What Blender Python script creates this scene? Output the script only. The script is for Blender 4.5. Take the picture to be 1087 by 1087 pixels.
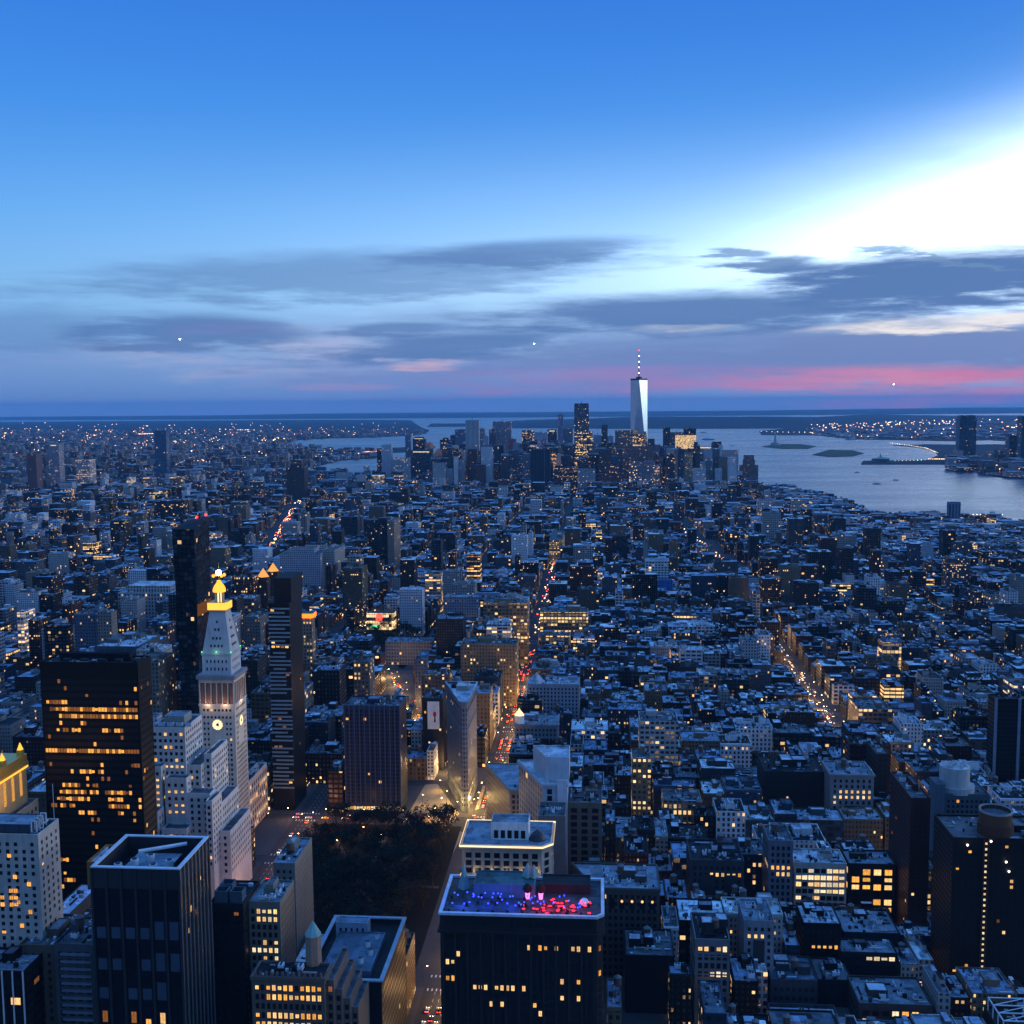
import bpy, bmesh, math, random
from mathutils import Vector, Matrix
R_ = math.radians
for o in list(bpy.data.objects): bpy.data.objects.remove(o)
SC = bpy.context.scene
COL = SC.collection
rng = random.Random(7)

# ------------------------------------------------------------------ camera
F_PX, C_PX, EYE = 1180.0, 543.5, 320.0
PITCH, ROLL, YAW = R_(5.59), R_(0.45), math.atan((636 - 543.5) / 1180.0)
REARTH = 7.4e6
cam_d = bpy.data.cameras.new("camera"); cam = bpy.data.objects.new("camera", cam_d); COL.objects.link(cam)
cam.location = (0, 0, EYE)
cam.matrix_world = (Matrix.Translation((0, 0, EYE)) @ Matrix.Rotation(YAW, 4, 'Z')
                    @ Matrix.Rotation(R_(90) - PITCH, 4, 'X') @ Matrix.Rotation(-ROLL, 4, 'Z'))
cam_d.sensor_fit = 'HORIZONTAL'; cam_d.sensor_width = 36.0
cam_d.lens = 36.0 * F_PX / (2 * C_PX)
cam_d.clip_start = 1.0; cam_d.clip_end = 300000.0
SC.camera = cam
SC.render.resolution_x = SC.render.resolution_y = 1024
SC.view_settings.view_transform = 'Standard'; SC.view_settings.look = 'None'
SC.view_settings.gamma = 1.0; SC.view_settings.exposure = 0.0
SC.view_settings.use_curve_mapping = False
SC.cycles.use_denoising = True
SC.cycles.max_bounces = 4; SC.cycles.diffuse_bounces = 1; SC.cycles.glossy_bounces = 2
SC.cycles.transmission_bounces = 2; SC.cycles.volume_bounces = 0; SC.cycles.transparent_max_bounces = 4
SC.cycles.sample_clamp_indirect = 3.0; SC.cycles.caustics_reflective = False; SC.cycles.caustics_refractive = False

def ray(px, py):
    x, y = px - C_PX, -(py - C_PX)
    c, s = math.cos(-ROLL), math.sin(-ROLL)
    x, y = c * x - s * y, s * x + c * y
    cp, sp = math.cos(PITCH), math.sin(PITCH)
    fy, z = F_PX * cp + y * sp, -F_PX * sp + y * cp
    cy, sy = math.cos(YAW), math.sin(YAW)
    return x * cy - fy * sy, x * sy + fy * cy, z
def zc(x, y): return -(x * x + y * y) / (2 * REARTH)
def ground_at(px, py, z=0.0):
    X, Y, Z = ray(px, py); zt = z
    for _ in range(8):
        t = (zt - EYE) / Z; zt = z + zc(X * t, Y * t)
    return X * t, Y * t
def at_depth(px, py, v):
    X, Y, Z = ray(px, py); t = v / Y
    return X * t, EYE + Z * t
def project(x, y, z):
    p = cam.matrix_world.inverted() @ Vector((x, y, z))
    return C_PX + F_PX * p.x / -p.z, C_PX - F_PX * p.y / -p.z
def front(v, xl, xr, yt):
    """north face seen between two photo columns with its top at yt, standing v metres down the avenue: u0, u1, height"""
    a, z0 = at_depth(xl, yt, v); b, z1 = at_depth(xr, yt, v)
    return a, b, (z0 + z1) / 2
def depth_to(u, v, z, xb):
    """depth at which the receding roof edge from (u, v, z) reaches photo column xb"""
    best = 20
    for d in range(4, 160):
        if abs(project(u, v + d, z)[0] - xb) < abs(project(u, v + best, z)[0] - xb): best = d
    return best

# ------------------------------------------------------------------ node helper
class S:
    def __init__(self, nt, s): self.nt, self.s = nt, s
    def _m(self, op, *a, clamp=False):
        n = self.nt.nodes.new("ShaderNodeMath"); n.operation = op; n.use_clamp = clamp
        for i, x in enumerate(a):
            if isinstance(x, S): self.nt.links.new(x.s, n.inputs[i])
            else: n.inputs[i].default_value = x
        return S(self.nt, n.outputs[0])
    def __add__(s, o): return s._m('ADD', s, o)
    __radd__ = __add__
    def __mul__(s, o): return s._m('MULTIPLY', s, o)
    __rmul__ = __mul__
    def __sub__(s, o): return s._m('SUBTRACT', s, o)
    def __rsub__(s, o): return s._m('SUBTRACT', o, s)
    def __truediv__(s, o): return s._m('DIVIDE', s, o)
    def lt(s, o): return s._m('LESS_THAN', s, o)
    def gt(s, o): return s._m('GREATER_THAN', s, o)
    def floor(s): return s._m('FLOOR', s)
    def fract(s): return s._m('FRACT', s)
    def abs(s): return s._m('ABSOLUTE', s)
    def sqrt(s): return s._m('SQRT', s)
    def exp(s): return s._m('EXPONENT', s)
    def pow(s, o): return s._m('POWER', s, o)
    def max(s, o): return s._m('MAXIMUM', s, o)
    def min(s, o): return s._m('MINIMUM', s, o)
    def clamp(s): return s._m('ADD', s, 0.0, clamp=True)
    def smooth(s, a, b):
        n = s.nt.nodes.new("ShaderNodeMapRange"); n.interpolation_type = 'SMOOTHSTEP'
        s.nt.links.new(s.s, n.inputs[0]); n.inputs[1].default_value = a; n.inputs[2].default_value = b
        return S(s.nt, n.outputs[0])
def comb(nt, *a):
    n = nt.nodes.new("ShaderNodeCombineXYZ")
    for i, x in enumerate(a):
        if isinstance(x, S): nt.links.new(x.s, n.inputs[i])
        else: n.inputs[i].default_value = x
    return S(nt, n.outputs[0])
def sep(nt, s):
    n = nt.nodes.new("ShaderNodeSeparateXYZ"); nt.links.new(s.s, n.inputs[0])
    return [S(nt, n.outputs[i]) for i in range(3)]
def noise(nt, vec, scale, detail=3.0, rough=0.55):
    n = nt.nodes.new("ShaderNodeTexNoise"); nt.links.new(vec.s, n.inputs['Vector'])
    n.inputs['Scale'].default_value = scale; n.inputs['Detail'].default_value = detail; n.inputs['Roughness'].default_value = rough
    return S(nt, n.outputs[0])
def white(nt, vec):
    n = nt.nodes.new("ShaderNodeTexWhiteNoise"); n.noise_dimensions = '3D'; nt.links.new(vec.s, n.inputs['Vector'])
    return S(nt, n.outputs['Value'])
def mixc(nt, f, a, b, mode='MIX'):
    n = nt.nodes.new("ShaderNodeMix"); n.data_type = 'RGBA'; n.blend_type = mode
    for i, x in ((0, f), (6, a), (7, b)):
        if isinstance(x, S): nt.links.new(x.s, n.inputs[i])
        elif i == 0: n.inputs[0].default_value = x
        else: n.inputs[i].default_value = (*x, 1)
    return S(nt, n.outputs[2])
def scalec(nt, col, f):
    n = nt.nodes.new("ShaderNodeVectorMath"); n.operation = 'SCALE'
    nt.links.new(col.s, n.inputs[0])
    if isinstance(f, S): nt.links.new(f.s, n.inputs[3])
    else: n.inputs[3].default_value = f
    return S(nt, n.outputs[0])
def addc(nt, a, b):
    n = nt.nodes.new("ShaderNodeVectorMath"); n.operation = 'ADD'
    nt.links.new(a.s, n.inputs[0]); nt.links.new(b.s, n.inputs[1]); return S(nt, n.outputs[0])
def rgb(nt, c):
    n = nt.nodes.new("ShaderNodeRGB"); n.outputs[0].default_value = (*c, 1); return S(nt, n.outputs[0])
def ramp(nt, f, stops):
    n = nt.nodes.new("ShaderNodeValToRGB"); nt.links.new(f.s, n.inputs[0]); el = n.color_ramp.elements
    while len(el) < len(stops): el.new(0.5)
    for e, (p, c) in zip(el, stops): e.position = p; e.color = (*c, 1)
    return S(nt, n.outputs[0])

# ------------------------------------------------------------------ dusk sky: afterglow in the west, streaks of cloud
SUN_AZ, SUN_EL = R_(60), R_(4)
def make_sky():
    w = bpy.data.worlds.new("World"); SC.world = w; w.use_nodes = True
    nt = w.node_tree; nt.nodes.clear()
    tc = nt.nodes.new("ShaderNodeTexCoord")
    x, y, z = sep(nt, S(nt, tc.outputs['Generated']))
    az = x._m('ARCTAN2', x, y)
    el = z._m('ARCSINE', z)
    d90 = 1 / R_(90)
    base = ramp(nt, (el * d90).max(0.0), [(0, (.085, .235, .56)), (2.5 / 90, (.15, .33, .66)), (5.5 / 90, (.175, .44, .80)),
        (9 / 90, (.105, .385, .86)), (14 / 90, (.056, .285, .83)), (20 / 90, (.033, .195, .73)), (42 / 90, (.09, .36, 1.1)), (1, (.15, .52, 1.5))])
    # afterglow
    da = ((az - 1.08).abs() - 0.62).max(0.0)
    nw = noise(nt, comb(nt, az * 3.0, el * 14.0, 5.0), 1.2, 4.0, .6) - .5
    azc = az.min(.43).max(-.1)
    de = el + nw * .035 - (azc * .125 + R_(6.0))
    sg = azc.max(0.0) * .066 + .020
    g1 = (((da / .20).pow(2.0) + (de / sg).pow(2.0)).pow(.72) * -1.0).exp()
    g2 = (((da / .66).pow(2.0) + ((el - R_(6.2)) / .085).pow(2.0)) * -1.0).exp()
    col = addc(nt, base, scalec(nt, rgb(nt, (.88, .97, 1.0)), g1 * GLOW1 * (az.smooth(.60, 1.05) * 1.0 + 1.0)))
    col = addc(nt, col, scalec(nt, rgb(nt, (.74, .86, .90)), g2 * GLOW2))
    # clouds
    p = comb(nt, az * 5.0, el * 30.0, 0.0)
    n1 = noise(nt, p, 1.3, 5.0, .6) - .5
    n2 = noise(nt, comb(nt, az * 5.0, el * 42.0, 3.7), 2.6, 6.0, .65) - .5
    n3 = noise(nt, comb(nt, az * 9.0, el * 60.0, 9.1), 1.6, 4.0, .6)
    azw = az + n1 * .13 + n2 * .05
    elw = el + n2 * .020 + n1 * .010
    grey, purple, pink, pale = (.092, .20, .46), (.15, .21, .49), (.72, .26, .41), (.95, .90, .88)
    lo = (.17, .25, .55)
    CL = [  # px, py, half width, half height, tilt, strength, colour
        (130, 405, 330, 38, 0, .30, (.22, .30, .58)), (640, 432, 900, 17, 0, .7, (.24, .32, .60)),
        (330, 375, 190, 28, 0, .65, (.44, .46, .68)),
        (370, 292, 290, 25, -.05, .62, grey), (540, 271, 140, 15, -.06, .7, grey),
        (215, 354, 110, 21, .03, .9, grey), (255, 350, 70, 9, .03, .5, purple), (40, 350, 90, 22, 0, .45, grey),
        (860, 375, 460, 36, 0, .95, (.15, .235, .50)), (560, 404, 260, 26, 0, .70, lo), (640, 345, 330, 30, -.02, .55, (.20, .33, .62)),
        (745, 333, 230, 22, -.01, .92, grey), (480, 368, 115, 14, -.05, .85, grey), (432, 349, 60, 7, -.02, .75, grey),
        (820, 282, 55, 8, .06, .9, (.10, .21, .45)), (780, 269, 32, 5, .05, .8, (.14, .27, .52)),
        (1000, 296, 190, 31, -.02, 1.0, grey), (925, 266, 26, 4, .1, .8, (.18, .35, .60)), (1010, 277, 60, 2.2, .24, .7, (.15, .28, .5)),
        (1010, 342, 120, 8, -.04, .95, pale), (720, 349, 50, 5, 0, .65, (.55, .60, .72)), (445, 388, 40, 6, -.02, .75, (.68, .45, .55)),
        (370, 411, 60, 5, 0, .45, (.45, .30, .50)),
        (905, 405, 170, 15, -.02, .95, pink), (1030, 421, 160, 8, -.03, .9, pink), (690, 402, 210, 14, 0, .55, (.42, .22, .48)),
        (1060, 396, 80, 7, 0, .8, (.65, .20, .38)), (640, 416, 160, 5, 0, .35, (.5, .22, .45)),
    ]
    for px, py, hw, hh, tilt, st, c in CL:
        X, Y, Z = ray(px, py)
        a0, e0 = math.atan2(X, Y), math.atan2(Z, math.hypot(X, Y))
        dx, dy = azw - a0, elw - e0
        dyt = dy + dx * tilt
        r = ((dx / (hw / F_PX)).pow(2.0) + (dyt / (hh / F_PX)).pow(2.0)).sqrt()
        m = (r * -1.0 + n2 * 1.5 + n1 * .4).smooth(-1.32, -.5) * st
        if c[0] > .4: m = m * (n3.smooth(.30, .62) * .75 + .25)
        col = mixc(nt, m, col, c)
    # the side away from the afterglow
    back = (y * .5 + x * .87).smooth(-.02, -.42)
    col = mixc(nt, back * .95, col, ramp(nt, (el * d90).max(0.0), [(0, (.135, .205, .40)), (.1, (.13, .22, .47)), (.30, (.11, .27, .66)), (.55, (.13, .44, 1.25)), (1, (.15, .52, 1.5))]))
    sky = nt.nodes.new("ShaderNodeTexSky"); sky.sky_type = 'NISHITA'; sky.sun_disc = False
    sky.sun_elevation = SUN_EL; sky.sun_rotation = SUN_AZ
    col = addc(nt, col, scalec(nt, S(nt, sky.outputs[0]), .004))
    below = z.smooth(-.005, -.03)
    col = mixc(nt, below, col, (.02, .06, .14))
    bg = nt.nodes.new("ShaderNodeBackground"); nt.links.new(col.s, bg.inputs[0]); bg.inputs[1].default_value = SKY
    out = nt.nodes.new("ShaderNodeOutputWorld"); nt.links.new(bg.outputs[0], out.inputs[0])
    w.cycles.sampling_method = 'MANUAL'; w.cycles.sample_map_resolution = 1024
HAZE_C, HAZE_D = (.28, .66, 1.0), 2.1e-5
GLOW1, GLOW2, SKY = 3.3, .66, 1.0
make_sky()
sun_d = bpy.data.lights.new("sun", 'SUN'); sun_d.energy = .12; sun_d.angle = R_(20); sun_d.color = (1, .86, .72)
sun = bpy.data.objects.new("sun", sun_d); COL.objects.link(sun)
sun.rotation_euler = Vector((-math.sin(SUN_AZ), -math.cos(SUN_AZ), -math.tan(R_(9)))).to_track_quat('-Z', 'Y').to_euler()

# ------------------------------------------------------------------ materials
MATS = {}
def new_mat(name):
    m = bpy.data.materials.new(name); m.use_nodes = True; nt = m.node_tree; nt.nodes.clear()
    out = nt.nodes.new("ShaderNodeOutputMaterial"); MATS[name] = m
    m.cycles.emission_sampling = 'NONE'
    return m, nt, out
def bsdf(nt, out, col, rough=.8, spec=.3, metal=0.0, em=None, es=0.0, bump=None):
    b = nt.nodes.new("ShaderNodeBsdfPrincipled")
    for key, x in (('Base Color', col), ('Roughness', rough), ('Metallic', metal), ('Specular IOR Level', spec), ('Emission Color', em), ('Emission Strength', es)):
        if x is None: continue
        if isinstance(x, S): nt.links.new(x.s, b.inputs[key])
        elif isinstance(x, tuple): b.inputs[key].default_value = (*x, 1)
        else: b.inputs[key].default_value = x
    if bump is not None: nt.links.new(bump.s, b.inputs['Normal'])
    nt.links.new(b.outputs[0], out.inputs[0]); return b
def attr(nt, name, out='Color'):
    n = nt.nodes.new("ShaderNodeAttribute"); n.attribute_name = name; return S(nt, n.outputs[out])
def objpos(nt):
    g = nt.nodes.new("ShaderNodeNewGeometry"); return S(nt, g.outputs['Position'])
def flat(name, col, rough=.8, spec=.3, metal=0.0, var=.35, scale=.15):
    m, nt, out = new_mat(name)
    n = noise(nt, objpos(nt), scale, 4.0, .6)
    c = scalec(nt, rgb(nt, col), n * (2 * var) + (1 - var))
    bsdf(nt, out, c, rough, spec, metal); return m
def glow(name, col, st, vary=0.0):
    m, nt, out = new_mat(name)
    e = nt.nodes.new("ShaderNodeEmission"); e.inputs[0].default_value = (*col, 1); e.inputs[1].default_value = st
    if vary:
        i = nt.nodes.new("ShaderNodeObjectInfo"); r = S(nt, i.outputs['Random'])
        n = noise(nt, objpos(nt), .9, 2.0)
        nt.links.new(((r * vary + (1 - vary)) * (n * 1.2 + .4) * st).s, e.inputs[1])
    nt.links.new(e.outputs[0], out.inputs[0]); return m

def make_facade(name, rough_wall, glassy):
    """walls whose window grid comes from per-face attributes: tint = wall colour, win = bay, storey, window share of each, lit = chance, seed, warmth, shop chance"""
    m, nt, out = new_mat(name)
    uvn = nt.nodes.new("ShaderNodeUVMap"); uvn.uv_map = "metres"
    u, v, _ = sep(nt, S(nt, uvn.outputs[0]))
    t = attr(nt, "tint")
    wn = nt.nodes.new("ShaderNodeAttribute"); wn.attribute_name = "win"
    bay, fl, fw = sep(nt, S(nt, wn.outputs['Color'])); fh = S(nt, wn.outputs['Alpha'])
    ln = nt.nodes.new("ShaderNodeAttribute"); ln.attribute_name = "lit"
    prob, seed, warm = sep(nt, S(nt, ln.outputs['Color'])); shop = S(nt, ln.outputs['Alpha'])
    cu, cv = (u / bay).floor(), (v / fl).floor()
    fu, fv = ((u / bay).fract() - .5).abs(), ((v / fl).fract() - .5).abs()
    mask = fu.lt(fw * .5) * fv.lt(fh * .5)
    r1 = white(nt, comb(nt, cu, cv, seed * 91.0))
    r2 = white(nt, comb(nt, cv * 3.1, seed * 57.0, 2.0))
    r3 = white(nt, comb(nt, (cu / 3.0).floor(), cv, seed * 33.0))
    base_f = v.lt(5.0)
    pr = prob * (.25 + r2.pow(4.0) * 4.5) * (.4 + r3 * 1.2)
    pr = pr + base_f * shop
    on = r1.lt(pr) * mask
    # shutters, drawn blinds: some unlit panes are paler
    r4 = white(nt, comb(nt, cu, cv, seed * 17.0 + 5.0))
    n = noise(nt, objpos(nt), .12, 4.0, .6)
    streak = noise(nt, comb(nt, u * 1.2, v * .08, seed * 10.0), 1.0, 3.0)
    # every few storeys a string course, and a darker base
    wall = scalec(nt, t, (n * .5 + .72) * (streak * .45 + .78) * .9)
    glass = mixc(nt, r4.gt(.8), (.005, .007, .010), (.04, .05, .06))
    col = mixc(nt, mask, wall, glass)
    r5 = white(nt, comb(nt, cu, cv, seed * 71.0 + 9.0))
    ec = mixc(nt, r5 * warm, (1.0, .68, .32), (1.0, .42, .10))
    es = on * (r5 * 2.0 + .5) * LIT
    rough = mask * (glassy - rough_wall) + rough_wall
    bsdf(nt, out, col, rough, mask * .35 + .2, 0.0, ec, es)
    return m
LIT = .85
make_facade("masonry_facade", .85, .4); make_facade("glass_facade", .35, .15)
LIT = .55; make_facade("gold_facade", .3, .12)  # sunset reflected in the gold glass, painted as emission in the window grid
m, nt, out = new_mat("roof")
t = attr(nt, "tint"); n = noise(nt, objpos(nt), .10, 5.0, .65); n2 = noise(nt, objpos(nt), .9, 3.0)
vo = nt.nodes.new("ShaderNodeTexVoronoi"); vo.distance = 'CHEBYCHEV'; vo.inputs['Scale'].default_value = .13; nt.links.new(objpos(nt).s, vo.inputs['Vector'])
vr, vg, vb = sep(nt, S(nt, vo.outputs['Color']))
n3 = noise(nt, objpos(nt), .28, 3.0, .7)
bsdf(nt, out, scalec(nt, t, (n * .9 + .45) * (n2 * .5 + .75) * (vr * .75 + .62) * (n3.smooth(.36, .46) * .5 + .5)), .75, .25)
m, nt, out = new_mat("stone")
t = attr(nt, "tint"); n = noise(nt, objpos(nt), .14, 5.0, .6); px_, py_, pz_ = sep(nt, objpos(nt))
st = noise(nt, comb(nt, px_ + py_, pz_ * .06, 0.0), .7, 3.0)
bsdf(nt, out, scalec(nt, t, (n * .6 + .66) * (st * .6 + .68)), .8, .25)
m, nt, out = new_mat("dark_glass"); g = noise(nt, objpos(nt), .35, 2.0)
bsdf(nt, out, scalec(nt, rgb(nt, (.008, .011, .016)), g * 1.2 + .1), .4, .25)
m, nt, out = new_mat("mirror_glass"); g = noise(nt, objpos(nt), .05, 3.0)
bsdf(nt, out, scalec(nt, rgb(nt, (.50, .54, .58)), g * .3 + .8), .06, .6, .9)
flat("pane_grey", (.05, .07, .10), .4); flat("band_teal", (.17, .23, .25), .5); flat("asphalt", (.045, .044, .044), .85, .25, 0, .3, .2); flat("pavement", (.07, .068, .065), .85, .2, 0, .3, .3)
flat("plaza", (.30, .25, .17), .85, .2, 0, .3, .3)
flat("paint_white", (.55, .55, .55), .7); flat("metal_dark", (.03, .03, .035), .5, .5, .3); flat("metal_grey", (.13, .14, .15), .5, .4, .1); flat("metal_pale", (.55, .58, .60), .5, .4, .1)
flat("timber", (.10, .065, .045), .9); flat("tank_roof", (.14, .13, .13), .8)
flat("bark", (.035, .026, .02), .9); flat("leaf", (.012, .016, .009), .85, .2, 0, .6, .5); flat("leaf_brown", (.022, .015, .010), .85, .2, 0, .5, .5)
flat("park_soil", (.012, .012, .009), .95, .1, 0, .5, .05); flat("shrub_green", (.03, .05, .02), .9, .2, 0, .5, .01)
flat("flag_red", (.45, .04, .05), .8); flat("copper_green", (.20, .34, .30), .7); flat("gilding", (.75, .50, .12), .35, .5, .7)
flat("far_land", (.018, .024, .032), .95, .1, 0, .5, .002)
flat("cab_yellow", (.6, .38, .03), .5); flat("brick_red", (.30, .10, .07), .85); flat("granite", (.33, .31, .29), .85); glow("far_green", (.3, 1, .6), 10.0); flat("hull", (.10, .10, .12), .6); flat("white_paint", (.75, .75, .75), .6); flat("tyre", (.015, .015, .015), .8)
AMBER, WARM, COOL, DIM = (1, .43, .08), (1, .58, .22), (1, .78, .48), (1, .36, .09)
glow("gold_soft", (1, .46, .10), 1.0, .5); glow("lit_amber", AMBER, 1.5, .5); glow("lit_warm", WARM, 1.5, .5); glow("lit_cool", COOL, 1.3, .5); glow("lit_dim", DIM, .35, .6)
glow("gold_light", (1, .43, .05), 1.9); glow("white_light", (1, .93, .80), 6.0); glow("sodium", (1, .55, .18), 30.0)
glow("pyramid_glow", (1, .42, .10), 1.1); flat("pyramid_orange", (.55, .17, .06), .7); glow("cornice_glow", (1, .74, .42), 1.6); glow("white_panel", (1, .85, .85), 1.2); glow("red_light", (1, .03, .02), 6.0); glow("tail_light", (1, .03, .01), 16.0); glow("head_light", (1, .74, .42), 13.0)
glow("blue_light", (.03, .05, 1), 4.0); glow("rose_light", (1, .02, .06), 3.0); glow("magenta_light", (1, .18, .85), 2.2)
glow("orange_sign", (1, .16, .01), 3.0); glow("green_light", (.1, .9, .35), 2.5); glow("far_white", (1, .80, .52), 6.0); glow("far_orange", (1, .46, .16), 7.0)
glow("far_red", (1, .08, .04), 6.0); glow("beacon", (1, .95, .85), 60.0); glow("clock_light", (1, .80, .42), 1.5)

m, nt, out = new_mat("water")
pos = objpos(nt); wx, wy, wz = sep(nt, pos)
n = noise(nt, comb(nt, wx * .02, wy * .006, 0.0), 1.0, 4.0); n2 = noise(nt, comb(nt, wx * .0012, wy * .0035, 0.0), 1.0, 3.0)
bn = nt.nodes.new("ShaderNodeBump"); bn.inputs['Strength'].default_value = .35; bn.inputs['Distance'].default_value = 8.0
nt.links.new(n.s, bn.inputs['Height'])
bsdf(nt, out, (.012, .035, .06), n2 * .30 + .12, .5, 0, bump=S(nt, bn.outputs[0]))

# ------------------------------------------------------------------ mesh helper
class MB:
    def __init__(self):
        self.v, self.f, self.m, self.uv, self.t, self.w, self.l = [], [], [], [], [], [], []
        self.mats = []; self.tint = (.3, .3, .3); self.win = (3, 3.5, .5, .5); self.lit = (0, 0, .5, 0)
    def mi(self, name):
        if name not in self.mats: self.mats.append(name)
        return self.mats.index(name)
    def face(self, pts, mat, uv=None, tint=None):
        b = len(self.v); self.v += pts; self.f.append(tuple(range(b, b + len(pts)))); self.m.append(self.mi(mat))
        self.uv += uv if uv else [(p[0], p[1]) for p in pts]
        self.t.append(tint or self.tint); self.w.append(self.win); self.l.append(self.lit)
    def wall(self, a, b, z0, z1, mat, tint=None, off=0.0, zb=None):
        """upright face from a to b (counter-clockwise plan), uv in metres"""
        L = math.hypot(b[0] - a[0], b[1] - a[1]); h0 = z0 - (zb if zb is not None else 0)
        self.face([(a[0], a[1], z0), (b[0], b[1], z0), (b[0], b[1], z1), (a[0], a[1], z1)], mat,
                  [(off, h0), (off + L, h0), (off + L, h0 + z1 - z0), (off, h0 + z1 - z0)], tint)
    def prism(self, poly, z0, z1, mat, top=None, tint=None, ttint=None, zb=None, bottom=False):
        off = 0.0
        for i, a in enumerate(poly):
            b = poly[(i + 1) % len(poly)]; self.wall(a, b, z0, z1, mat, tint, off, zb)
            off += math.hypot(b[0] - a[0], b[1] - a[1])
        if top: self.face([(p[0], p[1], z1) for p in poly], top, None, ttint or tint)
        if bottom: self.face([(p[0], p[1], z0) for p in reversed(poly)], mat, None, tint)
    def box(self, x0, x1, y0, y1, z0, z1, mat, top=None, tint=None, ttint=None, zb=None, bottom=False):
        self.prism([(x0, y0), (x1, y0), (x1, y1), (x0, y1)], z0, z1, mat, top or mat, tint, ttint, zb, bottom)
    def roofed(self, poly, z0, z1, mat, tint, rtint, par=1.0, th=.45, roof='roof', zb=None):
        """walls up to z1, a parapet and a sunken roof"""
        off = 0.0; n = len(poly)
        cx, cy = sum(p[0] for p in poly) / n, sum(p[1] for p in poly) / n
        inner = inset(poly, th)
        for i, a in enumerate(poly):
            b = poly[(i + 1) % n]; self.wall(a, b, z0, z1, mat, tint, off, zb); off += math.hypot(b[0] - a[0], b[1] - a[1])
            ia, ib = inner[i], inner[(i + 1) % n]
            ct = tuple(min(.6, c * 1.25) for c in tint)
            self.face([(a[0], a[1], z1), (b[0], b[1], z1), (ib[0], ib[1], z1), (ia[0], ia[1], z1)], roof, None, ct)
            self.face([(ia[0], ia[1], z1), (ib[0], ib[1], z1), (ib[0], ib[1], z1 - par), (ia[0], ia[1], z1 - par)], roof, None, tint)
        self.face([(p[0], p[1], z1 - par) for p in inner], roof, None, rtint)
    def cyl(self, cx, cy, z0, z1, r0, r1, n, mat, top=None, tint=None):
        a = [(cx + r0 * math.cos(2 * math.pi * k / n), cy + r0 * math.sin(2 * math.pi * k / n)) for k in range(n)]
        b = [(cx + r1 * math.cos(2 * math.pi * k / n), cy + r1 * math.sin(2 * math.pi * k / n)) for k in range(n)]
        per = 2 * math.pi * r0 / n
        for k in range(n):
            j = (k + 1) % n
            self.face([(*a[k], z0), (*a[j], z0), (*b[j], z1), (*b[k], z1)], mat, [(k * per, z0), (k * per + per, z0), (k * per + per, z1), (k * per, z1)], tint)
        if top and r1 > .05: self.face([(*p, z1) for p in b], top, None, tint)
    def bar(self, a, b, r, mat, n=6):
        a, b = Vector(a), Vector(b); d = (b - a).normalized(); p = d.orthogonal().normalized(); q = d.cross(p)
        ring = [(p * math.cos(2 * math.pi * k / n) + q * math.sin(2 * math.pi * k / n)) * r for k in range(n)]
        for k in range(n):
            j = (k + 1) % n
            self.face([tuple(a + ring[k]), tuple(a + ring[j]), tuple(b + ring[j]), tuple(b + ring[k])], mat)
        self.face([tuple(b + x) for x in ring], mat); self.face([tuple(a + x) for x in reversed(ring)], mat)
    def ball(self, c, r, mat, nu=8, nv=5, sz=1.0):
        P = lambda i, j: (c[0] + r * math.cos(2 * math.pi * i / nu) * math.sin(math.pi * j / nv), c[1] + r * math.sin(2 * math.pi * i / nu) * math.sin(math.pi * j / nv), c[2] - r * sz * math.cos(math.pi * j / nv))
        for j in range(nv):
            for i in range(nu):
                q = [P(i, j), P(i + 1, j), P(i + 1, j + 1), P(i, j + 1)]
                if j == 0: q = [q[0], q[2], q[3]]
                elif j == nv - 1: q = q[:3]
                self.face(q, mat)
    def mesh(self, name, org=(0, 0, 0)):
        me = bpy.data.meshes.new(name)
        ox, oy, oz = org
        me.from_pydata([(a - ox, b - oy, c - oz) for a, b, c in self.v], [], self.f)
        me.polygons.foreach_set("material_index", self.m)
        uvl = me.uv_layers.new(name="metres"); uvl.data.foreach_set("uv", [x for p in self.uv for x in p])
        for q in ("tint", "win", "lit"): me.attributes.new(q, 'FLOAT_COLOR', 'CORNER')
        ta, tb, tl = [], [], []
        for f, t, w, l in zip(self.f, self.t, self.w, self.l):
            k = len(f); ta += ([min(.74, 1.55 * c ** 1.75) for c in t] + [1.0]) * k; tb += list(w) * k; tl += list(l) * k
        for q, dat in (("tint", ta), ("win", tb), ("lit", tl)): me.attributes[q].data.foreach_set("color", dat)
        for n in self.mats: me.materials.append(MATS[n])
        return me
    def build(self, name, parent=None, org=None):
        if not self.f: return None
        o = bpy.data.objects.new(name, self.mesh(name, org or ((parent.location if parent and parent.parent is None else (0, 0, 0)))))
        COL.objects.link(o)
        if parent: o.parent = parent
        elif org: o.location = org
        return o
def inset(poly, d):
    n = len(poly); out = []
    for i in range(n):
        p, a, b = Vector(poly[i]), Vector(poly[i - 1]), Vector(poly[(i + 1) % n])
        e1, e2 = (p - a).normalized(), (b - p).normalized()
        n1, n2 = Vector((-e1.y, e1.x)), Vector((-e2.y, e2.x))
        k = (n1 + n2); k = k / max(.3, k.length_squared / 2)
        out.append(tuple(p + k * d))
    return out
def tag(o, label, cat, group=None, kind=None):
    o['label'] = label
    if cat: o['category'] = cat
    if group: o['group'] = group
    if kind: o['kind'] = kind
    return o
def thing(name, label, cat, loc, group=None):
    o = bpy.data.objects.new(name, None); COL.objects.link(o); o.location = loc; o.empty_display_size = 2
    return tag(o, label, cat, group)
def put(name, me, parent, loc, rz=0.0, sc=None):
    o = bpy.data.objects.new(name, me); COL.objects.link(o); o.location = loc; o.rotation_euler.z = rz
    if parent: o.parent = parent
    if sc: o.scale = sc
    return o
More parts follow.
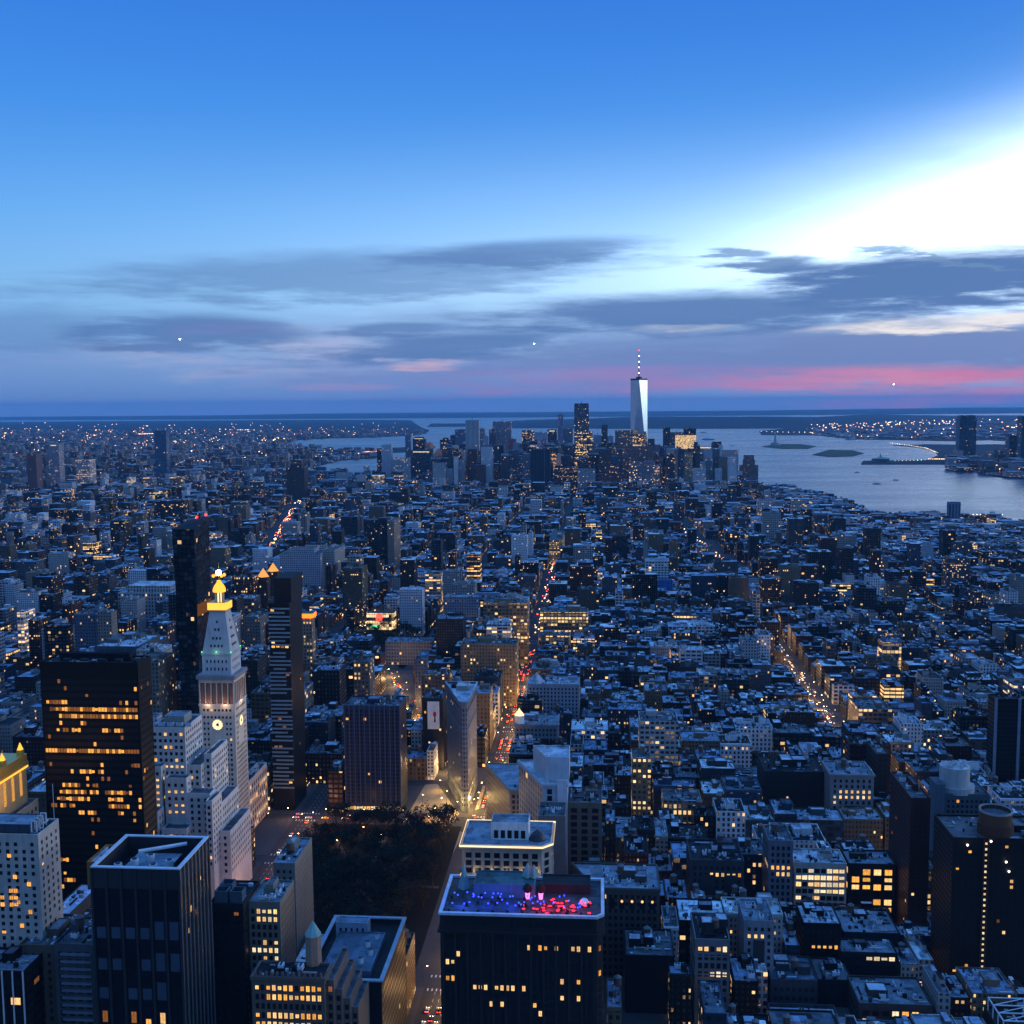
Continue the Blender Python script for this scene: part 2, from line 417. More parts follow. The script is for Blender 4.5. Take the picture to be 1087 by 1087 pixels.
CREAM, STONE, WHITE, TAN, BROWN, BRICK = (.50, .43, .34), (.40, .38, .35), (.66, .65, .63), (.34, .27, .19), (.15, .10, .075), (.19, .085, .065)
GREY, DGREY, DARK, BLUEG, SAND, NAVY = (.25, .25, .26), (.09, .09, .10), (.03, .03, .036), (.15, .18, .22), (.42, .34, .25), (.05, .065, .09)
R_PALE, R_GREY, R_DARK, R_BLUE = (.52, .53, .55), (.20, .21, .22), (.06, .06, .065), (.32, .35, .38)
# ------------------------------------------------------------------ water, land, islands
def land(name, poly, off, mat, label=None, seg=900.0):
    bm = bmesh.new()
    vs = [bm.verts.new((p[0], p[1], 0)) for p in poly]
    es = [bm.edges.new((vs[i], vs[(i + 1) % len(vs)])) for i in range(len(vs))]
    bmesh.ops.triangle_fill(bm, use_beauty=True, edges=es)
    for _ in range(7):
        lim = lambda e: max(seg, .12 * ((e.verts[0].co + e.verts[1].co) / 2).length)
        long = [e for e in bm.edges if e.calc_length() > lim(e)]
        if not long: break
        bmesh.ops.subdivide_edges(bm, edges=long, cuts=1)
        bmesh.ops.triangulate(bm, faces=bm.faces[:])
    bmesh.ops.recalc_face_normals(bm, faces=bm.faces[:])
    if bm.faces and sum(f.normal.z for f in bm.faces) < 0: bmesh.ops.reverse_faces(bm, faces=bm.faces[:])
    edge = [e for e in bm.edges if e.is_boundary]
    r = bmesh.ops.extrude_edge_only(bm, edges=edge)
    low = {g for g in r['geom'] if isinstance(g, bmesh.types.BMVert)}
    for q in bm.verts: q.co.z = zc(q.co.x, q.co.y) + off - (6 if q in low else 0)
    me = bpy.data.meshes.new(name); bm.to_mesh(me); bm.free(); me.materials.append(MATS[mat])
    o = bpy.data.objects.new(name, me); COL.objects.link(o); o['kind'] = 'structure'
    if label: o['label'] = label
    return o
def sea():
    vs, fs = [], []; radii = [0, 300, 700, 1200] + [1200 * 1.17 ** k for k in range(1, 28)]; n = 96
    for r in radii:
        for k in range(n):
            x, y = r * math.cos(2 * math.pi * k / n), r * math.sin(2 * math.pi * k / n); vs.append((x, y, zc(x, y) - 3.0))
    for i in range(len(radii) - 1):
        for k in range(n):
            j = (k + 1) % n; fs.append((i * n + k, i * n + j, (i + 1) * n + j, (i + 1) * n + k)[::-1])
    me = bpy.data.meshes.new("water"); me.from_pydata(vs, [], fs); me.materials.append(MATS["water"])
    me.polygons.foreach_set("use_smooth", [True] * len(fs))
    o = bpy.data.objects.new("water", me); COL.objects.link(o); o['kind'] = 'structure'; o['label'] = "blue grey harbour water reflecting the dusk sky"
sea()
PX = lambda *pts: [ground_at(*p) for p in pts]
MANH = [(-2300, -600), (1700, -600), (1500, 900), (1330, 2000)] + PX((1087, 556), (1030, 551), (925, 548), (893, 533), (850, 522), (806, 517)) + \
       [(560, 4800), (480, 5300), (250, 5650), (-100, 5700), (-480, 5500), (-900, 5000), (-1230, 4760), (-1650, 4600), (-2150, 4250), (-2650, 3300), (-2500, 1500)]
land("ground", MANH, 0.0, "asphalt", "dark asphalt street grid of the island", 500)
BROOK = [(-9000, 1500), (-3500, 3200)] + PX((120, 508), (200, 507), (262, 506), (293, 505), (318, 501), (338, 494), (362, 488), (396, 486), (404, 482), (398, 478), (352, 477), (318, 474), (304, 471), (312, 467), (352, 465), (398, 464), (440, 462), (452, 460), (455, 457), (446, 453), (436, 446), (360, 445.6), (250, 446.2), (100, 447.2), (-60, 448.5)) + [(-22000, 14000), (-16000, 5000)]
land("far_shore", BROOK, 0.0, "far_land", "flat built-up land across the river")
land("red_hook_shore", PX((408, 480.5), (434, 479.5), (432, 474.5), (410, 475.5)), 0.0, "far_land")
land("bay_shore", PX((453, 453), (497, 452.6), (493, 449.5), (458, 449.5)), 0.0, "far_land")
NJ = PX((870, 462), (905, 466), (960, 467), (1010, 468), (1050, 467), (1090, 469), (1200, 470), (1250, 455), (1150, 446.5), (1000, 446.5), (880, 448.5), (862, 452), (806, 457.5), (808, 461.5))
land("new_jersey_shore", NJ, 0.0, "far_land", "low industrial shore with lit docks beyond the bay")
PARKP = PX((948, 472.5), (985, 471.5), (1020, 472), (1055, 471.5), (1090, 472), (1220, 474), (1260, 500), (1100, 510), (1087, 508), (1060, 506), (1046, 503), (1042, 499), (1020, 501), (1005, 498.5), (1019, 492.5), (914, 492.5), (916, 489), (985, 488), (996, 483), (992, 478.5), (975, 474.5))
land("peninsula", PARKP, 0.0, "far_land", "flat park peninsula with a lit shore road")
land("shrub_island", PX((862, 482.5), (880, 484.5), (905, 484), (917, 481), (905, 477.8), (880, 477.4)), 0.0, "shrub_green")
land("statue_island", PX((809, 474), (830, 476), (858, 476), (866, 473.5), (850, 471.3), (822, 471.2)), 0.0, "shrub_green")
def hills(name, pts, hmax, seedv, label, mat="far_land"):
    """pts: (x, y near shore) rows of photo columns: a rolling ridge from the shore back for depth metres"""
    vs, fs = [], []; nr = 14
    xs = [pts[0][0] + (pts[-1][0] - pts[0][0]) * i / 90 for i in range(91)]
    def shore(px):
        for a, b in zip(pts, pts[1:]):
            if a[0] <= px <= b[0]: return a[1] + (b[1] - a[1]) * (px - a[0]) / (b[0] - a[0]), a[2] + (b[2] - a[2]) * (px - a[0]) / (b[0] - a[0])
        return pts[-1][1], pts[-1][2]
    for i, px in enumerate(xs):
        py, hh = shore(px); gx, gy = ground_at(px, py); L = math.hypot(gx, gy)
        for j in range(nr):
            t = j / (nr - 1); k = 1 + t * .45; x, y = gx * k, gy * k
            env = math.sin(min(1, t * 1.8) * math.pi / 2) ** 1.5
            h = hh * env * (.72 + .28 * math.sin(i * .21 + seedv + j * .7) * math.sin(i * .083 + seedv * 2 + j * .3))
            vs.append((x, y, zc(x, y) - 2.5 + 3 * min(1, t * 20) + h))
    for i in range(90):
        for j in range(nr - 1):
            a = i * nr + j; fs.append((a, a + nr, a + nr + 1, a + 1))
    me = bpy.data.meshes.new(name); me.from_pydata(vs, [], fs); me.materials.append(MATS[mat])
    me.polygons.foreach_set("use_smooth", [True] * len(fs))
    o = bpy.data.objects.new(name, me); COL.objects.link(o); o['kind'] = 'structure'; o['label'] = label
hills("hills", [(540, 454.5, 8), (585, 454.5, 55), (640, 455, 70), (700, 455, 95), (780, 455, 110), (850, 454.5, 105), (900, 452, 90), (960, 450, 60), (1100, 449, 40)], 90, 1.0, "long dark wooded hill across the bay")
hills("horizon_hills", [(-150, 446.2, 75), (200, 445.2, 110), (420, 444.0, 120), (560, 443.0, 110), (800, 441.0, 120), (1000, 439.4, 190), (1240, 437.5, 190)], 120, 4.0, "faint blue ridge along the horizon")

# ------------------------------------------------------------------ shared small parts
OCC = []          # plan rectangles taken by individually built towers
def occ(u0, u1, v0, v1, pad=2): OCC.append((min(u0, u1) - pad, max(u0, u1) + pad, v0 - pad, v1 + pad))
def tank_mesh(full=True):
    b = MB()
    for sx in (-1, 1):
        for sy in (-1, 1): b.bar((sx * 1.3, sy * 1.3, 0), (sx * 1.3, sy * 1.3, 3.2), .14, 'metal_dark', 4)
    b.box(-1.9, 1.9, -1.9, 1.9, 3.0, 3.3, 'metal_dark', bottom=True)
    b.cyl(0, 0, 3.3, 7.2, 1.95, 1.85, 10, 'timber'); b.cyl(0, 0, 7.2, 8.6, 2.1, .05, 10, 'tank_roof')
    return b.mesh("water_tank")
TANK = tank_mesh()
def unit_mesh():
    b = MB(); b.box(-1.6, 1.6, -1.1, 1.1, .3, 2.2, 'metal_pale', bottom=True); b.cyl(-.7, 0, 2.2, 2.5, .6, .6, 8, 'metal_dark', 'metal_dark'); b.cyl(.7, 0, 2.2, 2.5, .6, .6, 8, 'metal_dark', 'metal_dark')
    for sx in (-1.3, 1.3): b.box(sx - .15, sx + .15, -.9, .9, 0, .3, 'metal_dark')
    return b.mesh("cooling_unit")
UNIT = unit_mesh()
def bulk(root, x0, x1, y0, y1, z0, h, tint, rt=R_GREY, name="bulkhead", mat='stone'):
    b = MB(); b.roofed([(x0, y0), (x1, y0), (x1, y1), (x0, y1)], z0, z0 + h, mat, tint, rt, .4, .3); return b.build(name, root)
def roof_kit(root, u0, u1, v0, v1, z, tint, r, n_bulk=1, n_tank=0, n_unit=2):
    """bulkheads, tanks and cooling units standing on a roof of a root whose origin is on the ground (children in local coordinates)"""
    ox, oy, oz = root.location; W, D = u1 - u0, v1 - v0
    for _ in range(n_bulk):
        w, d = W * r.uniform(.18, .38), D * r.uniform(.2, .4); x = u0 + 1 + r.random() * max(.1, W - w - 2); y = v0 + D * .25 + r.random() * max(.1, D * .7 - d)
        bulk(root, x, x + w, y, y + d, z, r.uniform(2.8, 5.5), tint, r.choice([R_PALE, R_GREY, R_BLUE]))
    for _ in range(n_tank):
        put("water_tank", TANK, root, (u0 + W * r.uniform(.15, .85) - ox, v0 + D * r.uniform(.3, .85) - oy, z - oz))
    for _ in range(n_unit):
        put("cooling_unit", UNIT, root, (u0 + W * r.uniform(.15, .85) - ox, v0 + D * r.uniform(.12, .85) - oy, z - oz), r.choice([0, math.pi / 2]), (1, 1, r.uniform(.8, 1.3)))
    if v0 < 1500: clutter(root, u0, u1, v0, v1, z, r, min(46, int(4 + W * D / 26)))

def clutter(root, u0, u1, v0, v1, z, r, n):
    """ducts, hatches and pipes of one roof"""
    b = MB(); W, D = u1 - u0, v1 - v0
    if W < 4 or D < 4: return
    for _ in range(n):
        k = r.random(); x, y = u0 + 1 + r.random() * (W - 2), v0 + 1 + r.random() * (D - 2); c = r.choice([(.5, .54, .58), (.3, .33, .36), (.12, .13, .14), (.42, .40, .38), (.05, .05, .055)])
        if k < .35: w, d = r.uniform(.6, 2.2), r.uniform(.6, 2.2); b.box(x - w / 2, x + w / 2, y - d / 2, y + d / 2, z, z + r.uniform(.5, 2.4), 'stone', tint=c)
        elif k < .55:
            L = r.uniform(2, min(9, W * .5)); x1 = min(u1 - .5, x + L); b.box(min(x, x1 - .5), x1, y - .35, y + .35, z + .3, z + .9, 'stone', tint=c, bottom=True)
        elif k < .75:
            L = r.uniform(2, min(9, D * .5)); y1 = min(v1 - .5, y + L); b.box(x - .35, x + .35, min(y, y1 - .5), y1, z + .3, z + .9, 'stone', tint=c, bottom=True)
        elif k < .9: q = r.uniform(.3, .8); b.cyl(x, y, z, z + r.uniform(.8, 2.2), q, q, 8, 'stone', 'stone', tint=c)
        else: b.box(x - .06, x + .06, y - .06, y + .06, z, z + r.uniform(3, 7), 'metal_dark')
    o = b.build("ductwork", root)
    if o: o['kind'] = 'stuff'
# ------------------------------------------------------------------ towers with modelled windows
PANES = {}
def pane_mesh(w, h, mat):
    k = (round(w, 2), round(h, 2), mat)
    if k not in PANES:
        b = MB(); b.face([(-w / 2, -.08, -h / 2), (w / 2, -.08, -h / 2), (w / 2, -.08, h / 2), (-w / 2, -.08, h / 2)], mat)
        b.box(-w / 2 - .12, w / 2 + .12, -.22, 0, -h / 2 - .22, -h / 2, 'metal_dark')
        b.box(-.05, .05, -.12, 0, -h / 2, h / 2, 'metal_dark')
        PANES[k] = b.mesh("window")
    return PANES[k]
class Panes:
    """collects the windows of one building: those that show largest while lit become parts of their own"""
    def __init__(self, root, r, cap=100): self.root, self.r, self.cap = root, r, cap; self.dark = MB(); self.lit = []
    def grid(self, a, b, z0, z1, bay, fl, ww, wh, prob=0.0, rows=None, mats=('lit_warm',), margin=1.0, group=1, gap=0.0, dark='dark_glass', sill=.25, pick=None, skip=None, blank=0.0):
        L = math.hypot(b[0] - a[0], b[1] - a[1]); e = ((b[0] - a[0]) / L, (b[1] - a[1]) / L); n = (e[1], -e[0])
        nb = max(1, int((L - 2 * margin) / bay)); st = (L - 2 * margin) / nb; nf = max(1, int((z1 - z0) / fl)); sf = (z1 - z0) / nf
        for j in range(nf):
            zcn = z0 + (j + .5) * sf; fr = self.r.random(); p = (rows or {}).get(nf - 1 - j, prob * (.3 + 2.2 * fr ** 3)) if not callable(rows) else rows(nf - 1 - j)
            run = 0
            for i in range(nb):
                if skip and skip(i, nf - 1 - j, nb): continue
                s = margin + (i + .5) * st; x, y = a[0] + e[0] * s, a[1] + e[1] * s
                w, h = min(ww, st * .96), min(wh, sf * .96)
                on = self.r.random() < (p * (2.2 if run else .7)) if p < .8 else self.r.random() < p
                if pick: on = pick(i, nf - 1 - j, nb)
                run = on
                if on: self.lit.append((w, h, x, y, zcn, n, self.r.choice(mats)))
                elif self.r.random() >= blank:
                    t = (e[0] * w / 2, e[1] * w / 2); q = .07
                    x, y = x + n[0] * q, y + n[1] * q
                    self.dark.face([(x - t[0], y - t[1], zcn - h / 2), (x + t[0], y + t[1], zcn - h / 2), (x + t[0], y + t[1], zcn + h / 2), (x - t[0], y - t[1], zcn + h / 2)], dark)
    def done(self):
        self.r.shuffle(self.lit); ox, oy, oz = self.root.location
        for k, (w, h, x, y, z, n, m) in enumerate(self.lit):
            if k < self.cap:
                put("window", pane_mesh(w, h, m), self.root, (x - ox, y - oy, z - oz), math.atan2(n[0], -n[1]), (1, 1, self.r.choice([1, 1, .96, .8, .65])))
            else:
                e = (-n[1], n[0]); t = (e[0] * w / 2, e[1] * w / 2); x, y = x + n[0] * .08, y + n[1] * .08
                self.dark.face([(x - t[0], y - t[1], z - h / 2), (x + t[0], y + t[1], z - h / 2), (x + t[0], y + t[1], z + h / 2), (x - t[0], y - t[1], z + h / 2)], m)
        o = self.dark.build("window", self.root)
        if o: o['kind'] = 'stuff'
def rect(u0, u1, v0, v1): return [(u0, v0), (u1, v0), (u1, v1), (u0, v1)]
def tower(label, v, xl, xr, yt, xb=None, d=None, tint=STONE, wall='stone', rtint=R_GREY, win=(3.2, 3.6, 1.5, 2.0), lit=.06, rows=None, mats=('lit_warm', 'lit_warm', 'lit_amber', 'lit_cool'),
          name="building", cat="building", seed=1, kit=(1, 0, 2), zmin=0.0, top=3.0, par=1.1, cornice=0.0, side_lit=None, dark='dark_glass', group=None, courses=0, skip=None, blank=0.0, tank=0, finish=True):
    u0, u1, z = front(v, xl, xr, yt); r = random.Random(seed)
    if d is None: d = depth_to(u1 if xb > xr else u0, v, z, xb)
    root = thing(name, label, cat, ((u0 + u1) / 2, v + d / 2, 0), group); occ(u0, u1, v, v + d)
    b = MB(); b.roofed(rect(u0, u1, v, v + d), 0, z, wall, tint, rtint, par); b.build("wall", root)
    if cornice:
        c = MB(); k = cornice; c.box(u0 - k, u1 + k, v - k, v, z - 1.6, z - .1, 'stone', tint=tint, bottom=True); c.box(u0 - k, u0, v, v + d, z - 1.6, z - .1, 'stone', tint=tint, bottom=True); c.box(u1, u1 + k, v, v + d, z - 1.6, z - .1, 'stone', tint=tint, bottom=True)
        c.build("cornice", root)
    for k in range(courses):
        zz = z * (1 - (k + 1) / (courses + 1)); c = MB(); c.box(u0 - .3, u1 + .3, v - .3, v, zz, zz + .7, 'stone', tint=tint, bottom=True); c.box(u1, u1 + .3, v, v + d, zz, zz + .7, 'stone', tint=tint, bottom=True); c.box(u0 - .3, u0, v, v + d, zz, zz + .7, 'stone', tint=tint, bottom=True); c.build("string_course", root)
    P = Panes(root, r); bay, fl, ww, wh = win
    P.grid((u0, v), (u1, v), zmin, z - top, bay, fl, ww, wh, lit, rows, mats, dark=dark, skip=skip, blank=blank)
    sl = lit * .5 if side_lit is None else side_lit
    P.grid((u1, v), (u1, v + d), zmin, z - top, bay, fl, ww, wh, sl, rows if side_lit is None else None, mats, dark=dark, blank=blank)
    P.grid((u0, v + d), (u0, v), zmin, z - top, bay, fl, ww, wh, sl, rows if side_lit is None else None, mats, dark=dark, blank=blank)
    if finish: P.done()
    roof_kit(root, u0 + 1, u1 - 1, v + 1, v + d - 1, z - par, tint, r, *kit)
    return dict(root=root, u0=u0, u1=u1, v0=v, v1=v + d, z=z, d=d, P=P, r=r)
# ------------------------------------------------------------------ the towers near the camera
# dark office slab with amber floors
AM = ('lit_amber', 'lit_amber', 'lit_dim', 'lit_dim')
B = tower("dark bronze office slab with whole floors glowing amber beside the clock tower", 592, 42, 146, 703, xb=160, tint=(.02, .017, .015), wall='stone', rtint=R_DARK,
      win=(1.75, 4.0, 1.5, 2.3), lit=.02, rows={3: .22, 4: .62, 5: .55, 6: .22, 7: .36, 8: .08, 10: .97, 11: .03, 12: .26, 13: .40, 14: .16, 15: .15, 16: .34, 17: .36, 18: .34, 19: .26, 20: .05, 21: .05, 22: .10, 23: .06, 24: .02, 26: .2, 29: .36, 31: .05, 34: .1},
      mats=AM, name="office_slab", cat="office tower", kit=(0, 0, 0), top=9.0, side_lit=.05, seed=3)
bulk(B['root'], B['u0'] + 8, B['u1'] - 8, B['v0'] + 8, B['v1'] - 6, B['z'] - 1.1, 4.5, DARK, R_DARK, "plant_room")
for k in range(4): b = MB(); x = B['u0'] + 12 + 10 * k; b.box(x, x + 4, B['v0'] + 3, B['v0'] + 6, B['z'] - 1.1, B['z'] + 1, 'stone', tint=DGREY); b.build("vent_box", B['root'])
# black tower with open rim
u0, u1, z = front(438, 97, 190, 922); d = depth_to(u1, 438, z, 221); v0 = 438; v1 = v0 + d
occ(u0, u1, v0, v1)
T = thing("glass_tower", "black ribbed glass tower with pale rim round its sunken roof", "tower", ((u0 + u1) / 2, v0 + d / 2, 0))
b = MB(); b.box(u0, u1, v0, v1, 0, z - 9, 'dark_glass', 'roof', ttint=R_DARK); b.build("wall", T)
b = MB(); th = 1.0
b.box(u0, u1, v0, v0 + th, z - 9, z, 'metal_dark'); b.box(u0, u1, v1 - th, v1, z - 9, z, 'metal_dark'); b.box(u0, u0 + th, v0 + th, v1 - th, z - 9, z, 'metal_dark'); b.box(u1 - th, u1, v0 + th, v1 - th, z - 9, z, 'metal_dark'); b.build("parapet", T)
b = MB(); e = .35
b.box(u0 - e, u1 + e, v0 - e, v0 + th + e, z, z + .5, 'metal_pale', bottom=True); b.box(u0 - e, u1 + e, v1 - th - e, v1 + e, z, z + .5, 'metal_pale', bottom=True)
b.box(u0 - e, u0 + th + e, v0 + th + e, v1 - th - e, z, z + .5, 'metal_pale', bottom=True); b.box(u1 - th - e, u1 + e, v0 + th + e, v1 - th - e, z, z + .5, 'metal_pale', bottom=True); b.build("rim", T)
n = 6
for k in range(n + 1):
    x = u0 + (u1 - u0) * k / n; b = MB(); b.box(x - .45, x + .45, v0 - .7, v0 - .01, 0, z - .3, 'metal_dark'); b.build("rib", T)
for k in range(9):
    y = v0 + d * k / 8; b = MB(); b.box(u1 + .01, u1 + .6, y - .2, y + .2, 0, z - .3, 'metal_grey'); b.build("rib", T)
P = Panes(T, random.Random(5), 60); bw = (u1 - u0) / n
for fl_, z_ in ((1, z - 27), (2, z - 41), (3, z - 54)):
    for k in range(n):
        if (k + fl_) % 4 or fl_ == 1: P.dark.face([(u0 + bw * k + 1.2, v0 - .06, z_ - 4), (u0 + bw * (k + 1) - 1.2, v0 - .06, z_ - 4), (u0 + bw * (k + 1) - 1.2, v0 - .06, z_ + (4 if k > 3 else 1)), (u0 + bw * k + 1.2, v0 - .06, z_ + (4 if k > 3 else 1))], 'pane_grey')
for k, m_ in ((0, 'lit_dim'), (2, 'lit_dim'), (3, 'lit_amber'), (4, 'lit_warm')):
    P.lit.append((2.2, 5, u0 + bw * (k + .5), v0, z - 66 - 3 * (k % 2), (0, -1), m_))
P.grid((u1, v0), (u1, v1), 10, z - 12, 3.0, 4.0, 1.4, 2.6, .05, mats=('lit_dim', 'lit_warm'))
P.done()
b = MB(); b.box(u0 + 9, u1 - 9, v0 + 9, v1 - 8, z - 8.99, z - 4.5, 'stone', 'roof', tint=DGREY, ttint=R_BLUE); b.build("plant_room", T)
for k in range(5):
    b = MB(); x, y = u0 + 8 + 5.2 * k, v0 + 8 + (k % 3) * 5; b.cyl(x, y, z - 4.4, z - 1.4, 1.7, 1.7, 12, 'metal_pale', 'metal_pale'); b.cyl(x, y, z - 1.39, z - .9, 1.1, 1.1, 10, 'metal_dark', 'metal_dark'); b.build("cooling_tower", T)
b = MB(); b.bar((u0 + 12, v0 + 20, z - 1), (u1 - 8, v1 - 5, z - 1), .9, 'metal_pale'); b.build("davit_boom", T)
# pale apartment block at the left edge
B = tower("pale cream apartment block with a cluster of amber windows at left edge", 455, -34, 40, 885, xb=62, tint=(.50, .46, .42), rtint=R_DARK, win=(3.6, 3.3, 1.5, 1.7), lit=.05, side_lit=.02, seed=11, name="apartment_block", cat="apartments", kit=(0, 0, 0), blank=.1,
          rows=None, finish=False, par=.8)
P = B['P']; 
for (i, j) in ((0, 0), (1, 0), (0, 1), (1, 1), (0, 2), (1, 2), (-2, 1), (-3, 1), (-2, 2), (-3, 2), (-4, 2), (1, -2), (4, -1), (4, 3), (-3, -3), (2, 5), (-2, 6), (0, -5), (-5, 7)):
    P.lit.append((1.7, 1.9, B['u1'] - 13.5 + 2.1 * i, B['v0'] - .12, B['z'] - 26 - 3.2 * j, (0, -1), 'lit_amber'))
P.done()
b = MB(); b.roofed(rect(B['u0'] + 4, B['u1'] - 5, B['v0'] + 3, B['v1'] - 3), B['z'] - .8, B['z'] + 3.2, 'stone', (.13, .15, .18), R_BLUE, .4); b.build("penthouse", B['root'])
for k in range(4):
    b = MB(); x = B['u1'] - 4.5 - .2 * k; y = B['v0'] + 3 + k * 3.2
    for q in (0, 2.4): b.box(x - .2 + q, x + .2 + q, y, y + .4, B['z'] - .8, B['z'] + 4.6, 'metal_pale')
    b.box(x - .2, x + 2.6, y, y + .4, B['z'] + 4.6, B['z'] + 5, 'metal_pale'); b.build("roof_frame", B['root'])
b = MB(); b.bar((B['u1'] - 1, B['v1'] - 2, B['z']), (B['u1'] - 1, B['v1'] - 2, B['z'] + 17), .12, 'metal_pale'); b.build("mast", B['root'])
# gilded tower cut by the left edge
v0, v1 = 508, 588; u1, z = at_depth(27, 800, v1); u0 = u1 - 75
occ(u0, u1, v0, v1)
T = thing("gilded_tower", "cream stone tower with floodlit gold arcade and gold pinnacles at left edge", "tower", ((u0 + u1) / 2, (v0 + v1) / 2, 0))
b = MB(); b.roofed(rect(u0 - 6, u1 + 4.5, v0 - 8, v1 + 3), 0, z - 27, 'stone', CREAM, R_GREY); b.build("wall", T)
b = MB(); b.box(u0, u1, v0, v1, z - 28, z - 6, 'stone', tint=(.50, .40, .26)); b.build("upper_wall", T)
b = MB(); b.box(u0 - 1, u1 + 1, v0 - 1, v1 + 1, z - 6, z - 4.6, 'gilding', bottom=True); b.box(u0 - .5, u1 + .5, v0 - .5, v1 + .5, z - 4.6, z, 'gilding'); b.build("cornice", T)
P = Panes(T, random.Random(4), 40)
for k in range(9):
    y = v0 + 6 + k * 8.4; b = MB(); b.box(u1 + .05, u1 + .35, y - 1.1, y + 1.1, z - 22, z - 9.5, 'gold_soft'); b.cyl(u1 + .0, y, z - 9.4, z - 8.2, 1.1, .2, 8, 'gold_soft'); b.build("arcade_light", T)
b = MB(); b.box(u1 + 1.02, u1 + 1.3, v0, v1, z - 7.4, z - 6.4, 'gold_light'); b.build("cornice_light", T)
for k in range(5):
    y = v0 + 2 + k * 19; b = MB(); b.box(u1 - 3.4, u1 - .4, y - 1.5, y + 1.5, z, z + 3, 'gilding'); b.cyl(u1 - 1.9, y, z + 3, z + 7, 1.7, .1, 8, 'gold_light'); b.build("pinnacle", T)
b = MB(); b.cyl((u0 + u1) / 2, (v0 + v1) / 2, z, z + 42, 34, .5, 8, 'gilding'); b.build("spire_roof", T)
P.grid((u1 + 4.5, v0 - 8), (u1 + 4.5, v1 + 3), 20, z - 30, 4.2, 3.8, 1.7, 2.2, .04, mats=('lit_amber',)); P.done()
l = bpy.data.lights.new("flood_light", 'AREA'); l.energy = 16000; l.color = (1, .60, .18); l.size = 60; l.size_y = 2; l.shape = 'RECTANGLE'
o = bpy.data.objects.new("flood_light", l); COL.objects.link(o); o.parent = T; o.location = (u1 + 4 - T.location.x, 0, z - 26.5); o.rotation_euler = Vector((-.45, 0, 1)).to_track_quat('-Z', 'X').to_euler()

# white terraced block (built in steps that grow towards the street)
v0 = 676; u0, u1, z = front(v0, 160, 196, 772); d = depth_to(u1, v0, z, 214)
occ(u0 - 8, u1 + 34, v0 - 28, v0 + d + 8)
T = thing("terraced_block", "white stone ziggurat office block stepping down beside the clock tower", "office building", ((u0 + u1) / 2, v0 + d / 2, 0))
WS = (.62, .58, .54); P = Panes(T, random.Random(9))
def stage(x0, x1, y0, y1, zt, z_low=0, lit=.1, rows=None, name="stage"):
    b = MB(); b.roofed(rect(x0, x1, y0, y1), 0, zt, 'stone', WS, R_GREY, .9); b.build(name, T)
    kw = dict(mats=('lit_warm', 'lit_amber', 'lit_warm'), margin=.8)
    P.grid((x0, y0), (x1, y0), z_low, zt - 2.5, 3.4, 3.9, 1.7, 2.1, lit, rows, **kw); P.grid((x1, y0), (x1, y1), z_low, zt - 2.5, 3.4, 3.9, 1.6, 2.0, lit * .6, None, **kw)
zA = z
def zat(px, py, v): return at_depth(px, py, v)[1]
uA = lambda px, py, v: at_depth(px, py, v)[0]
stage(u0, u1, v0, v0 + d, zA, zA - 45, .16, {5: .6, 3: .3})
stage(u0 - 3, u0 + 9, v0 - 8, v0, zat(170, 814, v0 - 8), 60, .5, {1: .85, 2: .9, 3: .7, 4: .8, 5: .7, 6: .4}); stage(u0 + 11, u1 + 3, v0 - 8, v0, zat(192, 826, v0 - 8), 60, .4, {0: .1, 1: .9, 2: .2, 3: .6, 4: .7, 5: .5})
stage(u1, u1 + 9, v0 + 2, v0 + d + 4, zat(205, 812, v0 + 2), 60, .10); stage(u1 + 9, u1 + 14, v0 + 8, v0 + d + 8, zat(222, 800, v0 + 8), 60, .12)
stage(u1 + 3, u1 + 18, v0 - 8, v0 + 2, zat(215, 842, v0 - 8), 40, .06); stage(u1 + 14, u1 + 22, v0 + 2, v0 + d + 4, zat(228, 852, v0 + 2), 40, .04)
stage(u0 - 6, u0 + 10, v0 - 18, v0 - 8, zat(168, 862, v0 - 18), 40, .25); stage(u0 + 12, u1 + 6, v0 - 18, v0 - 8, zat(194, 880, v0 - 18), 40, .15)
stage(u1 + 18, u1 + 22, v0 - 16, v0 + 2, zat(224, 850, v0 - 16), 30, .02); stage(u1 + 22, u1 + 29, v0 - 4, v0 + d + 6, zat(240, 882, v0 - 4), 20, .02)
P.done()
b = MB(); b.roofed(rect(u0 + 5, u1 - 4, v0 + 10, v0 + d - 8), zA - .9, zA + 4.5, 'stone', STONE, R_BLUE, .5); b.build("penthouse", T)
for k in range(5): put("cooling_unit", UNIT, T, (-12 + 6 * k, -d / 2 + 5, zA - .9), 0, (1.2, 1.2, 1.2))

# clock tower
v0 = 757; u0, u1, zs = front(v0, 210.5, 248, 717); d = u1 - u0; v1 = v0 + d; cx, cy = (u0 + u1) / 2, (v0 + v1) / 2; hw = d / 2
occ(u0, u1, v0, v1)
MS = (.62, .55, .47)
T = thing("clock_tower", "tall white stone clock tower with glowing gold lantern on its pyramid roof", "clock tower", (cx, cy, 0))
sq = lambda k: rect(cx - k, cx + k, cy - k, cy + k)
Z = lambda py: at_depth(232, py, v0 + 3)[1]
b = MB(); b.prism(sq(hw), 0, Z(748), 'stone', 'stone', tint=MS); b.build("wall", T)
b = MB(); b.prism(sq(hw + .5), Z(748), Z(746), 'stone', 'stone', tint=MS); b.build("string_course", T); b = MB(); b.prism(sq(hw + 1.3), Z(720), Z(716), 'stone', 'stone', tint=(.36, .35, .35), bottom=True); b.build("cornice", T)
b = MB(); b.prism(sq(hw - 1.0), Z(746), Z(720), 'stone', 'stone', tint=(.42, .27, .20)); b.build("loggia_wall", T)
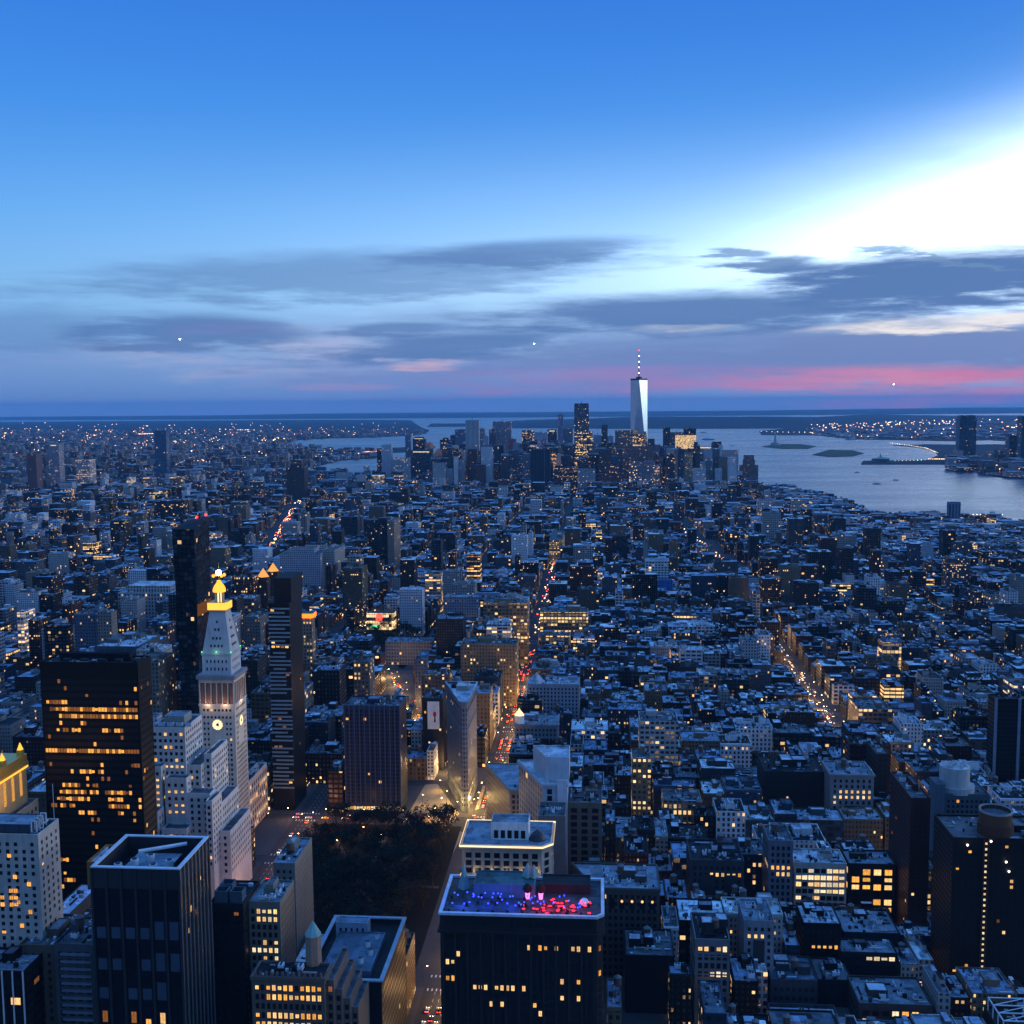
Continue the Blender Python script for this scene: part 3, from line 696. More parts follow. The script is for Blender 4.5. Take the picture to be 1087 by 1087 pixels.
for s in range(4):
    for k in range(7):
        t = -hw + .5 + (d - 1) * k / 6; x, y = [(t, -hw), (hw, t), (t, hw), (-hw, t)][s]
        b = MB(); b.cyl(cx + x * .99, cy + y * .99, Z(746), Z(724), .42, .42, 8, 'stone', tint=MS); b.build("column", T)
b = MB(); b.prism(sq(hw), Z(724), Z(720), 'stone', tint=MS, bottom=True); b.build("loggia_beam", T)
k2 = hw * .82
b = MB(); b.prism(sq(k2), Z(716), Z(694), 'stone', 'stone', tint=(.55, .53, .53)); b.prism(sq(k2 + .5), Z(695.5), Z(693.5), 'stone', 'stone', tint=(.5, .48, .46)); b.build("upper_stage", T)
k3 = hw * .80; k4 = hw * .44
b = MB()
q0, q1 = sq(k3), sq(k4)
for i in range(4):
    j = (i + 1) % 4; b.face([(*q0[i], Z(693.5)), (*q0[j], Z(693.5)), (*q1[j], Z(650)), (*q1[i], Z(650))], 'stone', tint=(.52, .51, .49))
b.build("pyramid_roof", T)
b = MB(); b.prism(sq(k4 + .9), Z(650), Z(648.5), 'stone', 'stone', tint=CREAM, bottom=True); b.prism(sq(k4 + 1.1), Z(648.5), Z(641), 'gold_light', 'gilding'); b.build("gold_balcony", T)
for k in range(8):
    a = 2 * math.pi * (k + .5) / 8; b = MB(); b.cyl(cx + 3.0 * math.cos(a), cy + 3.0 * math.sin(a), Z(642), Z(630.5), .5, .45, 8, 'stone', tint=(.60, .50, .32)); b.build("lantern_column", T)
b = MB(); b.cyl(cx, cy, Z(642), Z(630.5), 1.5, 1.5, 10, 'clock_light'); b.build("lantern_core", T)
b = MB(); zz = Z(630.5); b.cyl(cx, cy, zz, zz + 1.2, 4.6, 4.6, 12, 'gold_light', 'gilding'); 
prof = [(4.7, 0), (4.3, 1.6), (3.4, 3.4), (2.1, 5.0), (1.4, 6.4), (1.5, 7.0)]
for (r0, h0), (r1, h1) in zip(prof, prof[1:]): b.cyl(cx, cy, zz + 1.2 + h0, zz + 1.2 + h1, r0, r1, 12, 'gold_light')
b.build("cupola", T)
b = MB(); b.ball((cx, cy, Z(610)), 1.9, 'beacon'); b.build("beacon", T)
b = MB(); b.bar((cx, cy, Z(618)), (cx, cy, Z(600)), .22, 'gilding'); b.build("finial", T)
for k in range(4):
    a = math.pi / 4 + k * math.pi / 2; b = MB(); b.ball((cx + 4.2 * math.cos(a), cy + 4.2 * math.sin(a), Z(613)), 1.25, 'gold_light'); b.bar((cx, cy, Z(613)), (cx + 4 * math.cos(a), cy + 4 * math.sin(a), Z(613)), .12, 'gilding'); b.build("globe_lamp", T)
P = Panes(T, random.Random(2), 100)
for a_, b_, lt in (((u0, v0), (u1, v0), .01), ((u1, v0), (u1, v1), .006), ((u0, v1), (u0, v0), .005)):
    P.grid(a_, b_, 8, Z(792), 2.55, 3.55, 1.45, 1.7, lt, mats=('lit_dim', 'lit_warm'), margin=2.0, skip=lambda i, j, nb: i in (nb // 3, 2 * nb // 3 + 0) and False)
    P.grid(a_, b_, Z(764), Z(749), 2.55, 3.5, 1.4, 1.7, lt, margin=2.0)
    P.grid(a_, b_, Z(792), Z(764), 2.55, 3.5, 1.3, 1.7, lt, margin=2.0, skip=lambda i, j, nb: 1 < i < nb - 2)
for a_, b_ in (((cx - k2, cy - k2), (cx + k2, cy - k2)), ((cx + k2, cy - k2), (cx + k2, cy + k2))):
    P.grid(a_, b_, Z(714), Z(698), 2.6, 4.6, 1.0, 2.2, 0, margin=2.2)
for j, (zz, nn) in enumerate(((Z(686), 4), (Z(678), 3), (Z(669), 2), (Z(661), 1))):
    kk = k3 + (k4 - k3) * (zz - Z(693.5)) / (Z(650) - Z(693.5))
    for i in range(nn):
        t = (i - (nn - 1) / 2) * 2.6; b = MB(); b.box(cx + t - .5, cx + t + .5, cy - kk - .35, cy - kk + .6, zz - .8, zz + .9, 'dark_glass', bottom=True); b.build("dormer", T)
        b = MB(); b.box(cx + kk - .6, cx + kk + .35, cy + t - .5, cy + t + .5, zz - .8, zz + .9, 'dark_glass', bottom=True); b.build("dormer", T)
P.done()
def clock(face_n, c):
    b = MB(); n, m = 32, 3.7; nx, ny = face_n; ex, ey = -ny, nx
    pt = lambda r, a, o: (c[0] + ex * r * math.cos(a) + nx * o, c[1] + ey * r * math.cos(a) + ny * o, c[2] + r * math.sin(a))
    for k in range(n):
        a0, a1 = 2 * math.pi * k / n, 2 * math.pi * (k + 1) / n
        b.face([pt(1.1, a0, .25), pt(m, a0, .25), pt(m, a1, .25), pt(1.1, a1, .25)], 'clock_light')
        b.face([pt(m, a0, .0), pt(m + .5, a0, .3), pt(m + .5, a1, .3), pt(m, a1, .0)], 'stone', tint=WHITE)
        b.face([pt(0, 0, .24), pt(1.1, a0, .24), pt(1.1, a1, .24)], 'stone', tint=(.5, .42, .3))
    o = b.build("clock_face", T)
    h = MB()
    for ang, L in ((math.pi * .5 - .35, 3.4), (math.pi * .5 - 2.6, 2.3)):
        p = [pt(.35, ang + 1.57, .34), pt(L, ang, .34), pt(.35, ang - 1.57, .34), pt(.6, ang + 3.14, .34)]; h.face(p, 'metal_dark')
    ho = h.build("clock_hands", None); ho.parent = o; ho.matrix_parent_inverse = Matrix.Identity(4); ho.location = (-T.location.x, -T.location.y, 0)
    for k in range(12):
        a = 2 * math.pi * k / 12; q = MB(); q.face([pt(3.2, a - .05, .33), pt(3.9, a - .05, .33), pt(3.9, a + .05, .33), pt(3.2, a + .05, .33)], 'metal_dark')
        qo = q.build("hour_mark", None); qo.parent = o; qo.location = (-T.location.x, -T.location.y, 0)
clock((0, -1), (cx, v0, Z(768))); clock((1, 0), (u1, cy, Z(768)))
def lamp_light(parent, loc, en, col, rad=.5, typ='POINT'):
    l = bpy.data.lights.new("lamp_glow", typ); l.energy = en; l.color = col; l.shadow_soft_size = rad
    o = bpy.data.objects.new("lamp_glow", l); COL.objects.link(o); o.location = loc
    if parent: o.parent = parent
    return o
for sx, sy in ((-1, -1), (1, -1), (1, 1), (0, -1)):
    lamp_light(T, (sx * (hw + .2), sy * (hw + .2), Z(692)), 150, (.45, 1, .6))
    b = MB(); b.ball((cx + sx * (k3 + .3), cy + sy * (k3 + .3), Z(692)), .45, 'green_light'); b.build("flood_lamp", T)
for a in range(4): lamp_light(T, (9 * math.cos(a * math.pi / 2 + .8), 9 * math.sin(a * math.pi / 2 + .8), Z(646)), 700, (1, .6, .2))
for s in (-1, 1): lamp_light(T, (s * hw * .5, -hw - 3, Z(747)), 700, (1, .72, .5))
lamp_light(T, (hw + 3, 0, Z(747)), 700, (1, .72, .5))
# its lower neighbour down the block
u0b, u1b, zb = u0 + 2, u1 + .3, Z(846)
A = tower("low white stone office wing with a lit arcade beyond the clock tower base", v1 + 1, 251, 262, 832, d=50, tint=MS, win=(4.6, 5.0, 2.2, 3.4), lit=.05, seed=21, name="office_wing", cat="office building", kit=(1, 0, 3), side_lit=.25)

# dark faceted tower behind the clock tower
v0 = 912; u0, u1, z = front(v0, 182.5, 206, 562); d = depth_to(u1, v0, z, 222)
T = thing("glass_tower", "slender black glass tower with red roof lamps behind the clock tower", "tower", ((u0 + u1) / 2, v0 + d / 2, 0)); occ(u0, u1, v0, v0 + d)
b = MB(); b.win = (3.0, 3.9, .86, .8); b.lit = (.018, .37, .6, .1); k = 3.5
lo, hi = rect(u0 + k, u1 - 1, v0 + k, v0 + d - k), rect(u0, u1, v0, v0 + d)
for i in range(4):
    j = (i + 1) % 4; L = math.dist(lo[i], lo[j]); zt = [z, z, z + 7, z + 4]
    b.face([(*lo[i], 0), (*lo[j], 0), (*hi[j], zt[j]), (*hi[i], zt[i])], 'glass_facade', [(0, 0), (L, 0), (L, z), (0, z)], tint=(.012, .016, .02))
b.build("wall", T)
b = MB(); b.face([(hi[i][0], hi[i][1], [z, z, z + 7, z + 4][i]) for i in range(4)], 'roof', tint=R_DARK); b.build("roof", T)
for x, y, zz in ((u1 - 2, v0 + d - 2, z + 9), (u0 + 9, v0 + d - 2, z + 7)):
    b = MB(); b.ball((x, y, zz), 1.1, 'red_light'); b.bar((x, y, zz - 6), (x, y, zz), .2, 'metal_dark'); b.build("roof_lamp", T)
b = MB(); b.box(u1 - .9, u1 + .3, v0 + 2, v0 + d - 2, z - 75, z - 65, 'lit_dim', bottom=True); b.build("sky_lobby", T)

# slim tower of stacked floors
v0 = 838; u0, u1, z = front(v0, 285, 307, 640); d = depth_to(u1, v0, z, 320)
T = thing("slim_tower", "slim apartment tower of pale stacked floor bands with dark side", "tower", ((u0 + u1) / 2, v0 + d / 2, 0)); occ(u0, u1, v0, v0 + d)
b = MB(); b.box(u0, u1, v0, v0 + d, 0, z, 'dark_glass', 'roof', ttint=R_DARK); b.build("wall", T)
b = MB(); b.box(u0 + 3.5, u1 + .8, v0 + 3, v0 + d + .5, z, z + 19, 'dark_glass', 'roof', ttint=R_DARK); b.build("crown", T)
nf = 46
for k in range(nf):
    if k % 12 == 11: continue
    zz = 18 + (z - 20) * k / nf; b = MB(); s = random.Random(k); a = s.choice([0, 0, 3.0, 0]); c = s.choice([0, 0, 4.0])
    b.box(u0 - .3 + a, u1 + .1 - c, v0 - .8, v0 - .02, zz, zz + 1.3, 'band_teal', bottom=True); b.build("floor_band", T)
P = Panes(T, random.Random(8), 60); P.grid((u0, v0), (u1, v0), 18, z - 1, 3.4, (z - 20) / nf, 2.6, 1.9, .07, {10: .8, 22: .3}, mats=('lit_warm', 'lit_amber', 'lit_dim')); P.grid((u1, v0), (u1, v0 + d), 18, z - 1, 3.4, (z - 20) / nf, 1.6, 1.6, .02, mats=('lit_amber', 'lit_dim')); P.done()
# slab of apartments with lit shopfronts facing the park
B = tower("broad dark gridded apartment slab with lit shopfronts facing the park", 836, 365, 424, 749, xb=431, tint=(.10, .125, .18), rtint=R_GREY, win=(2.7, 3.1, 2.0, 2.1), lit=.03, seed=31, name="apartment_slab", cat="apartments", kit=(1, 1, 4), zmin=8, mats=('lit_warm', 'lit_amber'), finish=False)
P = B['P']; n = 16
for k in range(n):
    x = B['u0'] + (B['u1'] - B['u0']) * (k + .5) / n; P.lit.append((2.3, 3.4, x, 836, 4.0, (0, -1), ['lit_cool', 'lit_warm', 'lit_amber', 'lit_cool'][k % 4]))
P.done()
for k in range(12):
    x = B['u0'] + (B['u1'] - B['u0']) * k / 11; b = MB(); b.box(x - .35, x + .35, 835.3, 835.98, 8, B['z'], 'stone', tint=(.15, .18, .25)); b.build("pier", B['root'])

# wedge shaped tower at the fork of the avenues
pr = [(-108.5, 842), (-106.0, 841), (-103.5, 843)]
uf, zf = at_depth(492, 741, 842)
uR, _ = at_depth(506, 735, 905); uL, _ = at_depth(474.5, 731, 905); up, _ = at_depth(492, 741, 842)
pts = [(up - 2.6, 843.5), (up - 1.2, 842), (up + 1.2, 842), (up + 2.6, 843.5), (uR, 903), (uL, 903)]
T = thing("wedge_tower", "tall narrow wedge shaped stone tower standing at the street fork", "tower", (sum(p[0] for p in pts) / 6, 880, 0)); occ(uL, uR, 838, 905)
zt = zf; FS = (.27, .285, .31)
b = MB(); b.roofed(pts, 0, zt - 3.5, 'stone', FS, R_PALE, .8); b.build("wall", T)
def ringof(poly, k): return inset(poly, -k)
b = MB(); b.prism(ringof(pts, 1.3), zt - 4.9, zt - 2.6, 'stone', None, tint=FS, bottom=True); q = ringof(pts, 1.3)
for i in range(6):
    j = (i + 1) % 6; b.face([(*q[i], zt - 2.6), (*q[j], zt - 2.6), (*pts[j], zt - 2.6), (*pts[i], zt - 2.6)], 'roof', tint=R_PALE)
b.build("cornice", T)
for zz in (zt - 12, zt - 26, 16.0, 8.0):
    b = MB(); b.prism(ringof(pts, .45), zz, zz + .9, 'stone', 'stone', tint=FS, bottom=True); b.build("string_course", T)
P = Panes(T, random.Random(6), 30)
for a_, b_, lt in ((pts[5], pts[0], .006), (pts[3], pts[4], .012)):
    P.grid(a_, b_, 4, zt - 8, 2.6, 3.75, 1.25, 2.2, lt, margin=1.2)
for k in range(3): P.grid(pts[k], pts[k + 1], 4, zt - 8, 2.4, 3.75, .95, 2.2, 0, margin=.2)
P.done(); bulk(T, uR - 14, uR - 4, 880, 893, zt - 4.3, 4, STONE, R_PALE); bulk(T, uL + 6, uL + 16, 888, 898, zt - 4.3, 3, DGREY, R_DARK)
# low prow pavilion and dark low block in front of the wedge
A = tower("dark six storey block with hanging white banner left of the wedge tower", 940, 448, 470, 741, d=26, tint=(.09, .085, .085), seed=33, lit=.05, kit=(1, 1, 2), win=(3.2, 3.8, 1.5, 2.0), name="loft_building")
u0, u1, z = front(938.5, 453.5, 466, 745); _, _, z2 = front(938.5, 453.5, 466, 774)
T = thing("banner", "tall white advertising banner with a red figure on dark block", "banner", ((u0 + u1) / 2, 938.5, (z + z2) / 2))
b = MB(); b.box(u0, u1, 938.6, 939.4, z2, z, 'white_paint', bottom=True); b.build("cloth", T)
b = MB(); xm, zm = (u0 + u1) / 2 + 1.2, (z + z2) / 2 + 1; b.face([(xm + 1.5 * math.cos(k), 938.5, zm + 2.6 * math.sin(k)) for k in [i * math.pi / 5 for i in range(10)]], 'flag_red'); b.face([(xm - .8, 938.5, zm - 7), (xm + 1.0, 938.5, zm - 7), (xm + .6, 938.5, zm - 2.4), (xm - .5, 938.5, zm - 2.4)], 'metal_dark'); b.build("printed_figure", T)

# building with gilded corner turret right of the avenue
B = tower("grey office block with small lit corner turret beside the avenue", 925, 546, 592, 769, d=34, tint=(.30, .30, .32), seed=41, win=(3.0, 3.9, 1.5, 2.3), lit=.01, kit=(2, 0, 3), rtint=R_BLUE, name="office_block", cornice=.8, courses=2)
x, y, z = B['u0'] + 4, 929, B['z']
b = MB(); b.cyl(x, y, z - 1, z + 7, 4.2, 4.0, 12, 'stone', tint=WHITE); b.cyl(x, y, z + 7, z + 10, 4.4, 2.2, 12, 'clock_light'); b.cyl(x, y, z + 10, z + 13, 1.8, .2, 10, 'clock_light'); b.build("turret", B['root'])
for k in range(7):
    b = MB(); xx = B['u0'] + 12 + 4.2 * k; b.cyl(xx, 926.4, z - .6, z + 2.2, 1.2, .2, 8, 'stone', tint=STONE); b.build("dormer", B['root'])
B = tower("pale block with low pyramid roof beside the busy avenue", 1010, 560, 615, 726, d=30, tint=(.34, .36, .39), seed=42, kit=(1, 1, 3), rtint=R_PALE, lit=.02, name="loft_building")
x, z = B['u0'] + 8, B['z']; b = MB(); b.cyl(x, 1018, z - 1, z + 9, 9, .2, 4, 'roof', tint=R_PALE); b.build("pyramid_roof", B['root'])

# pale angled block whose long side follows the diagonal avenue
DV = (.368, -.93)
def angled(label, px, py, v, wf, back, tint, seed, rt=R_GREY, name="office_block", win=(3.4, 3.9, 2.0, 2.6), lit=.05, zmin=0, side=None, kit=(1, 1, 3), fin=True, cornice=.6, depth=None):
    """corner nearest the camera at photo point px, py; its east side recedes along the diagonal avenue to `back` metres; front is wf wide"""
    u, z = at_depth(px, py, v); a = (u, v); bk = (u - DV[0] * back, v - DV[1] * back)
    poly = [a, (u + wf, v), (u + wf, bk[1]), bk]
    root = thing(name, label, "building", (u + wf / 2, v + back / 2, 0)); occ(u, u + wf, v, bk[1]); occ(bk[0], u, v + back * .4, bk[1])
    b = MB(); b.roofed(poly, 0, z, 'stone', tint, rt, 1.0); b.build("wall", root)
    if cornice:
        q = inset(poly, -cornice); b = MB(); b.prism(q, z - 1.8, z - .3, 'stone', None, tint=tint, bottom=True)
        for i in range(4):
            j = (i + 1) % 4; b.face([(*q[i], z - .3), (*q[j], z - .3), (*poly[j], z - .3), (*poly[i], z - .3)], 'stone', tint=tint)
        b.build("cornice", root)
    P = Panes(root, random.Random(seed)); P.grid(a, poly[1], zmin, z - 3, *win, lit, mats=('lit_warm', 'lit_amber')); P.grid(bk, a, zmin, z - 3, *(side or win), lit * .5, mats=('lit_warm',))
    if fin: P.done()
    roof_kit(root, u + 2, u + wf - 2, v + 3, bk[1] - 3, z - 1, tint, random.Random(seed), *kit)
    return dict(root=root, u=u, v=v, z=z, bk=bk, P=P, poly=poly)
B = angled("pale modern slab with gabled white end wall above the diagonal avenue", 576, 832, 700, 16, 52, (.46, .48, .50), 51, R_PALE, lit=.03, win=(5.0, 4.2, 3.2, 3.4))
b = MB(); u, v, z = B['u'], B['v'], B['z']
b.roofed([(u + 2, v + 9), (u + 17, v + 9), (u + 17, v + 34), (u - 8, v + 34)], z - 1, z + 15, 'stone', (.50, .52, .54), R_PALE); b.build("upper_block", B['root'])
b = MB(); b.box(u + 9.5, u + 16, v - 1.2, v - .02, 20, z + 3, 'stone', tint=(.55, .56, .58)); b.build("end_pier", B['root'])
angled("long tan stone block with one amber arched window at the fork", 541, 838, 762, 30, 62, (.36, .33, .29), 52, R_BLUE, lit=.02, kit=(2, 0, 4))
B = tower("brown gridded office block with wide dark bays right of the pale slab", 705, 602, 639, 852, d=30, tint=(.25, .215, .18), seed=53, win=(5.2, 4.4, 4.0, 3.0), lit=.10, kit=(1, 1, 2), zmin=10, name="office_block")
B = tower("blank tan wall building below the pale gabled slab", 668, 571, 600, 866, d=24, tint=(.28, .26, .25), seed=54, win=(9, 9, .8, 1.0), lit=0, kit=(0, 0, 2), name="loft_building")
# block with glowing cornice
u0, u1, z = front(592, 490, 577, 897); d = 36
pts = [(u0, 592), (u1 - 1, 592), (u1 + 4, 597), (u1 + 4, 592 + d), (u0, 592 + d)]
T = thing("hotel_block", "white arcaded block with glowing lamp lined cornice and roof pavilion", "hotel", ((u0 + u1) / 2, 592 + d / 2, 0)); occ(u0, u1 + 4, 592, 592 + d)
b = MB(); b.roofed(pts, 0, z, 'stone', (.50, .46, .42), R_BLUE, 1.0); b.build("wall", T)
b = MB(); b.prism(inset(pts, -1.1), z - 2.3, z - 1.2, 'stone', 'stone', tint=CREAM, bottom=True); b.build("cornice", T)
b = MB(); b.prism(inset(pts, -1.25), z - 1.15, z - .1, 'cornice_glow', None); b.build("cornice_lamp", T)
P = Panes(T, random.Random(61))
for k, (a_, b_) in enumerate(((pts[0], pts[1]), (pts[1], pts[2]), (pts[2], pts[3]))):
    P.grid(a_, b_, z - 17, z - 4, 5.2, 4.3, 3.2, 3.0, .02, margin=1.2); P.grid(a_, b_, 4, z - 18, 3.4, 3.8, 1.6, 2.2, .03, margin=1.2)
P.done()
for k in range(9):
    x = u0 + 1.2 + (u1 - u0 - 3) * k / 8; b = MB(); b.box(x - .35, x + .35, 591.3, 591.98, z - 17, z - 2.1, 'stone', tint=CREAM); b.build("pilaster", T)
for k in range(5): lamp_light(T, (u0 + 8 + (u1 - u0 - 12) * k / 4 - T.location.x, -d / 2 - 2.2, z - 15), 260, (1, .75, .42), .3)
b = MB(); xa, _ = at_depth(521, 885, 602); xb_, _ = at_depth(561, 885, 602); b.roofed(rect(xa, xb_, 602, 616), z - 1, z + 9, 'stone', WHITE, R_BLUE, .7); b.build("roof_pavilion", T)
P2 = MB()
for k in range(5): x = xa + 3 + (xb_ - xa - 6) * k / 4; P2.box(x - 1.2, x + 1.2, 601.7, 601.97, z, z + 4.5, 'dark_glass', bottom=True)
o = P2.build("pavilion_window", T)
b = MB(); b.cyl(u1 - 4, 604, z - 1, z + 2.5, 5, 3.2, 16, 'metal_dark'); b.cyl(u1 - 4, 604, z + 2.5, z + 4.6, 3.2, .2, 16, 'metal_dark'); b.build("dome", T)
# roof terrace block in the middle foreground
v0 = 503; u0, u1, z = front(v0, 467, 640, 971); d = 42
pts = [(u0, v0), (u1 - 3, v0), (u1, v0 + 3), (u1, v0 + d), (u0, v0 + d)]
TR = thing("terrace_block", "broad dark office block with blue and red lit roof terrace", "office building", ((u0 + u1) / 2, v0 + d / 2, 0)); occ(u0, u1, v0, v0 + d)
DB = (.075, .072, .075)
b = MB(); b.roofed(pts, 0, z, 'stone', DB, (.17, .17, .18), 1.2, .8); b.build("wall", TR)
b = MB(); q = inset(pts, -.7); b.prism(q, z - .9, z + .3, 'stone', None, tint=(.55, .55, .58)); qi = inset(pts, .9); b.prism(list(reversed(qi)), z - .9, z + .3, 'stone', None, tint=(.5, .5, .52))
for i in range(5):
    j = (i + 1) % 5; b.face([(*q[i], z + .3), (*q[j], z + .3), (*qi[j], z + .3), (*qi[i], z + .3)], 'stone', tint=(.6, .6, .63))
b.build("parapet", TR)
b = MB(); b.prism(inset(pts, -1.2), z - 9.5, z - 8.2, 'stone', 'stone', tint=DB, bottom=True); b.build("cornice", TR)
P = Panes(TR, random.Random(71), 100); n_ = 26
L = u1 - u0
def pick230(i, j, nb):
    t = i / nb
    return {1: .55 < t < .98 and i % 3 != 1 and i % 7 != 0, 2: t < .16 and i % 4 == 2, 3: t < .05, 5: (t < .06) or (.72 < t and i % 3 == 0), 6: (.18 < t < .55 and i % 5 != 3), 7: t > .73 and i % 3 == 0, 8: .24 < t < .40 and i % 2 == 0 or .58 < t < .62, 9: .62 < t < .66}.get(j, False)
P.grid((u0, v0), (u1 - 3, v0), 4, z - 10, 2.55, 4.0, 1.5, 2.6, 0, mats=('lit_warm', 'lit_amber', 'lit_warm'), pick=pick230, margin=2)
P.grid((u1 - 3, v0), (u1, v0 + 3), 4, z - 10, 2.4, 4.0, 1.4, 2.6, .3, mats=('lit_amber', 'lit_dim'), margin=.3)
P.grid((u0, v0), (u1 - 3, v0), z - 8, z - 1.4, 3.0, 6.0, 1.5, 3.2, .06, mats=('lit_dim',), margin=2)
for a_, b_ in (((u1, v0 + 3), (u1, v0 + d)), ((u0, v0 + d), (u0, v0))): P.grid(a_, b_, 4, z - 10, 2.8, 4.0, 1.5, 2.6, .04)
P.done()
for k in range(13):
    x = u0 + 1 + (L - 5) * k / 12; b = MB(); b.box(x - .45, x + .45, v0 - .5, v0 - .01, 0, z - 9.6, 'stone', tint=(.095, .09, .09)); b.build("pier", TR)
zr = TRZ = z - 1.2; U230 = (u0, v0, u1, L)
b = MB(); b.roofed(rect(u0 + 14, u0 + 44, v0 + 20, v0 + 36), zr, zr + 7, 'stone', (.20, .27, .28), (.16, .24, .25), .5); b.build("roof_lounge", TR)
b = MB(); b.roofed(rect(u0 + 47, u1 - 6, v0 + 26, v0 + 38), zr, zr + 5, 'stone', DGREY, R_DARK, .5); b.build("roof_bar", TR)
for k, (x, h) in enumerate(((u0 + 8, 6), (u0 + 40, 7), (u0 + 43, 6))):
    b = MB(); b.cyl(x, v0 + 30, zr + (7 if 14 < x - u0 < 44 else 0), zr + h + 7, 3.2, .2, 4, 'copper_green'); b.build("tent_roof", TR)
rr = random.Random(17)
for k in range(44):
    x = u0 + 6 + rr.random() * (L - 12); y = v0 + 5 + rr.random() * 14
    if k < 18: x = u0 + 4 + 42 * rr.random()
    T = thing("globe_lamp", "x", "lamp", (x, y, zr)); b = MB(); b.bar((x, y, zr), (x, y, zr + 2.6), .06, 'metal_dark', 5); b.build("stem", T); b = MB(); b.ball((x, y, zr + 3), .42, 'blue_light'); b.build("globe", T)
    tag(T, "small blue globe lamp among the tables of the roof terrace", "lamp", "blue globe lamps on the roof terrace")
for k in range(34):
    x = u0 + 39 + rr.random() * 32; y = v0 + 3 + rr.random() * 16
    T = thing("terrace_table", "red lit table on the right half of the roof terrace", "table", (x, y, zr), "red lit tables on the roof terrace")
    b = MB(); b.cyl(x, y, zr, zr + .75, .1, .1, 6, 'metal_dark'); b.cyl(x, y, zr + .75, zr + .85, .8, .8, 10, 'rose_light', 'rose_light'); b.build("tabletop", T)
    for s in (-1, 1): b = MB(); b.box(x + s * 1.2 - .3, x + s * 1.2 + .3, y - .3, y + .3, zr, zr + .5, 'metal_dark'); b.build("stool", T)
    if k % 4 == 0: lamp_light(T, (0, 0, 2.2), 60, (1, .02, .05), .3)
for k, x in enumerate((u0 + 40.5, u0 + 47)):
    T = thing("planter", ["left", "right"][k] + " one of two magenta lit shrub pots at terrace centre", "planter", (x, v0 + 22, zr))
    b = MB(); b.cyl(x, v0 + 20, zr, zr + 3.4, .9, 1.2, 10, 'magenta_light', 'park_soil'); b.build("pot", T); b = MB(); b.ball((x, v0 + 20, zr + 5.2), 2.2, 'leaf_brown', 9, 6, 1.1); b.build("shrub", T)
T = thing("dome_tent", "small pale domed tent at the terrace's right corner", "tent", (u1 - 9, v0 + 14, zr)); b = MB(); b.ball((u1 - 9, v0 + 14, zr + 1.4), 2.3, 'white_paint', 14, 8); b.build("canopy", T); b = MB(); b.cyl(u1 - 9, v0 + 14, zr, zr + .8, 2.2, 2.2, 14, 'metal_dark'); b.build("base", T)
T = thing("heat_lamp", "amber heat lamp cluster at the terrace's far left end", "lamp", (u0 + 7, v0 + 32, zr)); b = MB(); b.bar((u0 + 7, v0 + 32, zr), (u0 + 7, v0 + 32, zr + 5), .2, 'metal_dark'); b.build("stem", T); b = MB(); b.ball((u0 + 7, v0 + 32, zr + 6), 1.3, 'gold_light'); b.build("lamp_head", T)
for x in (u0 + 10, u0 + 22, u0 + 33): lamp_light(TR, (x - TR.location.x, -d / 2 + 10, z + 2.5), 2600, (.02, .06, 1), .5)
for x in (u0 + 50, u0 + 60): lamp_light(TR, (x - TR.location.x, -d / 2 + 8, z + 2.5), 2600, (1, .01, .03), .5)

# arcaded block right of the terrace
B = angled("dark brick block with lit round arches under its pale roof edge", 631, 942, 596, 36, 36, (.17, .155, .145), 81, R_BLUE, win=(3.0, 3.9, 1.7, 2.2), lit=.03, kit=(2, 1, 4), fin=False)
u, v, z = B['u'], B['v'], B['z']; P = B['P']
for k in range(6):
    x = u + 4 + 5.6 * k; b = MB(); b.cyl(x, v - .45, z - 9.2, z - 9.2 + .01, 1.5, 1.5, 10, 'stone'); 
    b = MB(); ring = [(x + 1.5 * math.cos(math.pi * q / 8), v - .1, z - 7 + 1.5 * math.sin(math.pi * q / 8)) for q in range(9)]
    b.face([(x - 1.5, v - .1, z - 12), (x + 1.5, v - .1, z - 12)] + ring, 'dark_glass'); b.build("arched_window", B['root'])
    if k != 1: b = MB(); b.ball((x, v - .5, z - 7.4), .75, 'lit_warm'); b.build("arch_lamp", B['root'])
P.done()
B = tower("dark U shaped block with two rows of bright windows in its left court", 640, 733, 790, 913, d=32, tint=(.12, .12, .13), seed=82, win=(3.1, 3.9, 1.6, 2.2), lit=.01, rows={0: .04, 1: .35, 2: .25, 5: .55, 6: .5}, kit=(2, 1, 3), rtint=R_DARK, name="court_block", side_lit=.01)
for k in (0, 1):
    b = MB(); x = B['u0'] + 6 + 14 * k; b.box(x, x + 7.5, 639.4, 639.97, 0, B['z'] - 9, 'metal_dark'); b.build("light_court", B['root'])
B = tower("slim pale framed loft with lit top floors in right foreground", 548, 738, 775, 997, d=30, tint=(.24, .24, .25), seed=83, win=(2.7, 4.2, 2.0, 2.9), lit=.01, rows={0: .8, 1: .02, 2: .02, 3: .25}, kit=(1, 1, 1), rtint=R_DARK, name="loft_building", courses=4, side_lit=0, mats=('lit_warm', 'lit_cool'))
for k, x in enumerate((B['u0'] + 4, B['u0'] + 12)): bulk(B['root'], x, x + 6, 556 + 6 * k, 564 + 6 * k, B['z'] - 1.1, 6 - k, DGREY, R_PALE)
B = tower("small pale U shaped loft with pink lit row right of slim loft", 574, 790, 822, 977, d=26, tint=(.30, .31, .33), seed=84, win=(3.0, 3.7, 1.5, 2.0), lit=.01, rows={1: .8}, kit=(1, 0, 3), name="loft_building", rtint=R_BLUE, mats=('lit_dim', 'lit_warm'), side_lit=0)
b = MB(); b.box(B['u0'] + 5, B['u1'] - 5, 573.5, 573.97, 0, B['z'] - 11, 'metal_dark'); b.build("light_court", B['root'])
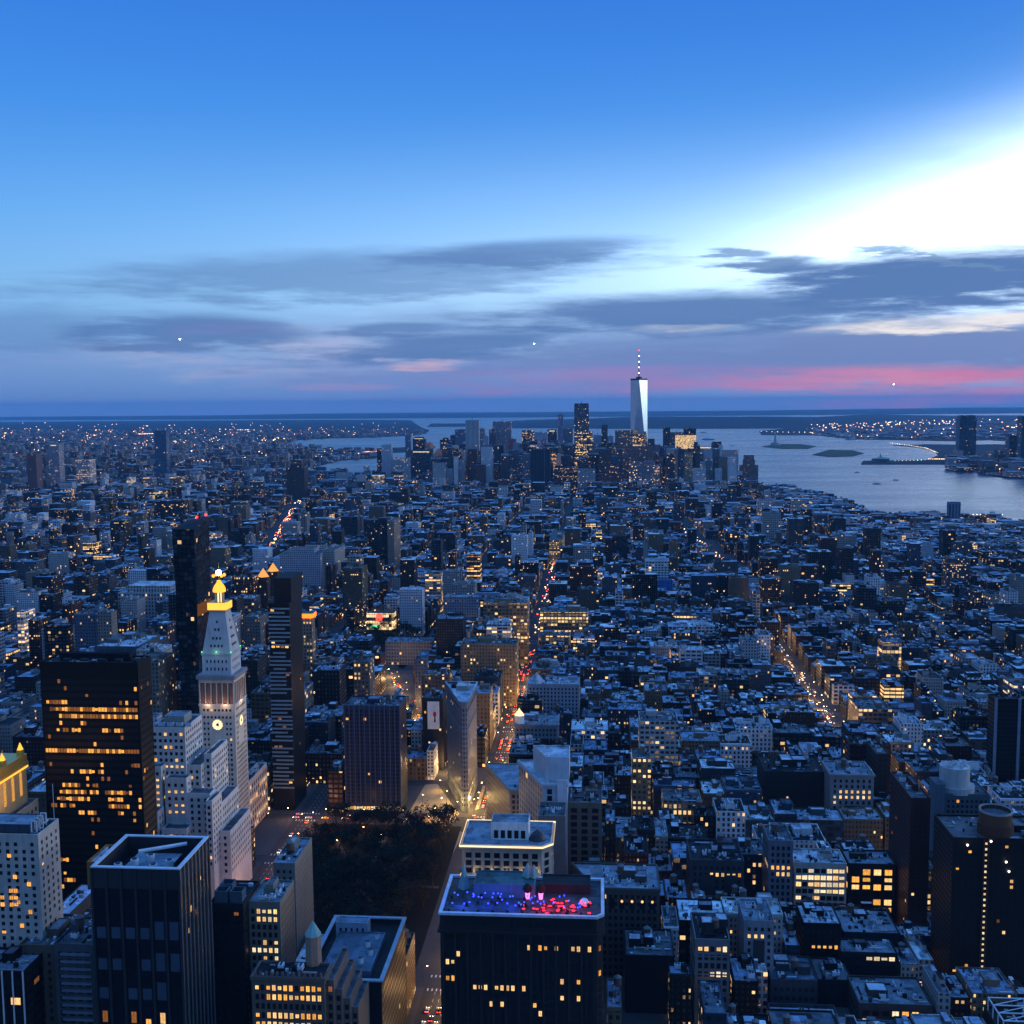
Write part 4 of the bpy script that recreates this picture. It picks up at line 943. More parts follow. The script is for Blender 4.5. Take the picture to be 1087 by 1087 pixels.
B = tower("white low block with two blazing floors of bright windows", 662, 843, 899, 916, d=22, tint=(.48, .44, .40), seed=85, win=(3.6, 4.2, 3.0, 2.8), lit=.2, rows={0: .35, 1: .75, 2: .95, 3: .5, 4: .3}, kit=(1, 0, 1), rtint=R_PALE, name="office_block", mats=('lit_cool', 'lit_warm'), side_lit=.1)
B = tower("low block with large amber square windows beside blazing white one", 664, 901, 951, 917, d=22, tint=(.10, .08, .07), seed=86, win=(5.4, 4.6, 4.3, 3.6), lit=.3, rows={0: .5, 1: .95, 2: .95}, kit=(1, 0, 2), rtint=R_BLUE, name="office_block", mats=('lit_amber', 'lit_warm'), side_lit=.1)
tower("narrow pale loft with arched crown left of the blazing white block", 652, 816, 842, 892, d=24, tint=(.24, .24, .26), seed=87, win=(3.0, 3.9, 1.6, 2.4), lit=.05, rows={3: .6}, kit=(1, 1, 1), name="loft_building")
B = tower("pale stone block with three pairs of lit arches above dark court", 778, 882, 928, 822, d=30, tint=(.34, .32, .31), seed=88, win=(3.6, 3.9, 1.6, 2.3), lit=.01, rows={2: .45, 3: .45, 4: .2}, kit=(1, 1, 3), rtint=R_BLUE, name="office_block", cornice=.8, side_lit=0, mats=('lit_warm', 'lit_cool'))
b = MB(); b.box(B['u0'] + 9, B['u1'] - 9, 777.4, 777.97, 0, B['z'] - 23, 'metal_dark'); b.build("light_court", B['root'])
tower("wide dark brick block dotted with few lamps left of lit arches", 800, 812, 876, 819, d=40, tint=(.085, .075, .075), seed=89, win=(3.2, 3.7, 1.4, 2.0), lit=.035, kit=(2, 2, 4), name="office_block", rtint=R_DARK)
tower("dark brick block with bright side strip right of lit arches", 800, 930, 944, 800, d=30, tint=(.11, .09, .08), seed=90, win=(3.0, 3.9, 1.7, 2.3), lit=.15, kit=(1, 1, 2), name="loft_building")
B = tower("red brown brick tower with flat parapet roof at right", 640, 967, 988, 847, xb=945, tint=(.13, .07, .06), seed=91, win=(2.6, 3.1, 1.4, 1.6), lit=.04, kit=(1, 0, 3), name="apartment_tower", cat="apartments", mats=('lit_dim', 'lit_warm', 'lit_amber'))
# round topped pale tower
B = tower("grey tower carrying a pale round drum at its top", 690, 1003, 1051, 843, xb=990, tint=(.16, .19, .21), seed=92, win=(2.8, 3.2, 1.5, 1.8), lit=.015, kit=(0, 0, 3), name="apartment_tower", cat="apartments", rtint=R_GREY)
cx, cy, z = (B['u0'] + B['u1']) / 2 - 4, 700, B['z']
b = MB(); b.cyl(cx, cy, z - 1, z + 3, 11, 11, 28, 'stone', 'stone', tint=(.45, .45, .44)); b.cyl(cx - 1, cy, z + 3.01, z + 15, 9.0, 9.0, 28, 'stone', 'roof', tint=(.48, .48, .47)); b.build("drum", B['root'])
for k in range(5): put("cooling_unit", UNIT, B['root'], (cx - 5 + 2.4 * k - B['root'].location.x, cy - 3 + 3 * (k % 3) - B['root'].location.y, z + 15), 0, (.7, .7, 1))
for k in (-1, 1): b = MB(); x = B['u0'] + 2 + (k > 0) * 3; b.box(B['u0'] - 5.5, B['u0'] - .02, 690, 704, 0, z + 6, 'stone', 'roof', tint=(.20, .23, .26)) if k < 0 else None; b.build("stair_shaft", B['root'])
# round topped brick tower
B = tower("brown brick tower with round crown and a string of stair lights", 588, 1012, 1120, 890, d=34, tint=(.075, .055, .048), seed=93, win=(3.0, 3.1, 1.5, 1.7), lit=.035, kit=(1, 0, 4), name="apartment_tower", cat="apartments", rtint=R_GREY, mats=('lit_dim', 'lit_amber', 'lit_warm'), finish=False, side_lit=0)
z = B['z']; cx = at_depth(1056, 890, 598)[0]
b = MB(); b.cyl(cx, 598, z - 1, z + 5, 9.2, 9.2, 28, 'stone', 'stone', tint=(.20, .115, .08)); b.cyl(cx, 598, z + 5.01, z + 12, 8.3, 8.3, 28, 'stone', None, tint=(.24, .15, .10)); b.cyl(cx, 598, z + 12, z + 12.01, 8.3, 7.6, 28, 'stone', tint=(.4, .38, .36)); b.cyl(cx, 598, z + 10, z + 10.01, 7.6, .1, 28, 'roof', tint=R_GREY); b.build("round_crown", B['root'])
b = MB(); b.cyl(cx, 598, z + 11.2, z + 12.4, 8.6, 8.6, 28, 'stone', tint=(.45, .42, .40)); b.build("crown_ring", B['root'])
xs = at_depth(1045, 950, 588)[0]
for k in range(24): B['P'].lit.append((1.05, 1.25, xs, 588 - .15, z - 3 - 3.1 * k, (0, -1), 'lit_cool' if k % 3 else 'lit_warm'))
B['P'].cap = 100; B['P'].done()
b = MB(); b.box(xs - 1.6, xs - .7, 587.2, 587.97, 0, z - 1, 'stone', tint=(.16, .10, .08)); b.box(xs + .7, xs + 1.6, 587.2, 587.97, 0, z - 1, 'stone', tint=(.16, .10, .08)); b.build("stair_frame", B['root'])
for (px, py) in ((1027, 897), (1052, 893), (1068, 915), (1071, 925)):
    x, zz = at_depth(px, py, 587); b = MB(); b.ball((x, 586.9, zz), .55, 'white_light'); b.build("wall_lamp", B['root'])
B = tower("tall dark glass slab with pale striped edge cut by right edge", 880, 1056, 1120, 742, xb=1049, tint=(.02, .022, .03), rtint=R_DARK, seed=94, win=(2.6, 3.4, 1.7, 1.6), lit=.01, kit=(0, 0, 0), name="glass_slab", cat="tower")
for k in (0, 1): b = MB(); x = B['u0'] + k * (at_depth(1081, 742, 880)[0] - B['u0']); b.box(x, x + 2.2, 879.3, 879.97, 0, B['z'], 'stone', tint=(.30, .32, .36)); b.build("edge_strip", B['root'])
# low foreground roofs at bottom right
B = tower("dark brick loft with three rows of amber windows in right foreground", 600, 853, 893, 980, d=24, tint=(.035, .03, .03), seed=95, win=(2.7, 3.9, 1.6, 2.3), lit=.0, rows={1: .25, 2: .75, 5: .6, 6: .5}, kit=(2, 0, 2), rtint=R_PALE, name="loft_building", side_lit=0, mats=('lit_amber', 'lit_warm'))
B = tower("low stepped block with one line of white windows at right", 592, 893, 953, 1011, d=16, tint=(.05, .05, .06), seed=96, win=(4.0, 4.6, 3.0, 2.2), lit=0, rows={0: .75}, kit=(1, 0, 2), rtint=R_BLUE, name="loft_building", side_lit=0, mats=('lit_cool',), top=1.0)
B = tower("dark roofed block stepping up behind the white window line", 612, 895, 956, 990, d=30, tint=(.06, .065, .08), seed=97, win=(3, 3.8, 1.4, 2), lit=.04, kit=(1, 1, 3), rtint=R_BLUE, name="loft_building")
B = tower("grey roofed block with grid windows at bottom right corner", 548, 912, 990, 1066, d=28, tint=(.15, .13, .12), seed=98, win=(4.6, 4.4, 3.2, 2.8), lit=.12, kit=(1, 0, 3), rtint=(.30, .32, .34), name="loft_building")
B = tower("flat pale roof with two glowing skylights at the bottom edge", 541, 821, 894, 1088, d=20, tint=(.13, .13, .14), seed=99, win=(3, 3.8, 1.4, 2), lit=.0, kit=(0, 0, 1), rtint=(.50, .54, .60), name="loft_building", par=2.2)
for px in (849, 869): x, y = B['u0'] + (px - 821) / 73 * (B['u1'] - B['u0']), 550; b = MB(); b.box(x - 2.0, x + 2.0, y - 1, y + 1, B['z'] - 2.2, B['z'] - 1.5, 'white_panel', bottom=True); b.build("skylight", B['root'])
B = tower("low block with jumbled pale roof sheds above the skylight roof", 566, 818, 868, 1040, d=26, tint=(.12, .12, .13), seed=100, win=(3, 3.8, 1.4, 2), lit=.02, kit=(4, 1, 4), rtint=(.20, .25, .29), name="loft_building")
B = tower("dark roofed block below the amber rowed loft", 572, 868, 905, 1040, d=24, tint=(.05, .05, .06), seed=101, win=(3, 3.8, 1.4, 2), lit=.0, kit=(2, 0, 3), rtint=R_GREY, name="loft_building")
# steel roof frame at the very corner
B = tower("building corner with open white steel roof frame at bottom right", 520, 1064, 1140, 1100, d=26, tint=(.06, .06, .065), seed=102, win=(3, 3.8, 1.4, 2), lit=.02, kit=(0, 0, 2), name="office_block", rtint=R_DARK)
u0, z = B['u0'], B['z'] - 1; b = MB()
for k in range(4):
    y = 522 + 7 * k; b.bar((u0 + 1, y, z), (u0 + 1, y, z + 7), .3, 'metal_pale'); b.bar((u0 + 18, y, z), (u0 + 18, y, z + 7), .3, 'metal_pale'); b.bar((u0 + 1, y, z + 7), (u0 + 18, y, z + 7), .35, 'metal_pale')
    if k < 3: b.bar((u0 + 1, y, z + 7), (u0 + 18, y + 7, z + 7), .25, 'metal_pale')
for x in (u0 + 1, u0 + 18): b.bar((x, 522, z + 7), (x, 543, z + 7), .35, 'metal_pale')
b.build("roof_frame", B['root'])
# bottom left
B = tower("dark stone block with two open cooling boxes on its roof", 497, 222, 258, 959, d=26, tint=(.055, .055, .06), seed=111, win=(4.4, 3.9, 2.2, 2.4), lit=.03, kit=(0, 0, 1), rtint=R_DARK, name="office_block", mats=('lit_dim', 'lit_amber'))
for k in range(3):
    x, y = B['u0'] + 5 + 7.5 * (k % 2), 500 + 8 * (k // 2) + 2; zz = B['z'] - 1; b = MB(); q = rect(x - 3, x + 3, y - 3, y + 3); b.roofed(q, zz, zz + 6, 'stone', (.16, .2, .23), R_DARK, 3.5, .4); b.build("cooling_box", B['root'])
B = tower("tan office block with lit upper rows and pale side wall", 505, 263, 297, 957, xb=312, tint=(.30, .28, .24), seed=112, win=(2.7, 3.8, 1.6, 2.4), lit=.0, rows={0: .45, 1: .85, 4: .3, 5: .7, 6: .4}, kit=(2, 0, 4), rtint=R_BLUE, name="office_block", side_lit=.01, mats=('lit_warm', 'lit_cool'))
B = tower("taller tan wing with blue grey roof sheds behind lit rows", 556, 290, 313, 916, xb=331, tint=(.28, .28, .26), seed=113, win=(3.2, 3.6, 1.3, 1.7), lit=.05, kit=(3, 1, 3), rtint=R_BLUE, name="office_block", side_lit=.0)
# terraced block with polygonal turret
B = tower("ornate brown terraced block with full rows of lit windows", 438, 267, 344, 1037, xb=352, tint=(.23, .19, .165), seed=114, win=(2.3, 3.9, 1.45, 2.5), lit=.0, rows={0: .85, 1: .7, 3: .9, 4: .8, 6: .6}, kit=(0, 0, 2), rtint=R_DARK, name="office_block", side_lit=.02, mats=('lit_warm', 'lit_amber', 'lit_warm'), cornice=.5)
x, y, z = B['u1'] - 8, 452, B['z']; b = MB(); b.cyl(x, y, z - 1, z + 12, 3.6, 3.4, 8, 'stone', tint=(.40, .30, .24)); b.cyl(x, y, z + 12, z + 18, 3.7, .2, 8, 'copper_green'); b.build("turret", B['root'])
for k in range(4):
    b = MB(); x = B['u1'] + .02 + 3.0 * k; zz = z - 3 - 5 * k; b.roofed(rect(x, x + 3.0, 442 + 2 * k, 470), 0, zz, 'stone', (.26, .21, .18), R_GREY, .8); b.build("terrace", B['root'])
    P = Panes(B['root'], random.Random(k), 10); P.grid((x, 442 + 2 * k), (x + 3, 442 + 2 * k), 20, zz - 2, 2.8, 3.9, 1.6, 2.4, .1, mats=('lit_dim',), margin=.2); P.done()
for k in range(13): b = MB(); x = B['u0'] + 1.5 + (B['u1'] - B['u0'] - 3) * k / 12; b.cyl(x, 438.6, z, z + 1.7, .8, .5, 6, 'stone', 'stone', tint=(.25, .2, .18)); b.build("crenel", B['root'])
# courtyard roof block
zt = 58; v0 = 476; u0, _ = at_depth(362, 1042, v0); u1, zt = at_depth(405, 1042, v0); d = depth_to(u1, v0, zt, 430)
_, _ = u0, u1; u0 = u1 - 36
T = thing("court_block", "low square block with pale rim round a sunken roof court", "building", ((u0 + u1) / 2, v0 + d / 2, 0)); occ(u0, u1, v0, v0 + d)
b = MB(); b.roofed(rect(u0, u1, v0, v0 + d), 0, zt, 'stone', (.06, .065, .08), R_DARK, 2.5, 1.0); b.build("wall", T)
b = MB(); e = .7
for x0, x1, y0, y1 in ((u0 - e, u1 + e, v0 - e, v0 + 1.2), (u0 - e, u1 + e, v0 + d - 1.2, v0 + d + e), (u0 - e, u0 + 1.2, v0 + 1.2, v0 + d - 1.2), (u1 - 1.2, u1 + e, v0 + 1.2, v0 + d - 1.2)): b.box(x0, x1, y0, y1, zt + .02, zt + .7, 'stone', tint=(.40, .44, .48), bottom=True)
b.build("rim", T)
b = MB(); b.roofed(rect(u0 + 6, u1 - 7, v0 + 8, v0 + d - 16), zt - 2.5, zt + .5, 'stone', (.22, .25, .29), (.22, .26, .30), .4); b.build("inner_roof", T)
b = MB(); b.roofed(rect(u0 + 4, u1 - 16, v0 + d - 16, v0 + d - 9), zt - 2.5, zt + 5, 'stone', (.34, .38, .43), R_BLUE, .5); b.build("penthouse", T)
P = Panes(T, random.Random(3)); P.grid((u0 + 4, v0 + d - 16), (u1 - 16, v0 + d - 16), zt - 1.5, zt + 3.5, 2.4, 5, 1.1, 2.4, 0); P.grid((u1, v0), (u1, v0 + d), 4, zt - 4, 3.2, 4, 1.5, 2.2, .01); P.grid((u0, v0), (u1, v0), 4, zt - 4, 3.2, 4, 1.5, 2.2, .02); P.done()
for k in range(4): b = MB(); b.cyl(u1 - 13 + (k % 2) * 3, v0 + 16 + 8 * k, zt + .1, zt + 2.8, 1.3, 1.3, 12, 'metal_pale', 'metal_dark'); b.build("vent", T)
B = tower("dark glass block with pale rails in the bottom left corner", 432, -40, 25, 1030, d=20, tint=(.02, .025, .035), rtint=R_BLUE, seed=121, win=(5.2, 4, 4.2, 3.2), lit=.03, kit=(1, 0, 2), name="glass_block", cat="office building", mats=('lit_warm', 'lit_dim'))
for k in range(6): b = MB(); x = B['u1'] - 4.6 * k - .3; b.box(x - .2, x + .2, 431.3, 431.97, 0, B['z'], 'metal_pale'); b.build("rail", B['root'])
tower("brown brick block with scattered lit windows at lower left", 448, 20, 58, 1003, d=30, tint=(.20, .165, .135), seed=122, win=(3.3, 3.5, 1.4, 1.9), lit=.14, kit=(1, 0, 2), rtint=R_GREY, name="apartment_block", cat="apartments")
B = tower("grey balconied apartment front left of the black ribbed tower", 446, 57, 99, 1002, d=26, tint=(.17, .17, .18), seed=123, win=(3.4, 3.3, 2.2, 2.2), lit=.03, kit=(1, 1, 2), rtint=R_GREY, name="apartment_block", cat="apartments")
for k in range(18): b = MB(); zz = B['z'] - 5 - 3.3 * k; b.box(B['u0'] + 3, B['u1'] - 1, 444.9, 445.97, zz, zz + .9, 'stone', tint=(.26, .27, .29), bottom=True); b.build("balcony", B['root'])
B = tower("long low block with bright blue grey roof strip at left", 482, 30, 52, 991, d=54, tint=(.14, .13, .13), seed=124, win=(3.3, 3.6, 1.4, 1.9), lit=.02, kit=(0, 0, 1), rtint=(.50, .55, .62), name="loft_building", par=.4)
tower("short brown block with two glowing wall lamps below the amber slab", 470, 72, 100, 985, d=22, tint=(.12, .10, .09), seed=125, win=(3.3, 3.6, 1.4, 1.9), lit=.08, kit=(2, 1, 2), rtint=R_DARK, name="loft_building")
tower("narrow ochre lit block squeezed between amber slab and black tower", 560, 92, 116, 915, d=24, tint=(.40, .26, .10), seed=126, win=(3.3, 3.6, 1.4, 1.9), lit=.06, kit=(1, 0, 1), rtint=R_PALE, name="loft_building")

tower("plain dark building with windowless front beside the diagonal street at bottom", 560, 664, 716, 1014, d=30, tint=(.045, .045, .055), seed=131, win=(14, 9, .8, 1.0), lit=0, kit=(2, 1, 2), rtint=R_GREY, name="loft_building")
u0, v0, u1, L = U230
for k in range(26):
    x = u0 + 3 + rr.random() * (L - 8); y = v0 + 2.5 + (rr.random() ** .6) * 17 if k > 9 else v0 + 2.2
    if k <= 9: x = u0 + 4 + 7 * k
    T = thing("planter", "dark planter with clipped shrub on the roof terrace", "planter", (x, y, TRZ), "dark planters on the roof terrace"); b = MB(); b.box(x - .8, x + .8, y - .5, y + .5, TRZ, TRZ + .8, 'timber'); b.build("box", T); b = MB(); b.ball((x, y, TRZ + 1.3), .8, 'leaf', 7, 5); b.build("shrub", T)
# ------------------------------------------------------------------ middle distance: recognisable blocks, window grid in the wall material
def block(v, xl, xr, yt, d, tint, lit, label, win=(3.2, 3.7, .5, .55), rt=R_GREY, mat='masonry_facade', name="building", cat="building", warm=.5, shop=.25, kit=(1, 0, 1), xb=None, group=None, zb=0.0, par=1.0, stack=None):
    u0, u1, z = front(v, xl, xr, yt); r = random.Random(hash((v, xl, yt)) & 0xffff)
    if xb is not None: d = depth_to(u1 if xb > xr else u0, v, z, xb)
    base = zc((u0 + u1) / 2, v); z += 0
    root = thing(name, label, cat, ((u0 + u1) / 2, v + d / 2, base), group); occ(u0, u1, v, v + d)
    b = MB(); b.win = win; b.lit = (lit, r.random(), warm, shop); b.roofed(rect(u0, u1, v, v + d), base, z, mat, tint, rt, par, zb=base); b.build("wall", root)
    if kit: roof_kit(root, u0 + .5, u1 - .5, v + .5, v + d - .5, z - par, tint, r, *kit)
    for (ins, h, tn) in (stack or []):
        b = MB(); b.win = win; b.lit = (lit, r.random(), warm, 0); w = (u1 - u0) * ins / 2; dd = d * ins / 2
        b.roofed(rect(u0 + w, u1 - w, v + dd, v + d - dd), z - par, z + h, mat, tn or tint, rt, .6, zb=z - par); b.build("upper_stage", root); z += h
    return dict(root=root, u0=u0, u1=u1, v0=v, v1=v + d, z=z)
MW = (4.5, 4.2, .75, .6)
for a in (
    (1390, 573, 624, 650, 34, TAN, .62, "big office block glowing floor after floor right of the avenue", dict(win=MW, warm=.4)),
    (1302, 571, 605, 675, 24, (.3, .27, .24), .12, "tan block in front of the big glowing office", dict(win=MW)),
    (870, 679, 720, 766, 30, (.46, .44, .42), .16, "white loft block with several bright floors in mid picture", dict(win=(4.0, 4.0, .7, .5))),
    (800, 671, 691, 805, 24, TAN, .30, "narrow tan loft full of lit windows left below the white loft", dict(win=(3.6, 4.0, .55, .5))),
    (775, 704, 745, 850, 24, (.36, .30, .25), .34, "tan loft with glowing arched rows and flat dark roof", dict(win=(3.4, 4.4, .6, .65))),
    (1010, 815, 857, 759, 26, TAN, .70, "square block with nearly every window lit left of the right avenue", dict(win=(4.8, 4.2, .8, .6), rt=R_PALE)),
    (1040, 911, 947, 753, 40, (.30, .24, .20), .12, "long brown block with glowing top floor right of the right avenue", dict(win=MW)),
    (1085, 939, 962, 770, 24, (.25, .22, .2), .28, "corner block with small dome and glowing upper windows", dict()),
    (1085, 953, 972, 777, 24, (.33, .33, .32), .05, "grey windowed block right of the domed corner block", dict()),
    (1260, 937, 957, 682, 22, (.2, .24, .3), .75, "small glass block glowing warm among low roofs at right", dict(win=(4.5, 4, .85, .8), rt=R_BLUE)),
    (1270, 788, 806, 680, 30, (.44, .44, .45), .04, "pale slab pair's left half behind the domed roofs", dict()),
    (1275, 805, 818, 674, 30, (.58, .57, .58), .05, "tall white slab in the right middle", dict(kit=(1, 0, 0))),
    (1235, 722, 746, 690, 22, (.55, .55, .56), .03, "small white block with wide dark windows in mid picture", dict(win=(6, 4.4, .75, .5), rt=R_PALE)),
    (1750, 699, 714, 616, 20, (.12, .24, .42), .0, "plain blue wrapped box standing above low roofs", dict(kit=None)),
    (1460, 125, 186, 629, 60, (.46, .45, .43), .03, "wide white civic block behind the dark office slab", dict(win=(4.2, 5, .5, .62), rt=R_PALE, kit=(2, 0, 2), stack=[(.25, 8, None)])),
    (1700, 27, 52, 608, 40, (.36, .31, .24), .0, "plain tan box building at the far left", dict(xb=62, kit=(2, 0, 0))),
    (1210, 44, 69, 668, 30, (.48, .48, .50), .02, "white stepped apartment block at the left", dict(stack=[(.5, 8, None)])),
    (1180, 78, 107, 652, 30, (.22, .24, .28), .02, "grey blue block with pink lit strip at the left", dict()),
    (1165, 103, 118, 650, 36, (.36, .33, .29), .03, "tan slab beside the grey blue block", dict(xb=124)),
    (1050, 101, 146, 686, 44, (.19, .20, .22), .0, "broad low grey block with pale roof behind the dark slab", dict(xb=170, rt=R_PALE, kit=(3, 0, 3))),
    (900, 137, 168, 703, 60, (.30, .28, .24), .05, "cream slab with rows of windows right of the dark slab", dict(xb=186, kit=(2, 1, 2))),
    (860, 155, 167, 760, 10, (.6, .6, .62), .0, "small white windowless box between dark slab and terraced block", dict(kit=None)),
    (1540, 389, 418, 651, 18, (.40, .34, .28), .97, "glaring lit department store at the far end of the square", dict(win=(4, 4.5, .9, .85), warm=.15, shop=1.0)),
    (1560, 363, 384, 603, 30, (.17, .16, .13), .06, "dark apartment tower with green edged roof beyond the square", dict(xb=390, win=(3, 3, .55, .5), kit=(1, 0, 0))),
    (1480, 248, 268, 613, 36, (.15, .10, .085), .10, "brown tower left of the twin lit pyramids", dict(kit=(1, 0, 0))),
    (1780, 297, 340, 588, 46, (.46, .46, .48), .02, "long white apartment block above the square", dict(stack=[(.35, 7, None)])),
    (1800, 342, 355, 584, 50, (.42, .40, .38), .03, "pale slab right of the long white apartments", dict(xb=366)),
    (2080, 386, 411, 552, 40, (.06, .075, .095), .03, "dark slab tower in the left middle distance", dict(kit=(1, 0, 0))),
    (2060, 411, 418, 553, 26, (.40, .32, .27), .02, "pinkish narrow tower against the dark slab", dict(xb=425, kit=None)),
    (1330, 409, 458, 681, 26, (.34, .35, .37), .03, "long white office row left of the central avenue", dict(win=(3.4, 4.2, .6, .6), rt=R_BLUE)),
    (1500, 424, 448, 626, 22, (.56, .56, .58), .02, "white block with small square windows beyond the square", dict(rt=R_PALE)),
    (1660, 470, 490, 606, 30, (.36, .38, .38), .02, "pale apartment slab left of the far avenue", dict(xb=461)),
    (1440, 472, 550, 634, 24, (.30, .33, .38), .02, "long low blue grey block left of the avenue", dict(rt=R_BLUE)),
    (1330, 513, 560, 640, 24, TAN, .16, "tan block with lit upper windows left of the avenue", dict(win=MW)),
    (1150, 489, 548, 684, 34, TAN, .08, "tan corner block left of the avenue behind the wedge tower", dict(kit=(2, 1, 2))),
    (1010, 447, 477, 716, 20, (.28, .22, .17), .34, "tan block with glowing top floors behind the wedge tower", dict()),
    (905, 375, 392, 702, 20, (.25, .23, .2), .10, "narrow block with lit rooftop behind the gridded slab", dict(kit=(1, 1, 0))),
    (2350, 541, 576, 570, 60, (.13, .04, .03), .05, "dark red library block with glowing orange core", dict(win=(7, 9, .7, .8), kit=(1, 0, 0), rt=R_BLUE)),
    (2200, 583, 597, 573, 26, (.40, .35, .24), .55, "narrow tan tower with lit floors beside the avenue's end", dict(xb=601)),
    (3000, 772, 805, 547, 60, (.40, .38, .34), .10, "big pale loft block in the distance at right of centre", dict(win=(6, 5, .7, .6))),
    (2500, 772, 780, 575, 30, (.42, .41, .40), .02, "pale slab tower at right of the glowing road", dict(kit=None)),
    (2480, 781, 799, 588, 30, (.20, .20, .22), .02, "grey slab tower beside the glowing road", dict(kit=None)),
    (2300, 880, 897, 591, 30, (.22, .25, .26), .01, "blue grey box tower among low roofs at right", dict(xb=876)),
    (2300, 926, 942, 602, 40, (.16, .07, .05), .02, "red brown box tower at the right", dict()),
    (2850, 1041, 1060, 563, 70, (.24, .09, .07), .02, "large red brick pier warehouse at right edge of the city", dict(xb=1020, kit=(1, 0, 0))),
    (1900, 993, 1030, 635, 40, (.07, .08, .10), .03, "dark apartment slab at the right middle", dict(kit=(1, 0, 0))),
    (1500, 958, 990, 690, 30, (.10, .10, .12), .02, "dark loft block at the right edge middle", dict()),
    (2000, 860, 893, 644, 30, (.15, .14, .13), .03, "brown slab row at the right", dict()),
    (1790, 895, 937, 655, 24, (.20, .18, .16), .04, "long tan apartment row at the right", dict()),
    (1150, 895, 935, 741, 20, (.05, .05, .06), .02, "black roofed theatre block right of the right avenue", dict(rt=R_PALE)),
    (1120, 440, 452, 700, 20, (.26, .26, .28), .02, "narrow pale block behind the white banner block", dict()),
    (950, 205, 220, 690, 22, (.10, .09, .08), .14, "dark block glimpsed below the black faceted tower", dict(kit=(1, 0, 0))),
    (1260, 259, 276, 655, 60, (.24, .25, .24), .02, "tan ribbed slab right of the lantern tower", dict(xb=284)),
    (1280, 273, 286, 662, 8, (.26, .02, .02), .0, "dark red plain wall block right of the lantern tower", dict(kit=None)),
    (1100, 255, 283, 694, 40, (.30, .32, .35), .02, "pale arched roof block right of the clock tower", dict(rt=R_PALE)),
    (900, 322, 362, 800, 30, (.07, .07, .08), .06, "dark low block left of the gridded apartment slab", dict(kit=(2, 1, 2))),
    (880, 288, 322, 838, 20, (.12, .11, .10), .22, "dark low shop block with yellow lit sign below slim tower", dict(shop=.9, kit=(1, 0, 1))),
    (980, 322, 362, 760, 40, (.06, .065, .075), .03, "dark warehouse left behind the gridded slab", dict(rt=R_BLUE)),
):
    v, xl, xr, yt, d, tint, lit, label, kw = a; block(v, xl, xr, yt, d, tint, lit, label, **kw)
# corner dome, lit pyramids, orange crowned tower, square with a store sign
for k, (px, py, v) in enumerate(((278, 607, 1500), (288.5, 601, 1545))):
    u0, u1, z = front(v, px - 5, px + 5, py + 5); B = block(v, px - 5.5, px + 5.5, py + 6, 14, (.16, .105, .09), .05, ["shorter", "taller"][k] + " of two brown towers topped by glowing pyramids", kit=None, name="pyramid_tower", cat="tower")
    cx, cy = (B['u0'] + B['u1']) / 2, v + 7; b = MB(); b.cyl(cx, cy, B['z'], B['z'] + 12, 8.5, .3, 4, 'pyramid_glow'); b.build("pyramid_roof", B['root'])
B = block(1120, 318, 331, 656, 14, (.36, .30, .24), .12, "narrow pale tower with glowing orange sign band on top", xb=334, kit=None, name="crowned_tower", cat="tower")
b = MB(); b.prism(inset(rect(B['u0'], B['u1'], 1120, 1134), -1.0), B['z'], B['z'] + 4.5, 'orange_sign', 'metal_dark', bottom=True); b.build("sign_band", B['root'])
u0, u1, z = front(1537, 399, 405, 653); _, _, z2 = front(1537, 399, 405, 659)
T = thing("store_sign", "red square sign on the glaring lit store", "sign", ((u0 + u1) / 2, 1538, (z + z2) / 2)); b = MB(); b.box(u0, u1, 1538.5, 1539.6, z2, z, 'red_light', bottom=True); b.build("panel", T); b = MB(); b.box(u0 - .3, u1 + .3, 1539.6, 1539.95, z2 - .3, z + .3, 'metal_dark', bottom=True); b.build("frame", T)
u0, u1, z = front(1537, 392, 401, 664); T = thing("store_sign", "green lit sign low on the glaring store front", "sign", ((u0 + u1) / 2, 1538, z)); b = MB(); b.box(u0, u1, 1538.5, 1539.6, z - 3, z, 'green_light', bottom=True); b.build("panel", T); b = MB(); b.box(u0 - .3, u1 + .3, 1539.6, 1539.95, z - 3.3, z + .3, 'metal_dark', bottom=True); b.build("frame", T)

